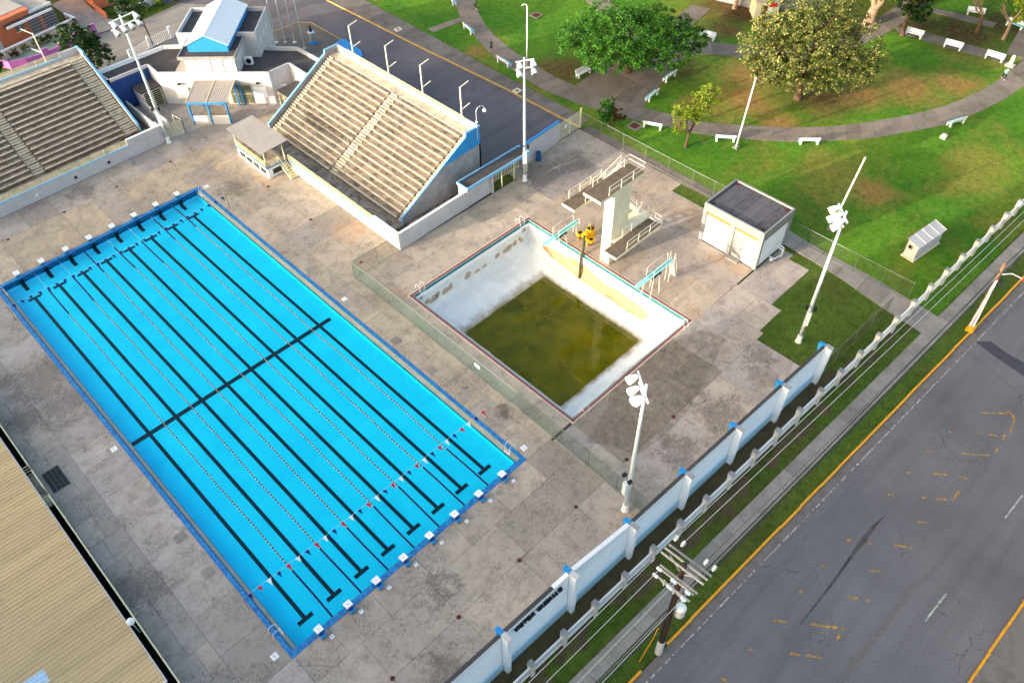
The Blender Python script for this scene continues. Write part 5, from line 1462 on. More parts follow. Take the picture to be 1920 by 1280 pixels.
# front openings, boards and lights
for (a0,a1) in ((-2.3,-1.3),(1.5,2.7),(2.9,4.1)):
    g_ = EBX(MB(), a0,a1,-.016,-.004,.05,2.75).build("doorway", MAT['dark'], eb)
    b = MB(); n = 10
    for k in range(n): b.beam(E(lerp(a0+.05,a1-.05,k/(n-1)),-.04,.1), E(lerp(a0+.05,a1-.05,k/(n-1)),-.04,2.7), .025,.025)
    for z in (.1,1.4,2.7): b.beam(E(a0,-.04,z),E(a1,-.04,z),.05,.05)
    b.build("doorway_grille", MAT['yellow'], g_)
for a_ in (-4.4, 5.2):
    EBX(MB(), a_-.8,a_+.8,-.05,-.004,.9,2.3).build("notice_board", MAT['purewhite'], eb)
    EBX(MB(), a_-.25,a_+.1,-.2,-.004,2.75,2.95).build("wall_light", MAT['black'], eb)
EBX(MB(), 2.78,2.86,-.3,-.02,0,2.9).build("blue_door_post", MAT['trim'], eb)
ac = thing("air_conditioner", "white air conditioning unit with dark fan on the entrance building's low roof", "air conditioner", E(3.7,3.0,3.78))
EBX(MB(), 3.35,4.25,2.6,3.0,3.8,4.75).build("casing", MAT['purewhite'], ac)
MB().lathe(E(3.8,2.6,4.28),[(.34,0),(.34,.015)],16,-e2).build("fan_grille", MAT['black'], ac)
# entrance canopy on blue posts
ec = thing("entrance_canopy", "grey sheet canopy on bright blue posts before the entrance building", "canopy", E(0,-2,0))
zc_ = lambda d_: 2.95 + .06*(d_+4.4)
for k in range(5):
    a0 = -2.45 + k*.98; a1 = a0+.98
    b = MB(); n = 16
    for i in range(n+1):
        a_ = lerp(a0,a1,i/n); h = .03*(0 if i % 4 in (0,1) else 1)
        for d_ in (-4.5,-.02): b.v.append(tuple(E(a_,d_,zc_(d_)+h+.002*k)))
    b.f = [(2*i,2*i+1,2*i+3,2*i+2) for i in range(n)]
    b.build("roof_sheet", MAT['roofgrey'], ec, fix=False)
for a_ in (-2.45,-.02,2.45): MB().beam(E(a_,-4.5,zc_(-4.5)+.05),E(a_,-.05,zc_(-.05)+.05),.05,.05).build("roof_batten", MAT['yellow'], ec)
MB().beam(E(-2.4,-4.35,2.78),E(2.4,-4.35,2.78),.14,.25).build("fascia_beam", MAT['trim'], ec)
for a_ in (-2.25,0,2.25):
    MB().beam(E(a_,-4.35,0),E(a_,-4.35,2.7),.2,.2).build("post", MAT['trim'], ec)
    MB().beam(E(a_,-.3,0),E(a_,-.3,2.95),.16,.16).build("rear_post", MAT['trim'], ec)
for (a0,a1) in ((-2.14,-.11),(.11,2.14)): EBX(MB(), a0,a1,-4.42,-4.28,0,1.15).build("counter_wall", MAT['white'], ec)
# side wing grille by the sunlit stand
EBX(MB(), 6.5,8.3,.8,1.0,0,2.2).build("wing_wall", MAT['offwhite'], eb)
kb2 = thing("grille_kiosk", "low flat roofed store with a pale yellow grille at the sunlit bleachers' far end", "kiosk", (39.2, 57.3, 0))
MB().box(37.9,40.85,55.2,57.6,0,2.35).build("wall", MAT['offwhite'], kb2); MB().box(37.8,40.87,55.1,57.7,2.35,2.5).build("roof", MAT['roofdark'], kb2)
bar_rail(kb2, (37.86,55.3,0), (37.86,57.5,0), .1, 2.2, 9, MAT['yellow'], "grille", 1.0)
MB().box(37.88,37.9,55.3,57.5,.1,2.2).build("grille_opening", MAT['dark'], kb2)

# ------------------------------------------------------------------ forecourt with flagpoles and bust
pz = setting("forecourt")
PLZ = [(44.5,55.2),(50.9,60.3),(53.15,62.4),(53.2,68.4),(53.2,73.2),(51.8,74.6),(48.0,75.0),(45.2,72.6),(41.4,66.5),(44.1,61.6)]
MB().prism(PLZ, -.118, 0.01).build("paving", MAT['darkwalk'], pz)
for i in range(2, 6):
    a, c_ = Vector((*PLZ[i],0)), Vector((*PLZ[i+1],0)); dn = (c_-a).normalized(); nn = Vector((dn.y,-dn.x,0))
    MB().obox((a+c_)/2+nn*.07+Vector((0,0,-.04)), dn*((c_-a).length/2), nn*.07, Vector((0,0,.075))).build("kerb_stone", MAT['kerb_old'], pz)
MB().prism([tuple(at(u,v)[:2]) for u,v in ((630,80),(645,73),(662,84),(678,96),(680,106),(672,110),(655,104),(640,96))], -.117, .05).build("blue_ramp", MAT['trim'], pz)
for i, (x, y) in enumerate(((46.65,71.87),(47.48,71.0),(48.36,70.08),(48.3,67.7))):
    lab = ["tall bare grey flagpole on the forecourt, nearest the gabled building","tall bare grey flagpole on the forecourt, second from the gabled building","tall bare grey flagpole on the forecourt, third from the gabled building","tall bare grey flagpole on the forecourt, nearest the sunlit bleachers"][i]
    t = thing("flagpole", lab, "flagpole", (x, y, 0), group="flagpoles on the forecourt")
    MB().tube((x,y,0),(x,y,14),.09,.05,8).build("pole", MAT['galv'], t)
    MB().lathe((x,y,.01),[(.25,0),(.25,.12),(.14,.2)],10).build("base", MAT['purewhite'] if i in (0,2) else MAT['galv'], t)
bu = thing("bust_monument", "dark bronze bust on a grey pedestal with blue base on the forecourt", "statue", (50.0, 68.1, 0))
MB().box(49.55,50.45,67.65,68.55,0,.28).build("base_step", MAT['trim'], bu)
MB().box(49.72,50.28,67.82,68.38,.28,1.55).build("pedestal", MAT['rawblock'], bu)
MB().box(49.64,50.36,67.74,68.46,1.55,1.65).build("pedestal_cap", MAT['wallblue'], bu)
b = MB(); b.smooth = True
b.lathe((50,68.1,1.65),[(.12,0),(.16,.05),(.24,.2),(.27,.32),(.2,.42),(.09,.46),(.08,.52),(.12,.58),(.135,.68),(.12,.8),(.05,.86)],12).build("bust", MAT['bronze'], bu)
# ================================================================== HALL WITH TAN ROOF, LIGHT WELL AND RAILING
# unseen building added west of the pools, sized so its shadow covers pool and road
co_ = thing("shade_building", "large coliseum west of the pools, outside the picture, shading pool and road", "building", (-70, 10, 0))
MB().box(-100,-45,-75,25,-.1,23.5).build("main_hall", MAT['offwhite'], co_)
MB().box(-100.5,-44.5,-75.5,25.5,23.5,24.3).build("hall_roof", MAT['roofgrey'], co_)
MB().box(-95,-45,25,95,-.1,12.6).build("side_hall", MAT['offwhite'], co_)
MB().box(-95.5,-44.6,25.6,95.5,12.6,13.2).build("side_roof", MAT['roofgrey'], co_)
for k in range(12):
    MB().box(-44.99,-44.8,-70+k*7.8,-66+k*7.8,3,7).build("window", MAT['glass'], co_)
hall = thing("sports_hall", "large hall with ribbed tan metal roof at the pool's left side", "building", (-20, 28, 0))
HZ = lambda x, y: 1.35 + .07*(-6.45 - x)
SHX = [(-6.70, -11.98), (-11.85, -17.13), (-17.0, -22.3), (-22.2, -27.5)]
def sheetmesh(L, mat):
    b = MB(); P_ = .34; w = 1.02
    prof = [(0,0),(.20,0),(.23,.055),(.31,.055),(.34,0)]
    pts = [(i*P_+u, h) for i in range(3) for u, h in prof[:-1]] + [(w, 0)]
    for u, h in pts: b.v += [(0, u, h), (-L, u, h + .07*L)]
    b.f = [(2*i, 2*i+1, 2*i+3, 2*i+2) for i in range(len(pts)-1)]
    return b.mesh("roof_sheet", mat, fix=False)
SM = sheetmesh(5.28, MAT['tan']); SK = sheetmesh(5.28, MAT['skylight'])
for r_, (xa, xb) in enumerate(SHX):
    for k in range(56):
        y = 4.05 + k*1.02
        lift = .004*(k % 2) + (.012 if r_ == 0 else 0.0 if r_ == 1 else -.01)
        sky_ = (r_ == 1 and 5 <= k <= 5)
        inst("skylight_sheet" if sky_ else "roof_sheet", SK if sky_ else SM, hall, (xa, y, HZ(xa, 0) + lift))
MB().box(-40, -8.5, 4.4, 58.2, -3.0, 1.2).build("wall", MAT['white'], hall)
MB().box(-6.76,-6.64,4.0,58.6,1.16,1.34).build("eave_gutter", MAT['purewhite'], hall)
MB().box(-27,-6.75,3.95,4.07,1.22,1.37).build("verge_flashing", MAT['purewhite'], hall)
lw = setting("light_well")
MB().box(-8.6,-6.12,-3.0,58.0,-3.1,-3.0).build("well_floor", MAT['dark'], lw)
MB().box(-6.24,-6.11,-2.9,58.0,-3.0,.02).build("retaining_wall", MAT['rawblock'], lw)
MB().box(-8.6,-6.12,-3.2,-3.0,-3.0,.0).build("retaining_wall", MAT['rawblock'], lw)
MB().box(-8.5,-6.24,23.3,27.3,-.2,-.01).build("landing_slab", MAT['stand'], lw)
rl = thing("guard_railing", "long pale yellow guard railing along the light well by the tan roof", "railing", (-6.2, 26, 0))
def gr_rail(y0, y1):
    b = MB(); b.tube((-6.17,y0,1.0),(-6.17,y1,1.0),.05,n=8).tube((-6.17,y0,.55),(-6.17,y1,.55),.03,n=6)
    o = b.build("rail", MAT['yellow'], rl); n = int((y1-y0)/2)
    for k in range(n+1): MB().tube((-6.17,lerp(y0,y1,k/n),.02),(-6.17,lerp(y0,y1,k/n),1.0),.03,n=6).build("rail_post", MAT['yellow'], o)
gr_rail(-2.8, 23.4); gr_rail(27.2, 57.8); gr_rail(24.2, 26.6)
for y in (23.4, 27.2):
    for k in range(3):
        MB().tube((-8.4,y,.4+.3*k),(-6.2,y,.4+.3*k),.03,n=6).build("landing_rail", MAT['yellow'], rl)
sd = thing("stair_hatch", "black ribbed stair hatch in the deck beside the yellow railing", "hatch", (-5.2, 25.3, 0))
MB().box(-5.95,-4.45,24.05,26.55,-.1,.012).build("frame", MAT['rawblock'], sd)
for k in range(4):
    MB().box(-5.85+k*.34,-5.85+k*.34+.3,24.12,26.48,.012,.05+.02*(k%2)).build("tread", MAT['black'], sd)
gl_ = thing("globe_light", "white globe light in the dark gap beside the tan roof", "lamp", (-6.55, 9.0, 0))
MB().tube((-6.42,9.0,.1),(-6.42,9.0,1.6),.04,n=6).build("post", MAT['galv'], gl_)
b = MB(); b.smooth = True; b.lathe((-6.42,9.0,1.85),[(.05,-.28),(.2,-.2),(.28,0),(.2,.2),(.05,.28)],14).build("globe", MAT['lampwhite'], gl_)

# ================================================================== STREET WALL
swl = thing("street_wall", "pale blue grooved street wall with buttress pilasters along the deck", "wall", (18, -11, 0))
PX = [-26.1 + 5.98*k for k in range(13)]
PXv = [x for x in PX]
def wtop(x): return 5.35 if x <= 15.75 else (lerp(5.35, 4.45, (x-15.75)/5.98) if x < 21.75 else 4.4)
sdv = Vector((1, -.0366, 0)).normalized(); sno = Vector((-.0366, -1, 0)).normalized()
for i in range(len(PX)-1):
    xa, xb = PX[i]+.2, PX[i+1]-.2
    za, zb = wtop(PX[i]+.01), wtop(PX[i+1]-.01)
    gz = [1.35 + .30*k for k in range(12)]
    if abs(za-zb) < .05:
        prof = grooved(0, za, [z for z in gz if z < za-.75], .22, 1.02, .05, .055)
        pn = MB().extr(prof, (xa, Y_WALL(xa), 0), (xb, Y_WALL(xb), 0), sno).build("wall_panel", MAT['wallblue'], swl)
    else:
        prof = grooved(0, zb, [z for z in gz if z < zb-.65], .22, 1.02, .05, .055)
        pn = MB().extr(prof, (xa, Y_WALL(xa), 0), (xb, Y_WALL(xb), 0), sno).build("wall_panel", MAT['wallblue'], swl)
        b = MB(); q = []
        for o_ in (0, -.22):
            pa = Vector((xa, Y_WALL(xa), 0))+sno*o_; pb = Vector((xb, Y_WALL(xb), 0))+sno*o_
            q += [pa+Vector((0,0,zb)), pb+Vector((0,0,zb)), pa+Vector((0,0,za))]
        b.add(q, [(0,1,2),(5,4,3),(0,3,4,1),(1,4,5,2),(2,5,3,0)]); b.build("raised_panel", MAT['wallblue'], swl)
    MB().extr([(.07,-.06),(.07,1.0),(-.26,1.0),(-.26,-.06)], (xa, Y_WALL(xa), 0), (xb, Y_WALL(xb), 0), sno).build("plinth", MAT['wallblue2'], swl)
    # weathered coping, dark along the inner edge
    n = 4
    for k in range(n):
        u0, u1 = k/n, (k+1)/n
        p0 = Vector((lerp(xa,xb,u0), Y_WALL(lerp(xa,xb,u0)), lerp(za,zb,u0)+.035)) - sno*.11
        p1 = Vector((lerp(xa,xb,u1), Y_WALL(lerp(xa,xb,u1)), lerp(za,zb,u1)+.035)) - sno*.11
        p1 = p1 - (p1-p0).normalized()*.015
        m_ = MAT['purewhite'] if (15 < PX[i] < 17 or (9 < PX[i] < 11 and k == n-1)) else MAT['roofdark']
        MB().beam(p0, p1, .30 if m_ is MAT['purewhite'] else .26, .07).build("coping_stone", m_, pn)
for x in PX:
    h = wtop(x-.05)+.12 if x < 16 else wtop(x+.05)+.10
    c_ = Vector((x, Y_WALL(x), 0)); b = MB()
    # street side buttress, tapering towards the ground
    q = []
    for z, d_ in ((-.05,.46), (h,.60)):
        for (s_, o_) in ((-.17,-.02),(.17,-.02),(.17,d_),(-.17,d_)): q.append(c_ + sdv*s_ + sno*o_ + Vector((0,0,z)))
    pb = b.add(q, [(0,3,2,1),(4,5,6,7),(0,1,5,4),(1,2,6,5),(2,3,7,6),(3,0,4,7)]).build("pilaster", MAT['wallblue'], swl)
    q = []
    for z, d_ in ((-.05,.22), (h-.02,.62)):
        for (s_, o_) in ((-.16,-.03),(.16,-.03),(.16,-d_),(-.16,-d_)): q.append(c_ + sdv*s_ + sno*o_ + Vector((0,0,z)))
    MB().add(q, [(0,1,2,3),(7,6,5,4),(4,5,1,0),(5,6,2,1),(6,7,3,2),(7,4,0,3)]).build("inner_buttress", MAT['trim'], swl)
    MB().obox(c_+sno*.30+Vector((0,0,h+.035)), sdv*.19, sno*.33, Vector((0,0,.035))).build("pilaster_cap", MAT['rawblock'] if x > 20 else MAT['offwhite'], pb)
text_mesh("sign_letters", "VICTOR VASSALLO", 0.50, MAT['black'], swl, (12.75, Y_WALL(12.75)-.10, 4.62), (R(90), 0, math.atan(-.0366)), .10, .006, 1.0)

# ================================================================== WHITE PICKET BALUSTRADE
bal = thing("balustrade_fence", "white picket fence with square concrete pillars along the street pavement", "fence", (40, -13.2, 0))
PILLAR = MB().prism([(-.17,-.2),(.17,-.2),(.17,.2),(-.17,.2)], -.06, 1.78).mesh("pillar", MAT['white'])
CAPM = MB().box(-.2,.2,-.23,.23,1.78,1.86).mesh("pillar_cap", MAT['rawblock'])
PICK = MB().box(-.03,.03,-.03,.03,.18,1.26).mesh("picket", MAT['purewhite'])
BX = [-16.3 + 3.0*k for k in range(48)]
npick = 0; rest = MB()
rz_ = math.atan(-.0386)
for i, x in enumerate(BX):
    pl = inst("pillar", PILLAR, bal, (x, Y_BAL(x), 0), rotz=rz_)
    c_ = bpy.data.objects.new("pillar_cap", CAPM); COL.objects.link(c_); c_.parent = pl
    if i == len(BX)-1: break
    xa, xb = x+.17, BX[i+1]-.17
    for z in (.2, 1.28):
        MB().beam((xa, Y_BAL(xa), z), (xb, Y_BAL(xb), z), .12, .09).build("rail", MAT['purewhite'], bal)
    n = 16
    for k in range(n):
        xx = lerp(xa, xb, (k+.5)/n)
        if 8 < xx < 62 and npick < 300:
            inst("picket", PICK, bal, (xx, Y_BAL(xx), 0), rotz=rz_); npick += 1
        else: rest.box(xx-.03,xx+.03,Y_BAL(xx)-.03,Y_BAL(xx)+.03,.18,1.26)
stuff(rest.build("pickets", MAT['purewhite'], bal))

# ================================================================== CHAIN-LINK FENCES
def chainlink(label, pts, h, mat, post=3.0, top=True, arms=False, pm_='fencepost'):
    t = thing("chain_link_fence", label, "fence", (pts[0][0], pts[0][1], 0))
    for i in range(len(pts)-1):
        a = Vector((*pts[i],0)); c_ = Vector((*pts[i+1],0)); n = max(1, round((c_-a).length/post))
        for k in range(n):
            p0 = a.lerp(c_, k/n); p1 = a.lerp(c_, (k+1)/n)
            b = MB(); b.add([p0+Vector((0,0,.04)), p1+Vector((0,0,.04)), p1+Vector((0,0,h)), p0+Vector((0,0,h))], [(0,1,2,3)])
            b.build("mesh_panel", MAT[mat], t, fix=False)
        for k in range(n+1 if i == len(pts)-2 else n):
            q = a.lerp(c_, k/n)
            b = MB().tube(q-Vector((0,0,.05)), q+Vector((0,0,h+.03)), .03, n=6)
            if arms: b.tube(q+Vector((0,0,h)), q+Vector((.0,0,h+.35)), .015, n=5)
            b.build("post", MAT[pm_], t)
        b = MB()
        if top: b.tube(a+Vector((0,0,h)), c_+Vector((0,0,h)), .028, n=6)
        b.tube(a+Vector((0,0,.06)), c_+Vector((0,0,.06)), .018, n=5)
        b.build("rail", MAT[pm_], t)
    return t
f1 = chainlink("green chain-link fence running between the two pools", [(31.45,26.72),(25.62,26.77),(25.72,23.85),(25.6,2.0),(25.28,-9.9)], 2.15, 'chain_green')
MB().box(25.62,25.66,8.8,9.4,1.2,1.6).build("warning_sign", MAT['purewhite'], f1)
chainlink("tall chain-link fence dividing the pool deck from the park lawn", [(60.25,28.3),(60.2,12.0),(60.3,1.0),(60.4,-12.9)], 2.15, 'chain')
chainlink("vine grown chain-link fence continuing the street wall towards the service path", [(46.1,-11.95),(57.6,-12.35)], 2.0, 'chain_brown')

# ================================================================== FLOODLIGHT POLES
def flood(label, x, y, h, aim, rows, box_dir, extra_base=True):
    t = thing("floodlight_pole", label, "floodlight", (x, y, 0), group="floodlight poles of the pools")
    aim = Vector((*aim, 0)).normalized(); sd_ = Vector((-aim.y, aim.x, 0))
    b = MB(); b.smooth = True
    b.path([(x,y,.5),(x,y,h*.5),(x,y,h)], [.18,.145,.10], 12).build("pole", MAT['polesteel'], t)
    MB().lathe((x,y,0),[(.3,0),(.3,.05),(.24,.08),(.24,.75),(.21,.8)],12).build("base_sleeve", MAT['purewhite'], t)
    tp = Vector((x,y,0))
    for (z, offs, span) in rows:
        c_ = tp + Vector((0,0,z)) + aim*.22
        ar = MB().beam(c_-sd_*(span/2), c_+sd_*(span/2), .1, .1).build("crossarm", MAT['lampwhite'], t)
        for o_ in offs:
            q = c_ + sd_*o_
            ax = (aim*.80 - Vector((0,0,.60))).normalized()
            b = MB(); b.smooth = True
            b.lathe(q + aim*.22 - Vector((0,0,.02)), [(.06,-.16),(.13,-.1),(.20,.05),(.27,.28),(.30,.5),(.30,.62),(.27,.64)], 14, ax)
            hd = b.build("lamp_head", MAT['lampwhite'], t)
            MB().lathe(q + aim*.22 - Vector((0,0,.02)), [(.27,.61),(.27,.65)], 14, ax).build("lamp_glass", MAT['screenglass'], hd)
            MB().tube(q, q+aim*.2, .06, n=8).build("lamp_bracket", MAT['lampwhite'], hd)
    bd = Vector((*box_dir,0)).normalized()
    MB().obox(tp+bd*.34+Vector((0,0,3.3)), bd*.13, Vector((-bd.y,bd.x,0))*.2, Vector((0,0,.75))).build("control_box", MAT['polesteel'], t)
    for s_ in (-1, 1):
        MB().obox(tp+bd*.3+Vector((-bd.y,bd.x,0))*(.35*s_)+Vector((0,0,4.6)), bd*.16, Vector((-bd.y,bd.x,0))*.12, Vector((0,0,.14))).build("loudspeaker", MAT['black'], t)
    return t
flood("floodlight pole with four white heads beside the street wall and mesh fence", 24.54, -8.53, 15.2, (-.80,.60), [(15.0,(-.9,.9),2.6),(14.5,(-.35,.42),1.6),(13.9,(0.0,),1.0)][:2], (-1,.3))
flood("floodlight pole on the grass patch behind the pump house", 48.72, -8.53, 14.9, (-.72,.70), [(14.7,(-.75,.1,.8),2.3),(14.0,(-.5,.5),1.6)], (-.8,-.4))
flood("floodlight pole beside the blue drum and walkway canopy", 48.4, 25.85, 14.6, (-.45,-.89), [(14.4,(-.7,.7),1.9),(13.6,(-.75,.75),1.9)], (-.6,-.6))
flood("floodlight pole at the corner of the shaded bleachers, six heads", 24.42, 61.07, 15.5, (.15,-.98), [(15.3,(-1.3,1.3),3.0),(14.5,(-1.35,-.45,.45,1.35),3.2)], (-.5,-.8))
flood("floodlight pole whose heads show at the bottom edge beside the tan roof", -3.3, -8.4, 15.2, (.25,.97), [(15.0,(-.8,.8),2.2),(14.2,(-.45,.45),1.6)], (-1,0))

# ================================================================== UTILITY POLES AND WIRES
ux, uy = 17.76, -17.12
up = thing("utility_pole", "dark timber utility pole with crossarms, insulators and white transformer near the kerb", "utility pole", (ux, uy, 0))
b = MB(); b.smooth = True
b.path([(ux,uy,0),(ux+.05,uy+.05,6),(ux+.15,uy+.12,12.4)], [.24,.2,.15], 10).build("pole", MAT['wood'], up)
MB().lathe((ux,uy,0.0),[(.255,0),(.25,1.9),(.245,1.95)],12).build("white_painted_foot", MAT['white'], up)
uq = lambda z: Vector((ux+.012*z, uy+.01*z, z))
def insulator(q, ax=(0,0,1), s_=1.0):
    b = MB(); b.lathe(q, [(.03*s_,0),(.1*s_,.04*s_),(.04*s_,.08*s_),(.12*s_,.12*s_),(.05*s_,.16*s_),(.13*s_,.2*s_),(.05*s_,.25*s_),(.1*s_,.3*s_),(.03*s_,.34*s_)], 10, ax); return b
for (dx, z, L) in ((-.18,12.2,2.9),(.18,12.2,2.9),(.62,12.0,2.9),(-.55,11.2,2.5),(-.85,10.8,2.5),(-.2,10.9,2.6)):
    c_ = uq(z) + Vector((dx,0,0))
    MB().beam(c_+Vector((.05,-L/2,0)), c_+Vector((-.05,L/2,0)), .085, .11).build("crossarm", MAT['woodgrey'], up)
MB().beam(uq(11.2)+Vector((.0,-1.0,1.0)), uq(11.2)+Vector((0,0,0)), .06, .06).beam(uq(11.2)+Vector((0,1.0,1.0)), uq(11.2), .06, .06).build("arm_brace", MAT['woodgrey'], up)
for y in (-1.3,-.75,.85,1.35):
    insulator(uq(12.15)+Vector((.85,y,.05)), (.9,0,.35), 1.15).build("insulator", MAT['porcelain'], up)
for (dx, z) in ((-.7,11.25),(-1.0,10.9)):
    for y in (-1.05,-.9,-.1,.1,.95,1.1):
        insulator(uq(z)+Vector((dx,y,.07)), (-.4,0,.9), .9).build("insulator", MAT['porcelain'], up)
for y in (-1.2, -.1, 1.1):
    MB().tube(uq(9.6)+Vector((-.5,y*.6,0)), uq(9.6)+Vector((-.55,y*.6,.7)), .05, n=8).build("fuse_cutout", MAT['porcelain'], up)
MB().beam(uq(9.7)+Vector((-.4,-.9,0)), uq(9.7)+Vector((-.4,.9,0)), .09, .1).build("crossarm", MAT['woodgrey'], up)
for (dx, dy, z) in ((.50,-.38,5.7),):
    q = uq(z)+Vector((dx,dy,0)); b = MB(); b.smooth = True
    b.lathe(q, [(.05,-.02),(.3,0),(.33,.06),(.33,.95),(.35,.98),(.3,1.06),(.05,1.12)], 16).build("transformer", MAT['lampwhite'], up)
    MB().tube(q+Vector((.1,.1,1.08)), q+Vector((.1,.1,1.4)), .05, n=8).build("bushing", MAT['porcelain'], up)
MB().beam(uq(6.3), uq(6.3)+Vector((.35,-.25,0)), .12, .3).build("transformer_bracket", MAT['galv'], up)
MB().path([uq(9.2)+Vector((-.22,0,0)), uq(7)+Vector((-.26,.05,0)), uq(3)+Vector((-.27,.1,0)), uq(2.2)+Vector((-.26,.1,0))], .05, 6).build("riser_cable", MAT['cable'], up)
MB().path([uq(5.2)+Vector((-.3,.25,0)), Vector((ux-.55,uy+.35,3.0)), Vector((ux-1.4,uy+.5,0.02))], .03, 5).build("guy_guard", MAT['kerb'], up)
vx, vy = 60.85, -18.78
vp = thing("utility_pole", "short brown utility pole with white conduits and yellow concrete block at the kerb", "utility pole", (vx, vy, 0))
b = MB(); b.smooth = True
b.path([(vx+.55,vy+.2,0),(vx+.7,vy+.25,4),(vx+.85,vy+.35,7.4)], [.2,.17,.14], 10).build("pole", MAT['lightwood'], vp)
MB().box(vx-.35,vx+.45,vy-.35,vy+.3,-.11,.42).build("concrete_block", MAT['kerb'], vp)
for k, (dx, dy) in enumerate(((.0,.15),(.1,-.1))):
    MB().path([(vx+dx,vy+dy,.42),(vx+.25+dx,vy+.1+dy*.6,2.6),(vx+.55,vy+.2+dy*.4,4.6),(vx+.6,vy+.22+dy*.3,5.6)], [.09,.08,.06,.05], 8).build("conduit", MAT['purewhite'], vp)
MB().box(vx+.7,vx+1.05,vy-.25,vy+.1,4.9,5.6).build("meter_box", MAT['black'], vp)
MB().path([(vx+.8,vy+.2,6.2),(vx+1.0,vy-.5,6.6),(vx+1.1,vy-1.4,6.5)], .04, 6).build("lamp_arm", MAT['galv'], vp)
MB().box(vx+.98,vx+1.25,vy-1.75,vy-1.35,6.42,6.55).build("lamp_head", MAT['red'], vp)
def wire(name, label, p0, p1, sag, r, mat, grp):
    p0 = Vector(p0); p1 = Vector(p1); n = 26
    pts = [p0.lerp(p1, k/n) - Vector((0,0,sag*4*(k/n)*(1-k/n))) for k in range(n+1)]
    o = MB().path(pts, r, 5).build(name, MAT[mat]); return tag(o, label, "wire", grp)
far = lambda y: (118, -21.0+y, 12.0)
for i, y in enumerate((1.35, .85)):
    wire("power_line", "%s of the two pale power lines over the verge beyond the timber pole" % ["inner","outer"][i], uq(12.35)+Vector((1.1,y,0)), far(y), .9, .018, 'wire', "power lines of the street")
for i, y in enumerate((-.75, -1.3)):
    wire("power_line", "%s power line over the kerb beyond the timber pole" % ["third","fourth"][i], uq(12.35)+Vector((1.1,y,0)), (118,-21.0+y,12.0), .9, .014, 'cable', "power lines of the street")
for i, (y, z) in enumerate(((1.4,12.2),(1.0,11.3),(-.1,11.1),(-1.0,11.2))):
    wire("power_line", "%s pale power line leaving the timber pole towards the bottom edge" % ["uppermost","second","third","lowest"][i], uq(z)+Vector((-.9,y,.25)), (-32,-15.2+y,z+.1), .8, .02, 'wire', "power lines towards the viewer")
for i, (dy, z, r_) in enumerate(((.15,6.6,.045),(-.12,6.3,.03),(.0,6.0,.02))):
    wire("cable_line", "%s black cable strung between the two utility poles" % ["thick","medium","thin"][i], uq(z)+Vector((.2,dy,0)), (vx+.75,vy+.3+dy,z-.1), .35, r_, 'cable', "cables along the kerb")
    wire("cable_line", "%s black cable running on from the timber pole to the bottom edge" % ["thick","medium","thin"][i], uq(z)+Vector((-.2,dy,0)), (-32,-15.3+dy,z), .4, r_, 'cable', "cables along the kerb")
    wire("cable_line", "%s black cable running on from the short brown pole to the right edge" % ["thick","medium","thin"][i], (vx+.85,vy+.3+dy,z-.1), (118,-21.2+dy,z), .4, r_, 'cable', "cables along the kerb")
# ================================================================== PARK FURNITURE
def bench(p0, p1, side, label, seatm='benchb', backm='benchw'):
    p0 = Vector((p0[0],p0[1],0)); p1 = Vector((p1[0],p1[1],0)); c_ = (p0+p1)/2
    dn = (p1-p0).normalized(); nn = Vector((-dn.y,dn.x,0))*side; L = 2.3
    t = thing("park_bench", label, "bench", c_, group="concrete park benches")
    MB().obox(c_+Vector((0,0,.46)), dn*(L/2), nn*.24, Vector((0,0,.045))).build("seat", MAT[seatm], t)
    MB().obox(c_-nn*.34+Vector((0,0,.72)), dn*(L/2), (nn*.05+Vector((0,0,-.0))), (Vector((0,0,.20))-nn*.06)).build("backrest", MAT[backm], t)
    for s_ in (-1, 1):
        q = c_+dn*(s_*(L/2-.18)); b = MB(); pr = [(.24,0),(.1,0),(.0,.30),(.26,.41),(.26,.415),(-.26,.415),(-.28,.85),(-.38,.86),(-.33,.40),(-.26,0),(-.40,0),(-.40,.0)]
        pr = [(.26,-.03),(.26,.41),(-.24,.415),(-.30,.90),(-.42,.92),(-.36,.38),(-.36,-.03),(-.18,-.03),(-.14,.28),(.12,.28),(.12,-.03)]
        n = len(pr)
        pts = [q+dn*.09+nn*o_+Vector((0,0,z)) for o_, z in pr]+[q-dn*.09+nn*o_+Vector((0,0,z)) for o_, z in pr]
        b.add(pts, [tuple(range(n)), tuple(range(2*n-1,n-1,-1))]+[(i,i+n,(i+1)%n+n,(i+1)%n) for i in range(n)])
        b.build("leg", MAT['benchw'], t)
    return t
bench((65.77,23.17),(66.69,21.26), 1, "pale bench on the lawn side of the curved path, beside the rusty manhole")
bench((69.3,15.42),(70.66,13.7), 1, "pale bench on the lawn beside the foot of the leaning park lamp")
bench((75.45,8.14),(76.93,6.61), 1, "pale bench alone along the lower edge of the curved path")
bench((90.31,-2.42),(92.56,-3.3), 1, "aqua seated bench near the small concrete block on the lawn")
bench((68.27,36.07),(70.47,35.94), -1, "white bench at the left foot of the broad dark green tree", 'benchw')
bench((87.6,31.42),(88.18,29.11), -1, "white bench on the path between the two big crowns", 'benchw')
bench((75.05,27.52),(77.36,27.66), 1, "bench half under the right edge of the broad dark green tree")
bench((70.18,26.25),(72.22,26.54), 1, "bench beside the dark paving below the broad tree")
bench((107.87,6.35),(108.19,4.41), -1, "white bench in the middle of the row behind the blossoming tree", 'benchw')
bench((108.79,1.22),(109.01,-.76), -1, "white bench nearest the stone bollard", 'benchw')
bench((107.4,11.5),(107.66,9.65), -1, "white bench half hidden by the dark hanging foliage", 'benchw')
bench((118.58,8.37),(119.53,6.25), -1, "white bench behind the bare reddish tree", 'benchw')
bench((119.29,2.76),(119.19,1.13), -1, "aqua bench at the far right edge of the park")
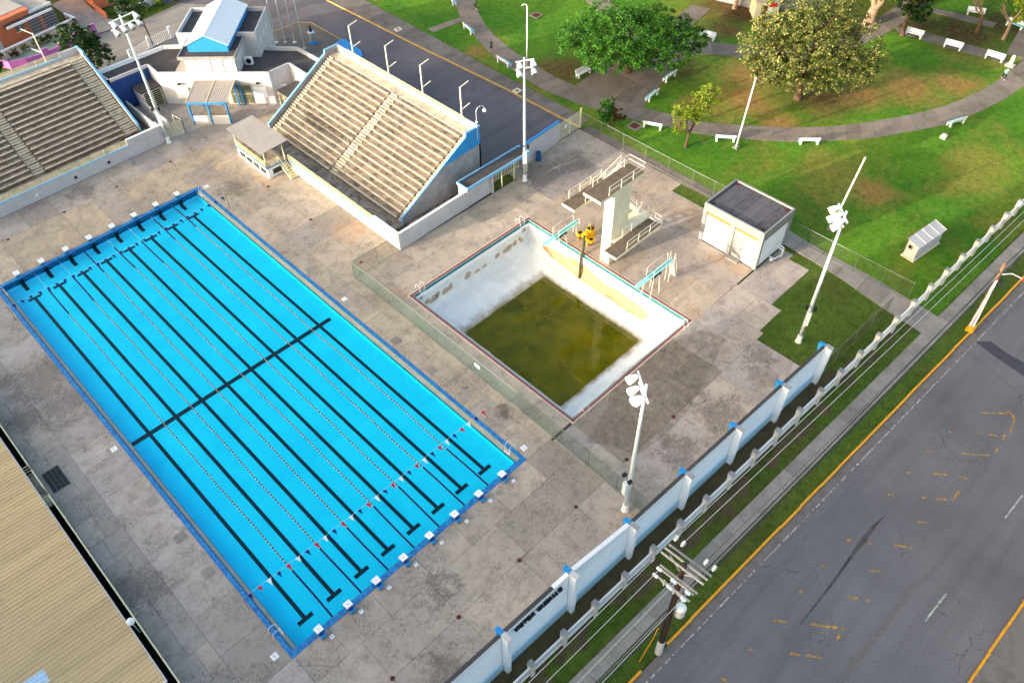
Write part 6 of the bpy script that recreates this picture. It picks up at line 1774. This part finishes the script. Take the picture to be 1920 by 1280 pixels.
q0, q1 = at(872,52), at(888,66); bench(q0, q1, 1, "aqua bench beside the walker on the narrow park path")
q0, q1 = at(935,114), at(957,127); bench(q0, q1, 1, "aqua bench between the walker and the floodlight heads")
q0, q1 = at(845,0), at(852,9); bench(q0, q1, 1, "aqua bench cut by the top edge beside the cyclist")
def lamp_post(label, x, y, h, lean, hook):
    t = thing("park_lamp", label, "lamp post", (x, y, 0))
    MB().box(x-.3,x+.3,y-.3,y+.3,-.03,.16).build("footing", MAT['sidewalk'], t)
    b = MB(); b.smooth = True; tp = Vector((x+lean[0],y+lean[1],h))
    b.path([(x,y,.16),tuple(tp)], [.11,.075], 10).build("pole", MAT['lampwhite'], t)
    if hook: MB().path([tp, tp+Vector((-.1,.05,.25)), tp+Vector((-.35,.2,.35)), tp+Vector((-.6,.35,.2))], .06, 8).build("arm", MAT['lampwhite'], t)
    else: MB().lathe(tp,[(.09,0),(.1,.08),(.05,.12)],8).build("cap", MAT['lampwhite'], t)
lamp_post("leaning white lamp post below the blossoming tree", 69.65, 12.77, 8.7, (.35,-.3), False)
lamp_post("leaning white lamp post on the lawn behind the pump house", 64.43, -2.46, 8.6, (.75,-.55), False)
q = at(988,128); lamp_post("white lamp post with a hooked arm behind the floodlight pole heads", q.x, q.y, 8.2, (0.05,0), True)
def manhole(x, y, label):
    t = thing("manhole", label, "manhole", (x, y, 0))
    MB().box(x-.75,x+.75,y-.75,y+.75,-.03,.03).build("surround", MAT['sidewalk'], t)
    MB().box(x-.5,x+.5,y-.5,y+.5,.03,.045).build("cover", MAT['rust'], t)
manhole(65.0, 23.9, "square manhole with rusty cover in the lawn beside the curved path")
q = at(1005,29); manhole(q.x, q.y, "square manhole on the lawn above the floodlight heads")
q = at(1769,258); t = thing("concrete_block", "small pale concrete block lying on the lawn", "block", q)
MB().box(q.x-.35,q.x+.35,q.y-.3,q.y+.3,-.03,.3).build("block_base", MAT['rimstone'], t); MB().box(q.x-.15,q.x+.2,q.y-.15,q.y+.2,.3,.42).build("block_top", MAT['rimstone'], t)
q = Vector((109.0,-1.9,0)); t = thing("stone_bollard", "cream stone bollard on a square foot at the path corner", "bollard", q)
MB().box(q.x-.5,q.x+.5,q.y-.5,q.y+.5,-.03,.1).build("foot", MAT['rimstone'], t); MB().box(q.x-.2,q.x+.2,q.y-.2,q.y+.2,.1,1.2).lathe((q.x,q.y,1.2),[(.22,0),(.2,.12),(.05,.2)],10).build("shaft", MAT['cream'], t)
q = at(594,228); 
for (u, v, lab) in ((747,57,"cracked concrete kerb box on the back street near the flag poles"),(970,172,"cracked concrete kerb box on the back street by the floodlight heads")):
    q = at(u, v); t = thing("kerb_box", lab, "drain box", q); MB().box(q.x-.45,q.x+.45,q.y-.45,q.y+.45,-.1,.18).build("box", MAT['rimstone'], t); MB().box(q.x-.2,q.x+.1,q.y-.2,q.y+.15,.18,.19).build("opening", MAT['dark'], t)

# ================================================================== TREES
RT = Vector((.711,-.703,0)); FW = Vector((.703,.711,0))
def leaf_cloud(c_, blobs, nclump, nleaf, size, rnd, fill=.25, clump_r=.16, droop=0.0):
    b = MB(); v = b.v; f = b.f
    tot = sum((s_[3]*s_[4]+s_[4]*s_[5]+s_[3]*s_[5]) for s_ in blobs)
    for bl_ in blobs:
        ca = Vector(c_) + RT*bl_[0] + FW*bl_[1] + Vector((0,0,bl_[2])); rx, ry, rz = bl_[3:6]
        nc = max(4, int(nclump*(rx*ry+ry*rz+rx*rz)/tot))
        for k in range(nc):
            while True:
                q = Vector((rnd.uniform(-1,1), rnd.uniform(-1,1), rnd.uniform(-1,1)))
                if .05 < q.length < 1: break
            rr = rnd.uniform(.78,1.12) if rnd.random() > fill else rnd.uniform(.35,.8)
            q = q.normalized()*rr
            if q.z < -.45: q.z *= .5
            cc = ca + RT*(q.x*rx) + FW*(q.y*ry) + Vector((0,0,q.z*rz))
            cr = clump_r*(rx+ry+rz)/3*rnd.uniform(.6,1.35)
            nl = int(nleaf*rnd.uniform(.6,1.4))
            up_ = Vector((q.x*.5, q.y*.5, .8)).normalized()
            for j in range(nl):
                dlt = Vector((rnd.gauss(0,.5), rnd.gauss(0,.5), rnd.gauss(0,.34)))*cr
                p_ = cc + RT*dlt.x + FW*dlt.y + Vector((0,0,dlt.z - droop*abs(dlt.x)))
                s_ = size*rnd.uniform(.55,1.25)
                nrm = (up_ + Vector((rnd.gauss(0,.55), rnd.gauss(0,.55), rnd.gauss(0,.4)))).normalized()
                t1 = nrm.orthogonal().normalized(); t1 = (Matrix.Rotation(rnd.uniform(0,6.28), 3, nrm) @ t1); t2 = nrm.cross(t1)
                i0 = len(v)
                a1 = p_ + t1*s_*.5; a2 = p_ + t2*s_*.32 + nrm*s_*.08; a3 = p_ - t1*s_*.5; a4 = p_ - t2*s_*.32 + nrm*s_*.08
                v.extend((a1[:], a2[:], a3[:], a4[:])); f.append((i0,i0+1,i0+2,i0+3))
    return b
def tree(name, label, base, blobs, th, tr, leafm, nclump, nleaf, size, seed, bark='bark', grp=None, cat="tree", fill=.25, bare=0, clump_r=.16, extra=None):
    rnd = random.Random(seed); base = Vector(base)
    t = thing(name, label, cat, base, group=grp)
    b = MB(); b.smooth = True
    fork = base + Vector((rnd.uniform(-.2,.2), rnd.uniform(-.2,.2), th))
    b.path([base-Vector((0,0,.1)), base+Vector((0,0,.15)), base.lerp(fork,.5)+Vector((rnd.uniform(-.1,.1),rnd.uniform(-.1,.1),0)), fork], [tr*1.5,tr*1.1,tr*.9,tr*.8], 9)
    b.build("trunk", MAT[bark], t)
    for k, bl_ in enumerate(blobs):
        ca = base + RT*bl_[0] + FW*bl_[1] + Vector((0,0,bl_[2])); b = MB(); b.smooth = True
        b.path([fork-Vector((0,0,.1)), fork.lerp(ca,.5)+Vector((0,0,-.25)), ca+Vector((0,0,bl_[5]*.3))], [tr*.55,tr*.35,tr*.1], 6)
        for j in range(4):
            e_ = ca + RT*rnd.uniform(-.75,.75)*bl_[3] + FW*rnd.uniform(-.75,.75)*bl_[4] + Vector((0,0,rnd.uniform(-.1,.7)*bl_[5]))
            b.path([fork.lerp(ca,.6), e_], [tr*.25,tr*.06], 5)
        b.build("limb", MAT[bark], t)
    for k in range(bare):
        b = MB(); a_ = base+RT*rnd.uniform(-1.3,-.3)*tr*4+Vector((0,0,th*1.2)); e_ = a_+RT*rnd.uniform(-1.6,-.6)+Vector((0,0,rnd.uniform(1.0,2.2)))+FW*rnd.uniform(-.8,.8)
        b.path([fork, a_, e_], [tr*.4,tr*.22,tr*.05], 5)
        for j in range(3): b.path([a_.lerp(e_,.5), e_+Vector((rnd.uniform(-.7,.7),rnd.uniform(-.7,.7),rnd.uniform(-.2,.6)))], [tr*.12,tr*.03], 4)
        b.build("bare_branch", MAT['barkpale'], t)
    cr = leaf_cloud(base, blobs, nclump, nleaf, size, rnd, fill, clump_r)
    cr.build("crown", MAT[leafm], t, fix=False)
    if extra:
        eb_, em, en = extra
        leaf_cloud(base, eb_, en, nleaf, size, rnd, fill, clump_r).build("crown", MAT[em], t, fix=False)
    return t
tree("broad_tree", "broad dark green tree spreading over the park path", (73.9,32.4,0),
     [(0,0,5.4,5.2,4.6,2.4),(-5.2,.3,4.6,4.0,3.6,1.9),(5.2,-.2,4.4,4.0,3.6,2.0),(-2.4,-3.2,4.0,4.4,3.0,1.8),(3.0,-3.0,3.9,4.0,2.8,1.7),(-2.2,3.4,5.2,4.2,3.2,2.0),(3.4,3.2,4.8,4.0,3.0,1.9),(7.2,.8,3.8,2.2,2.4,1.4),(-7.4,1.0,4.2,1.8,2.0,1.2)],
     2.6, .42, 'leaf', 1150, 52, .25, 101, fill=.25, clump_r=.14)
tree("blossoming_tree", "round tree covered in cream blossom in the park", (83.6,13.4,0),
     [(0,0,7.0,5.2,4.6,4.4),(-4.6,.4,6.6,3.8,3.4,3.2),(4.6,0,6.2,3.8,3.4,3.4),(-1.6,-3.2,5.2,4.2,2.8,2.8),(2.4,-2.8,5.0,4.0,2.8,2.8),(-1.8,2.8,8.6,4.4,3.2,3.0),(2.6,2.6,8.0,4.4,3.2,3.0),(0,0,9.6,3.6,3.0,2.4),(-6.0,-1.2,5.2,2.0,2.0,1.8),(-4.8,-1.8,3.6,1.8,1.6,1.4),(5.6,-1.8,4.4,2.0,1.8,1.8)],
     3.0, .45, 'leafflower', 1250, 50, .24, 102, fill=.25, clump_r=.13)
tree("young_tree", "slender yellow green tree with dead twigs beside a bench", (65.8,17.0,0),
     [(-.9,0,2.6,1.0,1.0,1.1),(-.6,.1,4.4,1.5,1.3,1.2),(1.0,.2,5.2,1.6,1.3,1.3),(1.8,.3,6.4,1.4,1.2,1.1),(.4,0,4.0,1.2,1.2,1.0)],
     1.7, .16, 'leafyellow', 170, 34, .22, 103, fill=.3, bare=4, clump_r=.22, grp=None)
tree("shrub", "upright green shrub with a reddish dry side behind the fence corner", (63.2,26.2,0),
     [(-.6,0,1.5,.9,.9,1.3),(-.5,0,2.9,.7,.7,.8)], .6, .1, 'leaf', 60, 24, .28, 104, cat="shrub", clump_r=.25, extra=([(.8,-.1,1.3,.9,.8,.9)],'leafred',30))
TRR = "trees along the far edge of the park"
tree("park_tree", "bright green tree with a thick pale trunk at the park's top edge", (106.6,16.6,0), [(2.2,2.0,4.6,3.6,3.0,2.2),(4.6,3.0,5.4,3.0,2.8,2.0),(0,5.5,7.0,4.0,3.2,2.4)], 2.2, .8, 'leaf', 312, 36, .32, 105, 'barkpale', TRR)
tree("park_tree", "dark tree with drooping foliage hanging in front of a white bench", (106.9,11.8,0), [(.2,.4,4.6,2.2,2.2,2.2),(1.0,.2,2.9,1.7,1.6,1.5),(-.8,1.6,6.8,2.4,2.2,2.0),(2.6,2.4,7.4,3.0,2.6,2.0)], 2.6, .3, 'leafdark', 299, 36, .31, 106, 'bark', TRR)
tree("park_tree", "yellow green tree crown reaching down beyond the dark drooping tree", (117.5,14.0,0), [(-1,.4,6.4,3.0,2.6,2.0),(1.4,-1.0,5.2,2.4,2.2,1.8),(4.5,2,7.6,3.4,3,2.2)], 3.0, .35, 'leafyellow', 260, 36, .31, 107, 'bark', TRR)
tree("park_tree", "nearly bare reddish tree on the shaded park bed", (114.6,5.0,0), [(-3.8,5.6,9.5,3.2,2.6,1.6)], 2.4, .26, 'leafdark', 78, 33, .30, 108, 'bark', TRR, bare=9)
tree("park_tree", "yellow green tree with twisted pale limbs at the top right corner", (115.0,1.6,0), [(2.0,1.2,5.0,2.6,2.2,1.8),(3.8,2.6,7.0,3.2,2.8,2.0),(1.2,.2,3.0,1.4,1.3,1.1),(6.4,2.0,6.0,2.6,2.4,1.8)], 2.4, .22, 'leafyellow', 286, 36, .30, 109, 'barkpale', TRR, bare=4)
tree("park_tree", "small yellow green tree before the grey fence at the top edge", (97.8,32.6,0), [(0,.6,5.2,2.6,2.2,1.5),(-3.0,1.6,5.6,2.2,2.0,1.3),(3.2,1.8,5.4,2.6,2.0,1.4)], 2.6, .3, 'leafyellow', 247, 33, .28, 110, 'barkpale', TRR)
for i, (x, y) in enumerate(((128,14),(126,24),(134,5))):
    tree("park_tree", ["dark tree standing behind the benches beyond the top edge","tall dark tree off the top edge behind the pale trunk","dark tree off the top right corner"][i], (x,y,0), [(0,0,6.5,4.5,4,3),(-3.5,1,5.5,3,3,2.4),(3.5,1,5.8,3,3,2.4)], 3, .4, 'leafdark', 200, 26, .5, 120+i, 'bark', TRR)
BRT = "trees of the back road"
tree("road_tree", "dense dark green tree behind the shaded bleachers", (24.9,80.8,0), [(-.3,0,4.6,2.4,2.2,1.8),(1.2,-.4,3.4,2.2,2.0,1.7),(-1.4,.4,5.6,1.8,1.6,1.3),(.6,.2,5.6,1.8,1.6,1.4)], 1.8, .22, 'leafdark', 299, 39, .28, 111, 'bark', BRT)
tree("road_tree", "small leaning tree beside the entrance building's railing", (34.6,84.4,0), [(-1.0,.2,3.6,1.2,1.1,1.0),(-2.2,.6,4.8,1.2,1.1,1.0),(-2.8,1.0,6.0,1.4,1.2,1.1),(-.2,.4,4.8,1.1,1.0,.8)], 2.2, .13, 'leafdark', 156, 33, .26, 112, 'bark', BRT, clump_r=.24)
tree("road_tree", "dark tree at the left edge behind the shaded bleachers", (15.2,87.0,0), [(-.6,0,3.6,2.2,2.0,1.6),(-1.6,.6,5.0,2.2,2.0,1.5)], 1.6, .2, 'leafdark', 208, 36, .28, 113, 'bark', BRT)

# ================================================================== HOUSES BEYOND THE BACK ROAD
h1 = Vector((.983,.184,0)); h2 = Vector((-.184,.983,0))
HO = Vector((18.6,97.0,0))
def HP(a, d_, z): return HO + h1*a + h2*d_ + Vector((0,0,z))
def HB(b, a0, a1, d0, d1, z0, z1): return b.obox(HP((a0+a1)/2,(d0+d1)/2,(z0+z1)/2), h1*((a1-a0)/2), h2*((d1-d0)/2), Vector((0,0,(z1-z0)/2)))
hs1 = thing("house", "terracotta house with white eaves, grilles and grey roof in the top left corner", "house", HO)
HB(MB(), -8,6.2,0,12,0,3.5).build("wall", MAT['orange'], hs1)
HB(MB(), -8.2,6.4,1.2,12.2,3.5,3.72).build("roof", MAT['roofgrey'], hs1)
HB(MB(), -8.2,6.4,-.0,1.2,3.5,3.66).build("roof_front", MAT['orange'], hs1)
HB(MB(), 2.2,8.8,-1.1,.0,2.85,2.98).build("eave_slab", MAT['roofdark'], hs1)
HB(MB(), 2.1,8.9,-1.25,-1.1,2.8,3.1).build("eave_edge", MAT['purewhite'], hs1)
HB(MB(), 6.2,9.6,.2,10,3.0,3.25).build("carport_roof", MAT['roofgrey'], hs1)
HB(MB(), 6.1,9.7,.05,.2,2.9,3.3).build("carport_edge", MAT['purewhite'], hs1)
w = HB(MB(), 3.6,4.9,-.03,.0,1.5,2.4).build("window", MAT['screenglass'], hs1); HB(MB(), 3.5,5.0,-.1,-.03,1.38,1.5).build("window_sill", MAT['rimstone'], w); HB(MB(), 4.2,4.3,-.045,-.031,1.5,2.4).build("window_mullion", MAT['offwhite'], w)
for (a0,a1) in ((5.5,7.2),(7.6,9.5)):
    g_ = HB(MB(), a0,a1,-.06,-.0,.1,2.7).build("grille_panel", MAT['glass'], hs1)
    b = MB()
    for k in range(9): b.beam(HP(lerp(a0,a1,k/8),-.09,.1),HP(lerp(a0,a1,k/8),-.09,2.7),.05,.04)
    for z in (.4,.8,1.2,1.6,2.0,2.4): b.beam(HP(a0,-.09,z),HP(a1,-.09,z),.05,.05)
    b.build("grille_bars", MAT['offwhite'], g_)
HB(MB(), 7.2,7.6,-.1,.2,0,2.9).build("column", MAT['orange'], hs1)
pr = [HP(.5+.55*math.cos(math.pi*k/8), -.03, 1.9+.55*math.sin(math.pi*k/8)) for k in range(9)]
b = MB(); b.add([HP(1.05,-.03,0.05)]+pr+[HP(-.05,-.03,.05)], [tuple(range(11))]); b.build("arched_door", MAT['offwhite'], hs1, fix=False)
tb = thing("terrace_balustrade", "white balustrade on a pale pink wall before the terracotta house", "balustrade", HP(4,-2,0))
HB(MB(), -4,10.8,-2.6,-2.4,0,.5).build("base_wall", MAT['rimstone'], tb)
HB(MB(), -4,10.9,-2.65,-2.35,1.15,1.3).build("top_rail", MAT['purewhite'], tb)
HB(MB(), 10.6,10.9,-2.35,-.2,1.15,1.3).build("top_rail", MAT['purewhite'], tb); HB(MB(), 10.62,10.85,-2.3,-.2,0,1.15).build("side_wall", MAT['rimstone'], tb)
BALU = MB().lathe((0,0,.5),[(.06,0),(.09,.12),(.05,.3),(.08,.5),(.06,.65)],8).mesh("baluster", MAT['rimstone'])
for k in range(46): inst("baluster", BALU, tb, HP(-3.6+k*.31,-2.5,0))
HB(MB(), -4,10.6,-2.35,0,-.05,.02).build("terrace_floor", MAT['rimstone'], tb)
pk = thing("garden_wall", "low magenta pink garden wall with stepped piers before the terracotta house", "wall", (24, 91, 0))
PP = [(17.6,93.2),(18.3,91.7),(20.2,90.95),(22.8,90.6),(25.2,91.0),(27.7,91.95),(30.3,92.4)]
for i in range(len(PP)-1):
    a, c_ = Vector((*PP[i],0)), Vector((*PP[i+1],0)); dn = (c_-a).normalized(); nn = Vector((-dn.y,dn.x,0))
    MB().obox((a+c_)/2+Vector((0,0,.42)), dn*((c_-a).length/2+.05), nn*.1, Vector((0,0,.53))).build("wall_section", MAT['pink'], pk)
    if i in (2,3,4,5): MB().obox(c_+Vector((0,0,.68)), dn*.35, nn*.14, Vector((0,0,.8))).build("pier", MAT['pink'], pk)
struct(MB().sheet([(17.7,93.2),(18.4,91.8),(20.2,91.05),(22.8,90.7),(25.2,91.1),(27.7,92.05),(30.3,92.5),(30.1,96.5),(29.5,96.4),(18.8,94.5)], -.02).build("garden_paving", MAT['palegreen'], fix=False))
struct(MB().sheet([(30.35,92.4),(36,91.6),(33.8,95.4),(33.5,100.3),(34,106),(29.8,106),(29.9,96.9)], -.015).build("driveway", MAT['sidewalk'], fix=False))
SHG = "shrubs before the terracotta house"
for i, (u, v, r_, mt, lab) in enumerate(((92,78,.9,'leafdark',"dark round shrub before the middle of the terracotta house's balustrade"),(70,85,.7,'leafyellow',"yellowish shrub left of the dark round shrub"),(28,105,.7,'leafred',"reddish shrub at the left end of the terrace balustrade"),(133,53,1.0,'leafdark',"dark shrub at the driveway end of the terrace balustrade"),(48,95,.6,'leafyellow',"small yellowish shrub near the reddish shrub"))):
    q = at(u, v); tree("garden_shrub", lab, q, [(0,0,r_*.7,r_,r_*.8,r_*.7)], .3, .06, mt, 26, 24, .22, 200+i, cat="shrub", clump_r=.3, grp=SHG)
h2_ = thing("house", "terracotta and white house beyond the driveway at the top edge", "house", (37, 103, 0))
MB().prism([(33.7,99.2),(36.5,99.0),(38.5,112),(34.4,112)], 0, 3.3).build("wall", MAT['orange'], h2_)
MB().prism([(36.52,99.4),(43,99.8),(43,112),(38.5,112)], 0, 3.2).build("front_wall", MAT['purewhite'], h2_)
MB().prism([(33.4,99.0),(43.2,99.0),(43.2,112.2),(34.0,112.2)], 3.35, 3.6).build("roof", MAT['roofgrey'], h2_)
MB().box(37.3,38.4,99.36,99.5,.1,2.2).build("window", MAT['screenglass'], h2_)
MB().beam((33.65,95.4,.45),(33.7,99.3,.45),.2,.9).build("drive_wall", MAT['orange'], h2_)
gw_ = thing("garden_wall", "white garden wall in front of the second terracotta house", "wall", (38.5, 95.2, 0))
for (a, c_) in (((35.3,96.0),(37.7,94.4)),((37.7,94.4),(42.3,94.9)),((42.3,94.9),(47,95.5))):
    MB().beam((*a,.5),(*c_,.5),.18,1.0).build("wall_section", MAT['offwhite'], gw_)
struct(MB().sheet([(34.5,96.8),(37.8,94.6),(47,95.7),(47,100),(34.5,99)], -.01).build("front_garden", MAT['grass2'], fix=False))
for i, (u, v) in enumerate(((300,10),(272,20),(330,2))):
    q = at(u, v); tree("garden_shrub", ["rough olive shrub on the verge above the entrance building","dry olive shrub beside the white garden wall","green shrub above the white ridge roof"][i], q, [(0,0,.5,.8,.7,.5)], .2, .05, 'leafyellow', 20, 22, .24, 230+i, cat="shrub", clump_r=.3, grp="shrubs along the back road")
bm_ = thing("bracket_mast", "cream forked mast behind the shaded bleachers", "mast", (19.6, 77.4, 5))
MB().beam((19.4,77.3,5.2),(19.4,77.3,9.6),.12,.12).build("post", MAT['rail'], bm_); MB().beam((19.4,77.3,9.5),(18.6,78.2,10.1),.09,.09).build("upper_arm", MAT['rail'], bm_); MB().beam((19.4,77.3,7.2),(18.7,78.0,7.7),.09,.09).build("lower_arm", MAT['rail'], bm_)
pf = thing("picket_fence", "low white barred fence beside the entrance building and the back road", "fence", (34.5, 83.0, 0))
FPp = [(30.5,81.9),(34.0,83.5),(37.4,83.9)]
for i in range(2):
    a, c_ = FPp[i], FPp[i+1]
    bar_rail(pf, (*a,0), (*c_,0), -.1, 1.2, 2, MAT['purewhite'], "fence_rails", .25)
for q in FPp: MB().box(q[0]-.2,q[0]+.2,q[1]-.2,q[1]+.2,-.11,1.5).build("pier", MAT['purewhite'], pf)
# things at the park's top edge
gf = thing("panel_fence", "grey-white panel fence along the top edge of the park", "fence", at(1360,8))
A0, A1 = at(1305,-8), at(1425,20)
n = 14
for k in range(n):
    p0 = A0.lerp(A1,k/n); p1 = A0.lerp(A1,(k+1)/n); dn = (p1-p0).normalized()
    MB().beam(p0+dn*.02+Vector((0,0,.85)), p1-dn*.02+Vector((0,0,.85)), .06, 1.7).build("fence_panel", MAT['rawblock'], gf)
kk = thing("kiosk", "small cream kiosk with brown door and red awning behind the blossoming tree", "kiosk", (97.6, 28.4, 0))
k1 = Vector((.70,-.71,0)); k2 = Vector((.71,.70,0)); KO = Vector((96.5,28.6,0))
def KB(b, a0,a1,d0,d1,z0,z1): return b.obox(KO+k1*((a0+a1)/2)+k2*((d0+d1)/2)+Vector((0,0,(z0+z1)/2)), k1*((a1-a0)/2), k2*((d1-d0)/2), Vector((0,0,(z1-z0)/2)))
KB(MB(),0,3.2,0,3,0,2.7).build("wall", MAT['cream'], kk); KB(MB(),-.15,3.35,-.2,3.2,2.7,2.85).build("roof", MAT['roofgrey'], kk)
KB(MB(),.8,1.6,-.03,0,.9,2.1).build("door", MAT['brown'], kk); KB(MB(),1.75,2.3,-.03,0,.95,1.9).build("window", MAT['purewhite'], kk); KB(MB(),1.7,2.7,-.35,-.03,2.1,2.5).build("awning", MAT['red'], kk)
gy = thing("park_pavilion", "grey flat roof of a low pavilion at the top edge behind the kiosk", "building", (104, 30, 0))
KB(MB(),4.5,10,3,9,0,2.8).build("wall", MAT['rawblock'], gy); KB(MB(),4.2,10.3,2.7,9.3,2.8,3.0).build("roof", MAT['roofgrey'], gy)

# ================================================================== PEOPLE
def capsules(parts, name, mat, parent, voxel=.026):
    b = MB()
    for (p0, p1, r0, r1) in parts:
        p0 = Vector(p0); p1 = Vector(p1); dn = (p1-p0)
        L = dn.length; n = 4
        ax = dn.normalized() if L > 1e-5 else Vector((0,0,1))
        prof = [(r0*math.sin(math.pi/2*k/n), -r0*math.cos(math.pi/2*k/n)) for k in range(n+1)] + [(r1*math.cos(math.pi/2*k/n), L + r1*math.sin(math.pi/2*k/n)) for k in range(n+1)]
        b.lathe(p0, prof, 10, ax)
    b.smooth = True
    o = b.build(name, mat, parent, world=False)
    m_ = o.modifiers.new("remesh", 'REMESH'); m_.mode = 'VOXEL'; m_.voxel_size = voxel; m_.use_smooth_shade = True
    return o
def hand(s_, w, el):
    w = Vector(w); dn = (w-Vector(el)).normalized(); fwd = Vector((0,1,0)); out = []
    out.append((w, w+dn*.08, .032, .034))
    for k in range(4):
        o_ = Vector((0,1,0))*(.018*(k-1.5)); L = (.055,.065,.06,.048)[k]
        a = w+dn*.09+o_; out.append((a, a+dn*L*.6+Vector((-s_*.006,0,0)), .010, .009)); out.append((a+dn*L*.6+Vector((-s_*.006,0,0)), a+dn*L+Vector((-s_*.022,0,0)), .009, .008))
    out.append((w+dn*.03+Vector((0,.03,0)), w+dn*.075+Vector((-s_*.01,.055,0)), .012, .010))
    return out
def person(label, loc, rz, pose, shirt, lower, longlegs, extra=None):
    # figure faces +y in its own frame; pose holds joint positions
    t = thing("person", label, "person", loc, rz)
    J = pose
    body = [((0,0,J['hip']),(0,J['lean']*.25,J['hip']+.22),.135,.13), ((0,J['lean']*.3,J['hip']+.24),(0,J['lean'],J['sh']-.08),.13,.15),
            ((-.13,J['lean'],J['sh']-.04),(.13,J['lean'],J['sh']-.04),.07,.07), ((0,J['lean'],J['sh']-.02),(0,J['lean']+.02,J['sh']+.10),.055,.05),
            ((0,J['lean']+.03,J['sh']+.17),(0,J['lean']+.035,J['sh']+.24),.082,.09), ((0,J['lean']+.115,J['sh']+.185),(0,J['lean']+.125,J['sh']+.175),.014,.016),
            ((-.09,J['lean']+.02,J['sh']+.2),(-.092,J['lean']+.02,J['sh']+.21),.02,.02), ((.09,J['lean']+.02,J['sh']+.2),(.092,J['lean']+.02,J['sh']+.21),.02,.02)]
    sh_, lo_, so_ = [], [], []
    sh_ += [((0,J['lean']*.1,J['hip']+.05),(0,J['lean']*.3,J['hip']+.26),.150,.148), ((0,J['lean']*.3,J['hip']+.24),(0,J['lean'],J['sh']-.08),.148,.165), ((-.13,J['lean'],J['sh']-.04),(.13,J['lean'],J['sh']-.04),.085,.085)]
    lo_ += [((0,0,J['hip']-.02),(0,0,J['hip']+.08),.150,.148)]
    for s_, k in ((-1,'L'),(1,'R')):
        el, wr, kn, an = J['el'+k], J['wr'+k], J['kn'+k], J['an'+k]
        S = (s_*.19, J['lean'], J['sh']-.05); Hh = (s_*.09, 0, J['hip']-.02)
        body += [(S, el, .052, .042), (el, wr, .042, .030), (Hh, kn, .088, .060), (kn, an, .058, .038), (an, (an[0], an[1]+.14, max(.04, an[2]-.05)), .042, .036)]
        body += hand(s_, wr, el)
        m_ = Vector(S).lerp(Vector(el), .75); sh_ += [(S, m_, .068, .062)]
        if longlegs: lo_ += [(Hh, kn, .102, .076), (kn, Vector(kn).lerp(Vector(an), .88), .074, .056)]
        else: lo_ += [(Hh, Vector(Hh).lerp(Vector(kn), .85), .102, .088)]
        so_ += [((an[0],an[1]-.03,an[2]-.04),(an[0],an[1]+.16,max(.045,an[2]-.06)),.05,.045)]
    bd = capsules(body, "body", MAT['skin'], t, .018)
    capsules(sh_, "shirt", MAT[shirt], t); capsules(lo_, "trousers" if longlegs else "shorts", MAT[lower], t); capsules(so_, "shoes", MAT['shoe'], t)
    capsules([((0,J['lean']+.0,J['sh']+.235),(0,J['lean']+.02,J['sh']+.265),.095,.092)], "hair", MAT['hair'], t)
    return t
WALK = dict(hip=.92, sh=1.42, lean=.03, elL=(-.26,-.08,1.14), wrL=(-.25,.10,.95), elR=(.26,.05,1.13), wrR=(.25,.16,.93), knL=(-.10,.14,.50), anL=(-.10,.12,.09), knR=(.10,-.02,.49), anR=(.10,-.26,.14))
RUN = dict(hip=.90, sh=1.40, lean=.10, elL=(-.27,-.14,1.16), wrL=(-.22,.10,1.08), elR=(.27,.14,1.16), wrR=(.20,.34,1.18), knL=(-.10,.26,.56), anL=(-.10,.12,.17), knR=(.10,-.06,.48), anR=(.10,-.38,.22))
RIDE = dict(hip=.95, sh=1.40, lean=.22, elL=(-.24,.36,1.14), wrL=(-.20,.52,1.02), elR=(.24,.36,1.14), wrR=(.20,.52,1.02), knL=(-.12,.24,.66), anL=(-.11,.08,.26), knR=(.12,.20,.78), anR=(.11,.12,.46))
q = at(921,97); person("person walking in teal shirt and black shorts on the park path", q, R(-170), WALK, 'c_teal', 'c_black', False)
q = at(1880,150); person("person running in light cyan shirt and black trousers at the path edge", q, R(128), RUN, 'c_cyan', 'c_black', True)
q = at(891,21)
person("person riding a bicycle in green shirt and black shorts", q, R(-165), RIDE, 'c_green', 'c_black', False)
bk = thing("bicycle", "dark bicycle ridden along the park path at the top edge", "bicycle", q, R(-165))
for y in (-.5,.55):
    b = MB(); n = 20
    b.path([(0,y+.33*math.cos(2*math.pi*k/n),.34+.33*math.sin(2*math.pi*k/n)) for k in range(n+1)], .018, 5, False)
    wl = b.build("wheel", MAT['black'], bk, world=False)
    b = MB()
    for k in range(8): b.tube((0,y,.34),(0,y+.32*math.cos(math.pi*k/4),.34+.32*math.sin(math.pi*k/4)),.004,n=3)
    b.build("spokes", MAT['galv'], wl, world=False)
MB().path([(0,-.5,.34),(0,-.12,.32),(0,.38,.75),(0,-.18,.78),(0,-.12,.32)],.016,6).tube((0,-.5,.34),(0,-.18,.78),.012,n=5).tube((0,.55,.34),(0,.36,.92),.016,n=6).build("frame", MAT['black'], bk, world=False)
MB().tube((-.24,.44,.98),(.24,.44,.98),.013,n=6).tube((0,.36,.9),(0,.44,.98),.013,n=6).build("handlebar", MAT['galv'], bk, world=False)
MB().box(-.06,.06,-.32,-.08,.82,.86).build("saddle", MAT['black'], bk, world=False)
for s_ in (-1,1): MB().tube((s_*.03,-.12,.32),(s_*.05,-.12+s_*.06,.32-s_*.15),.012,n=5).box(s_*.05,s_*.14,-.16+s_*.06,-.08+s_*.06,.31-s_*.15,.33-s_*.15).build("pedal", MAT['black'], bk, world=False)
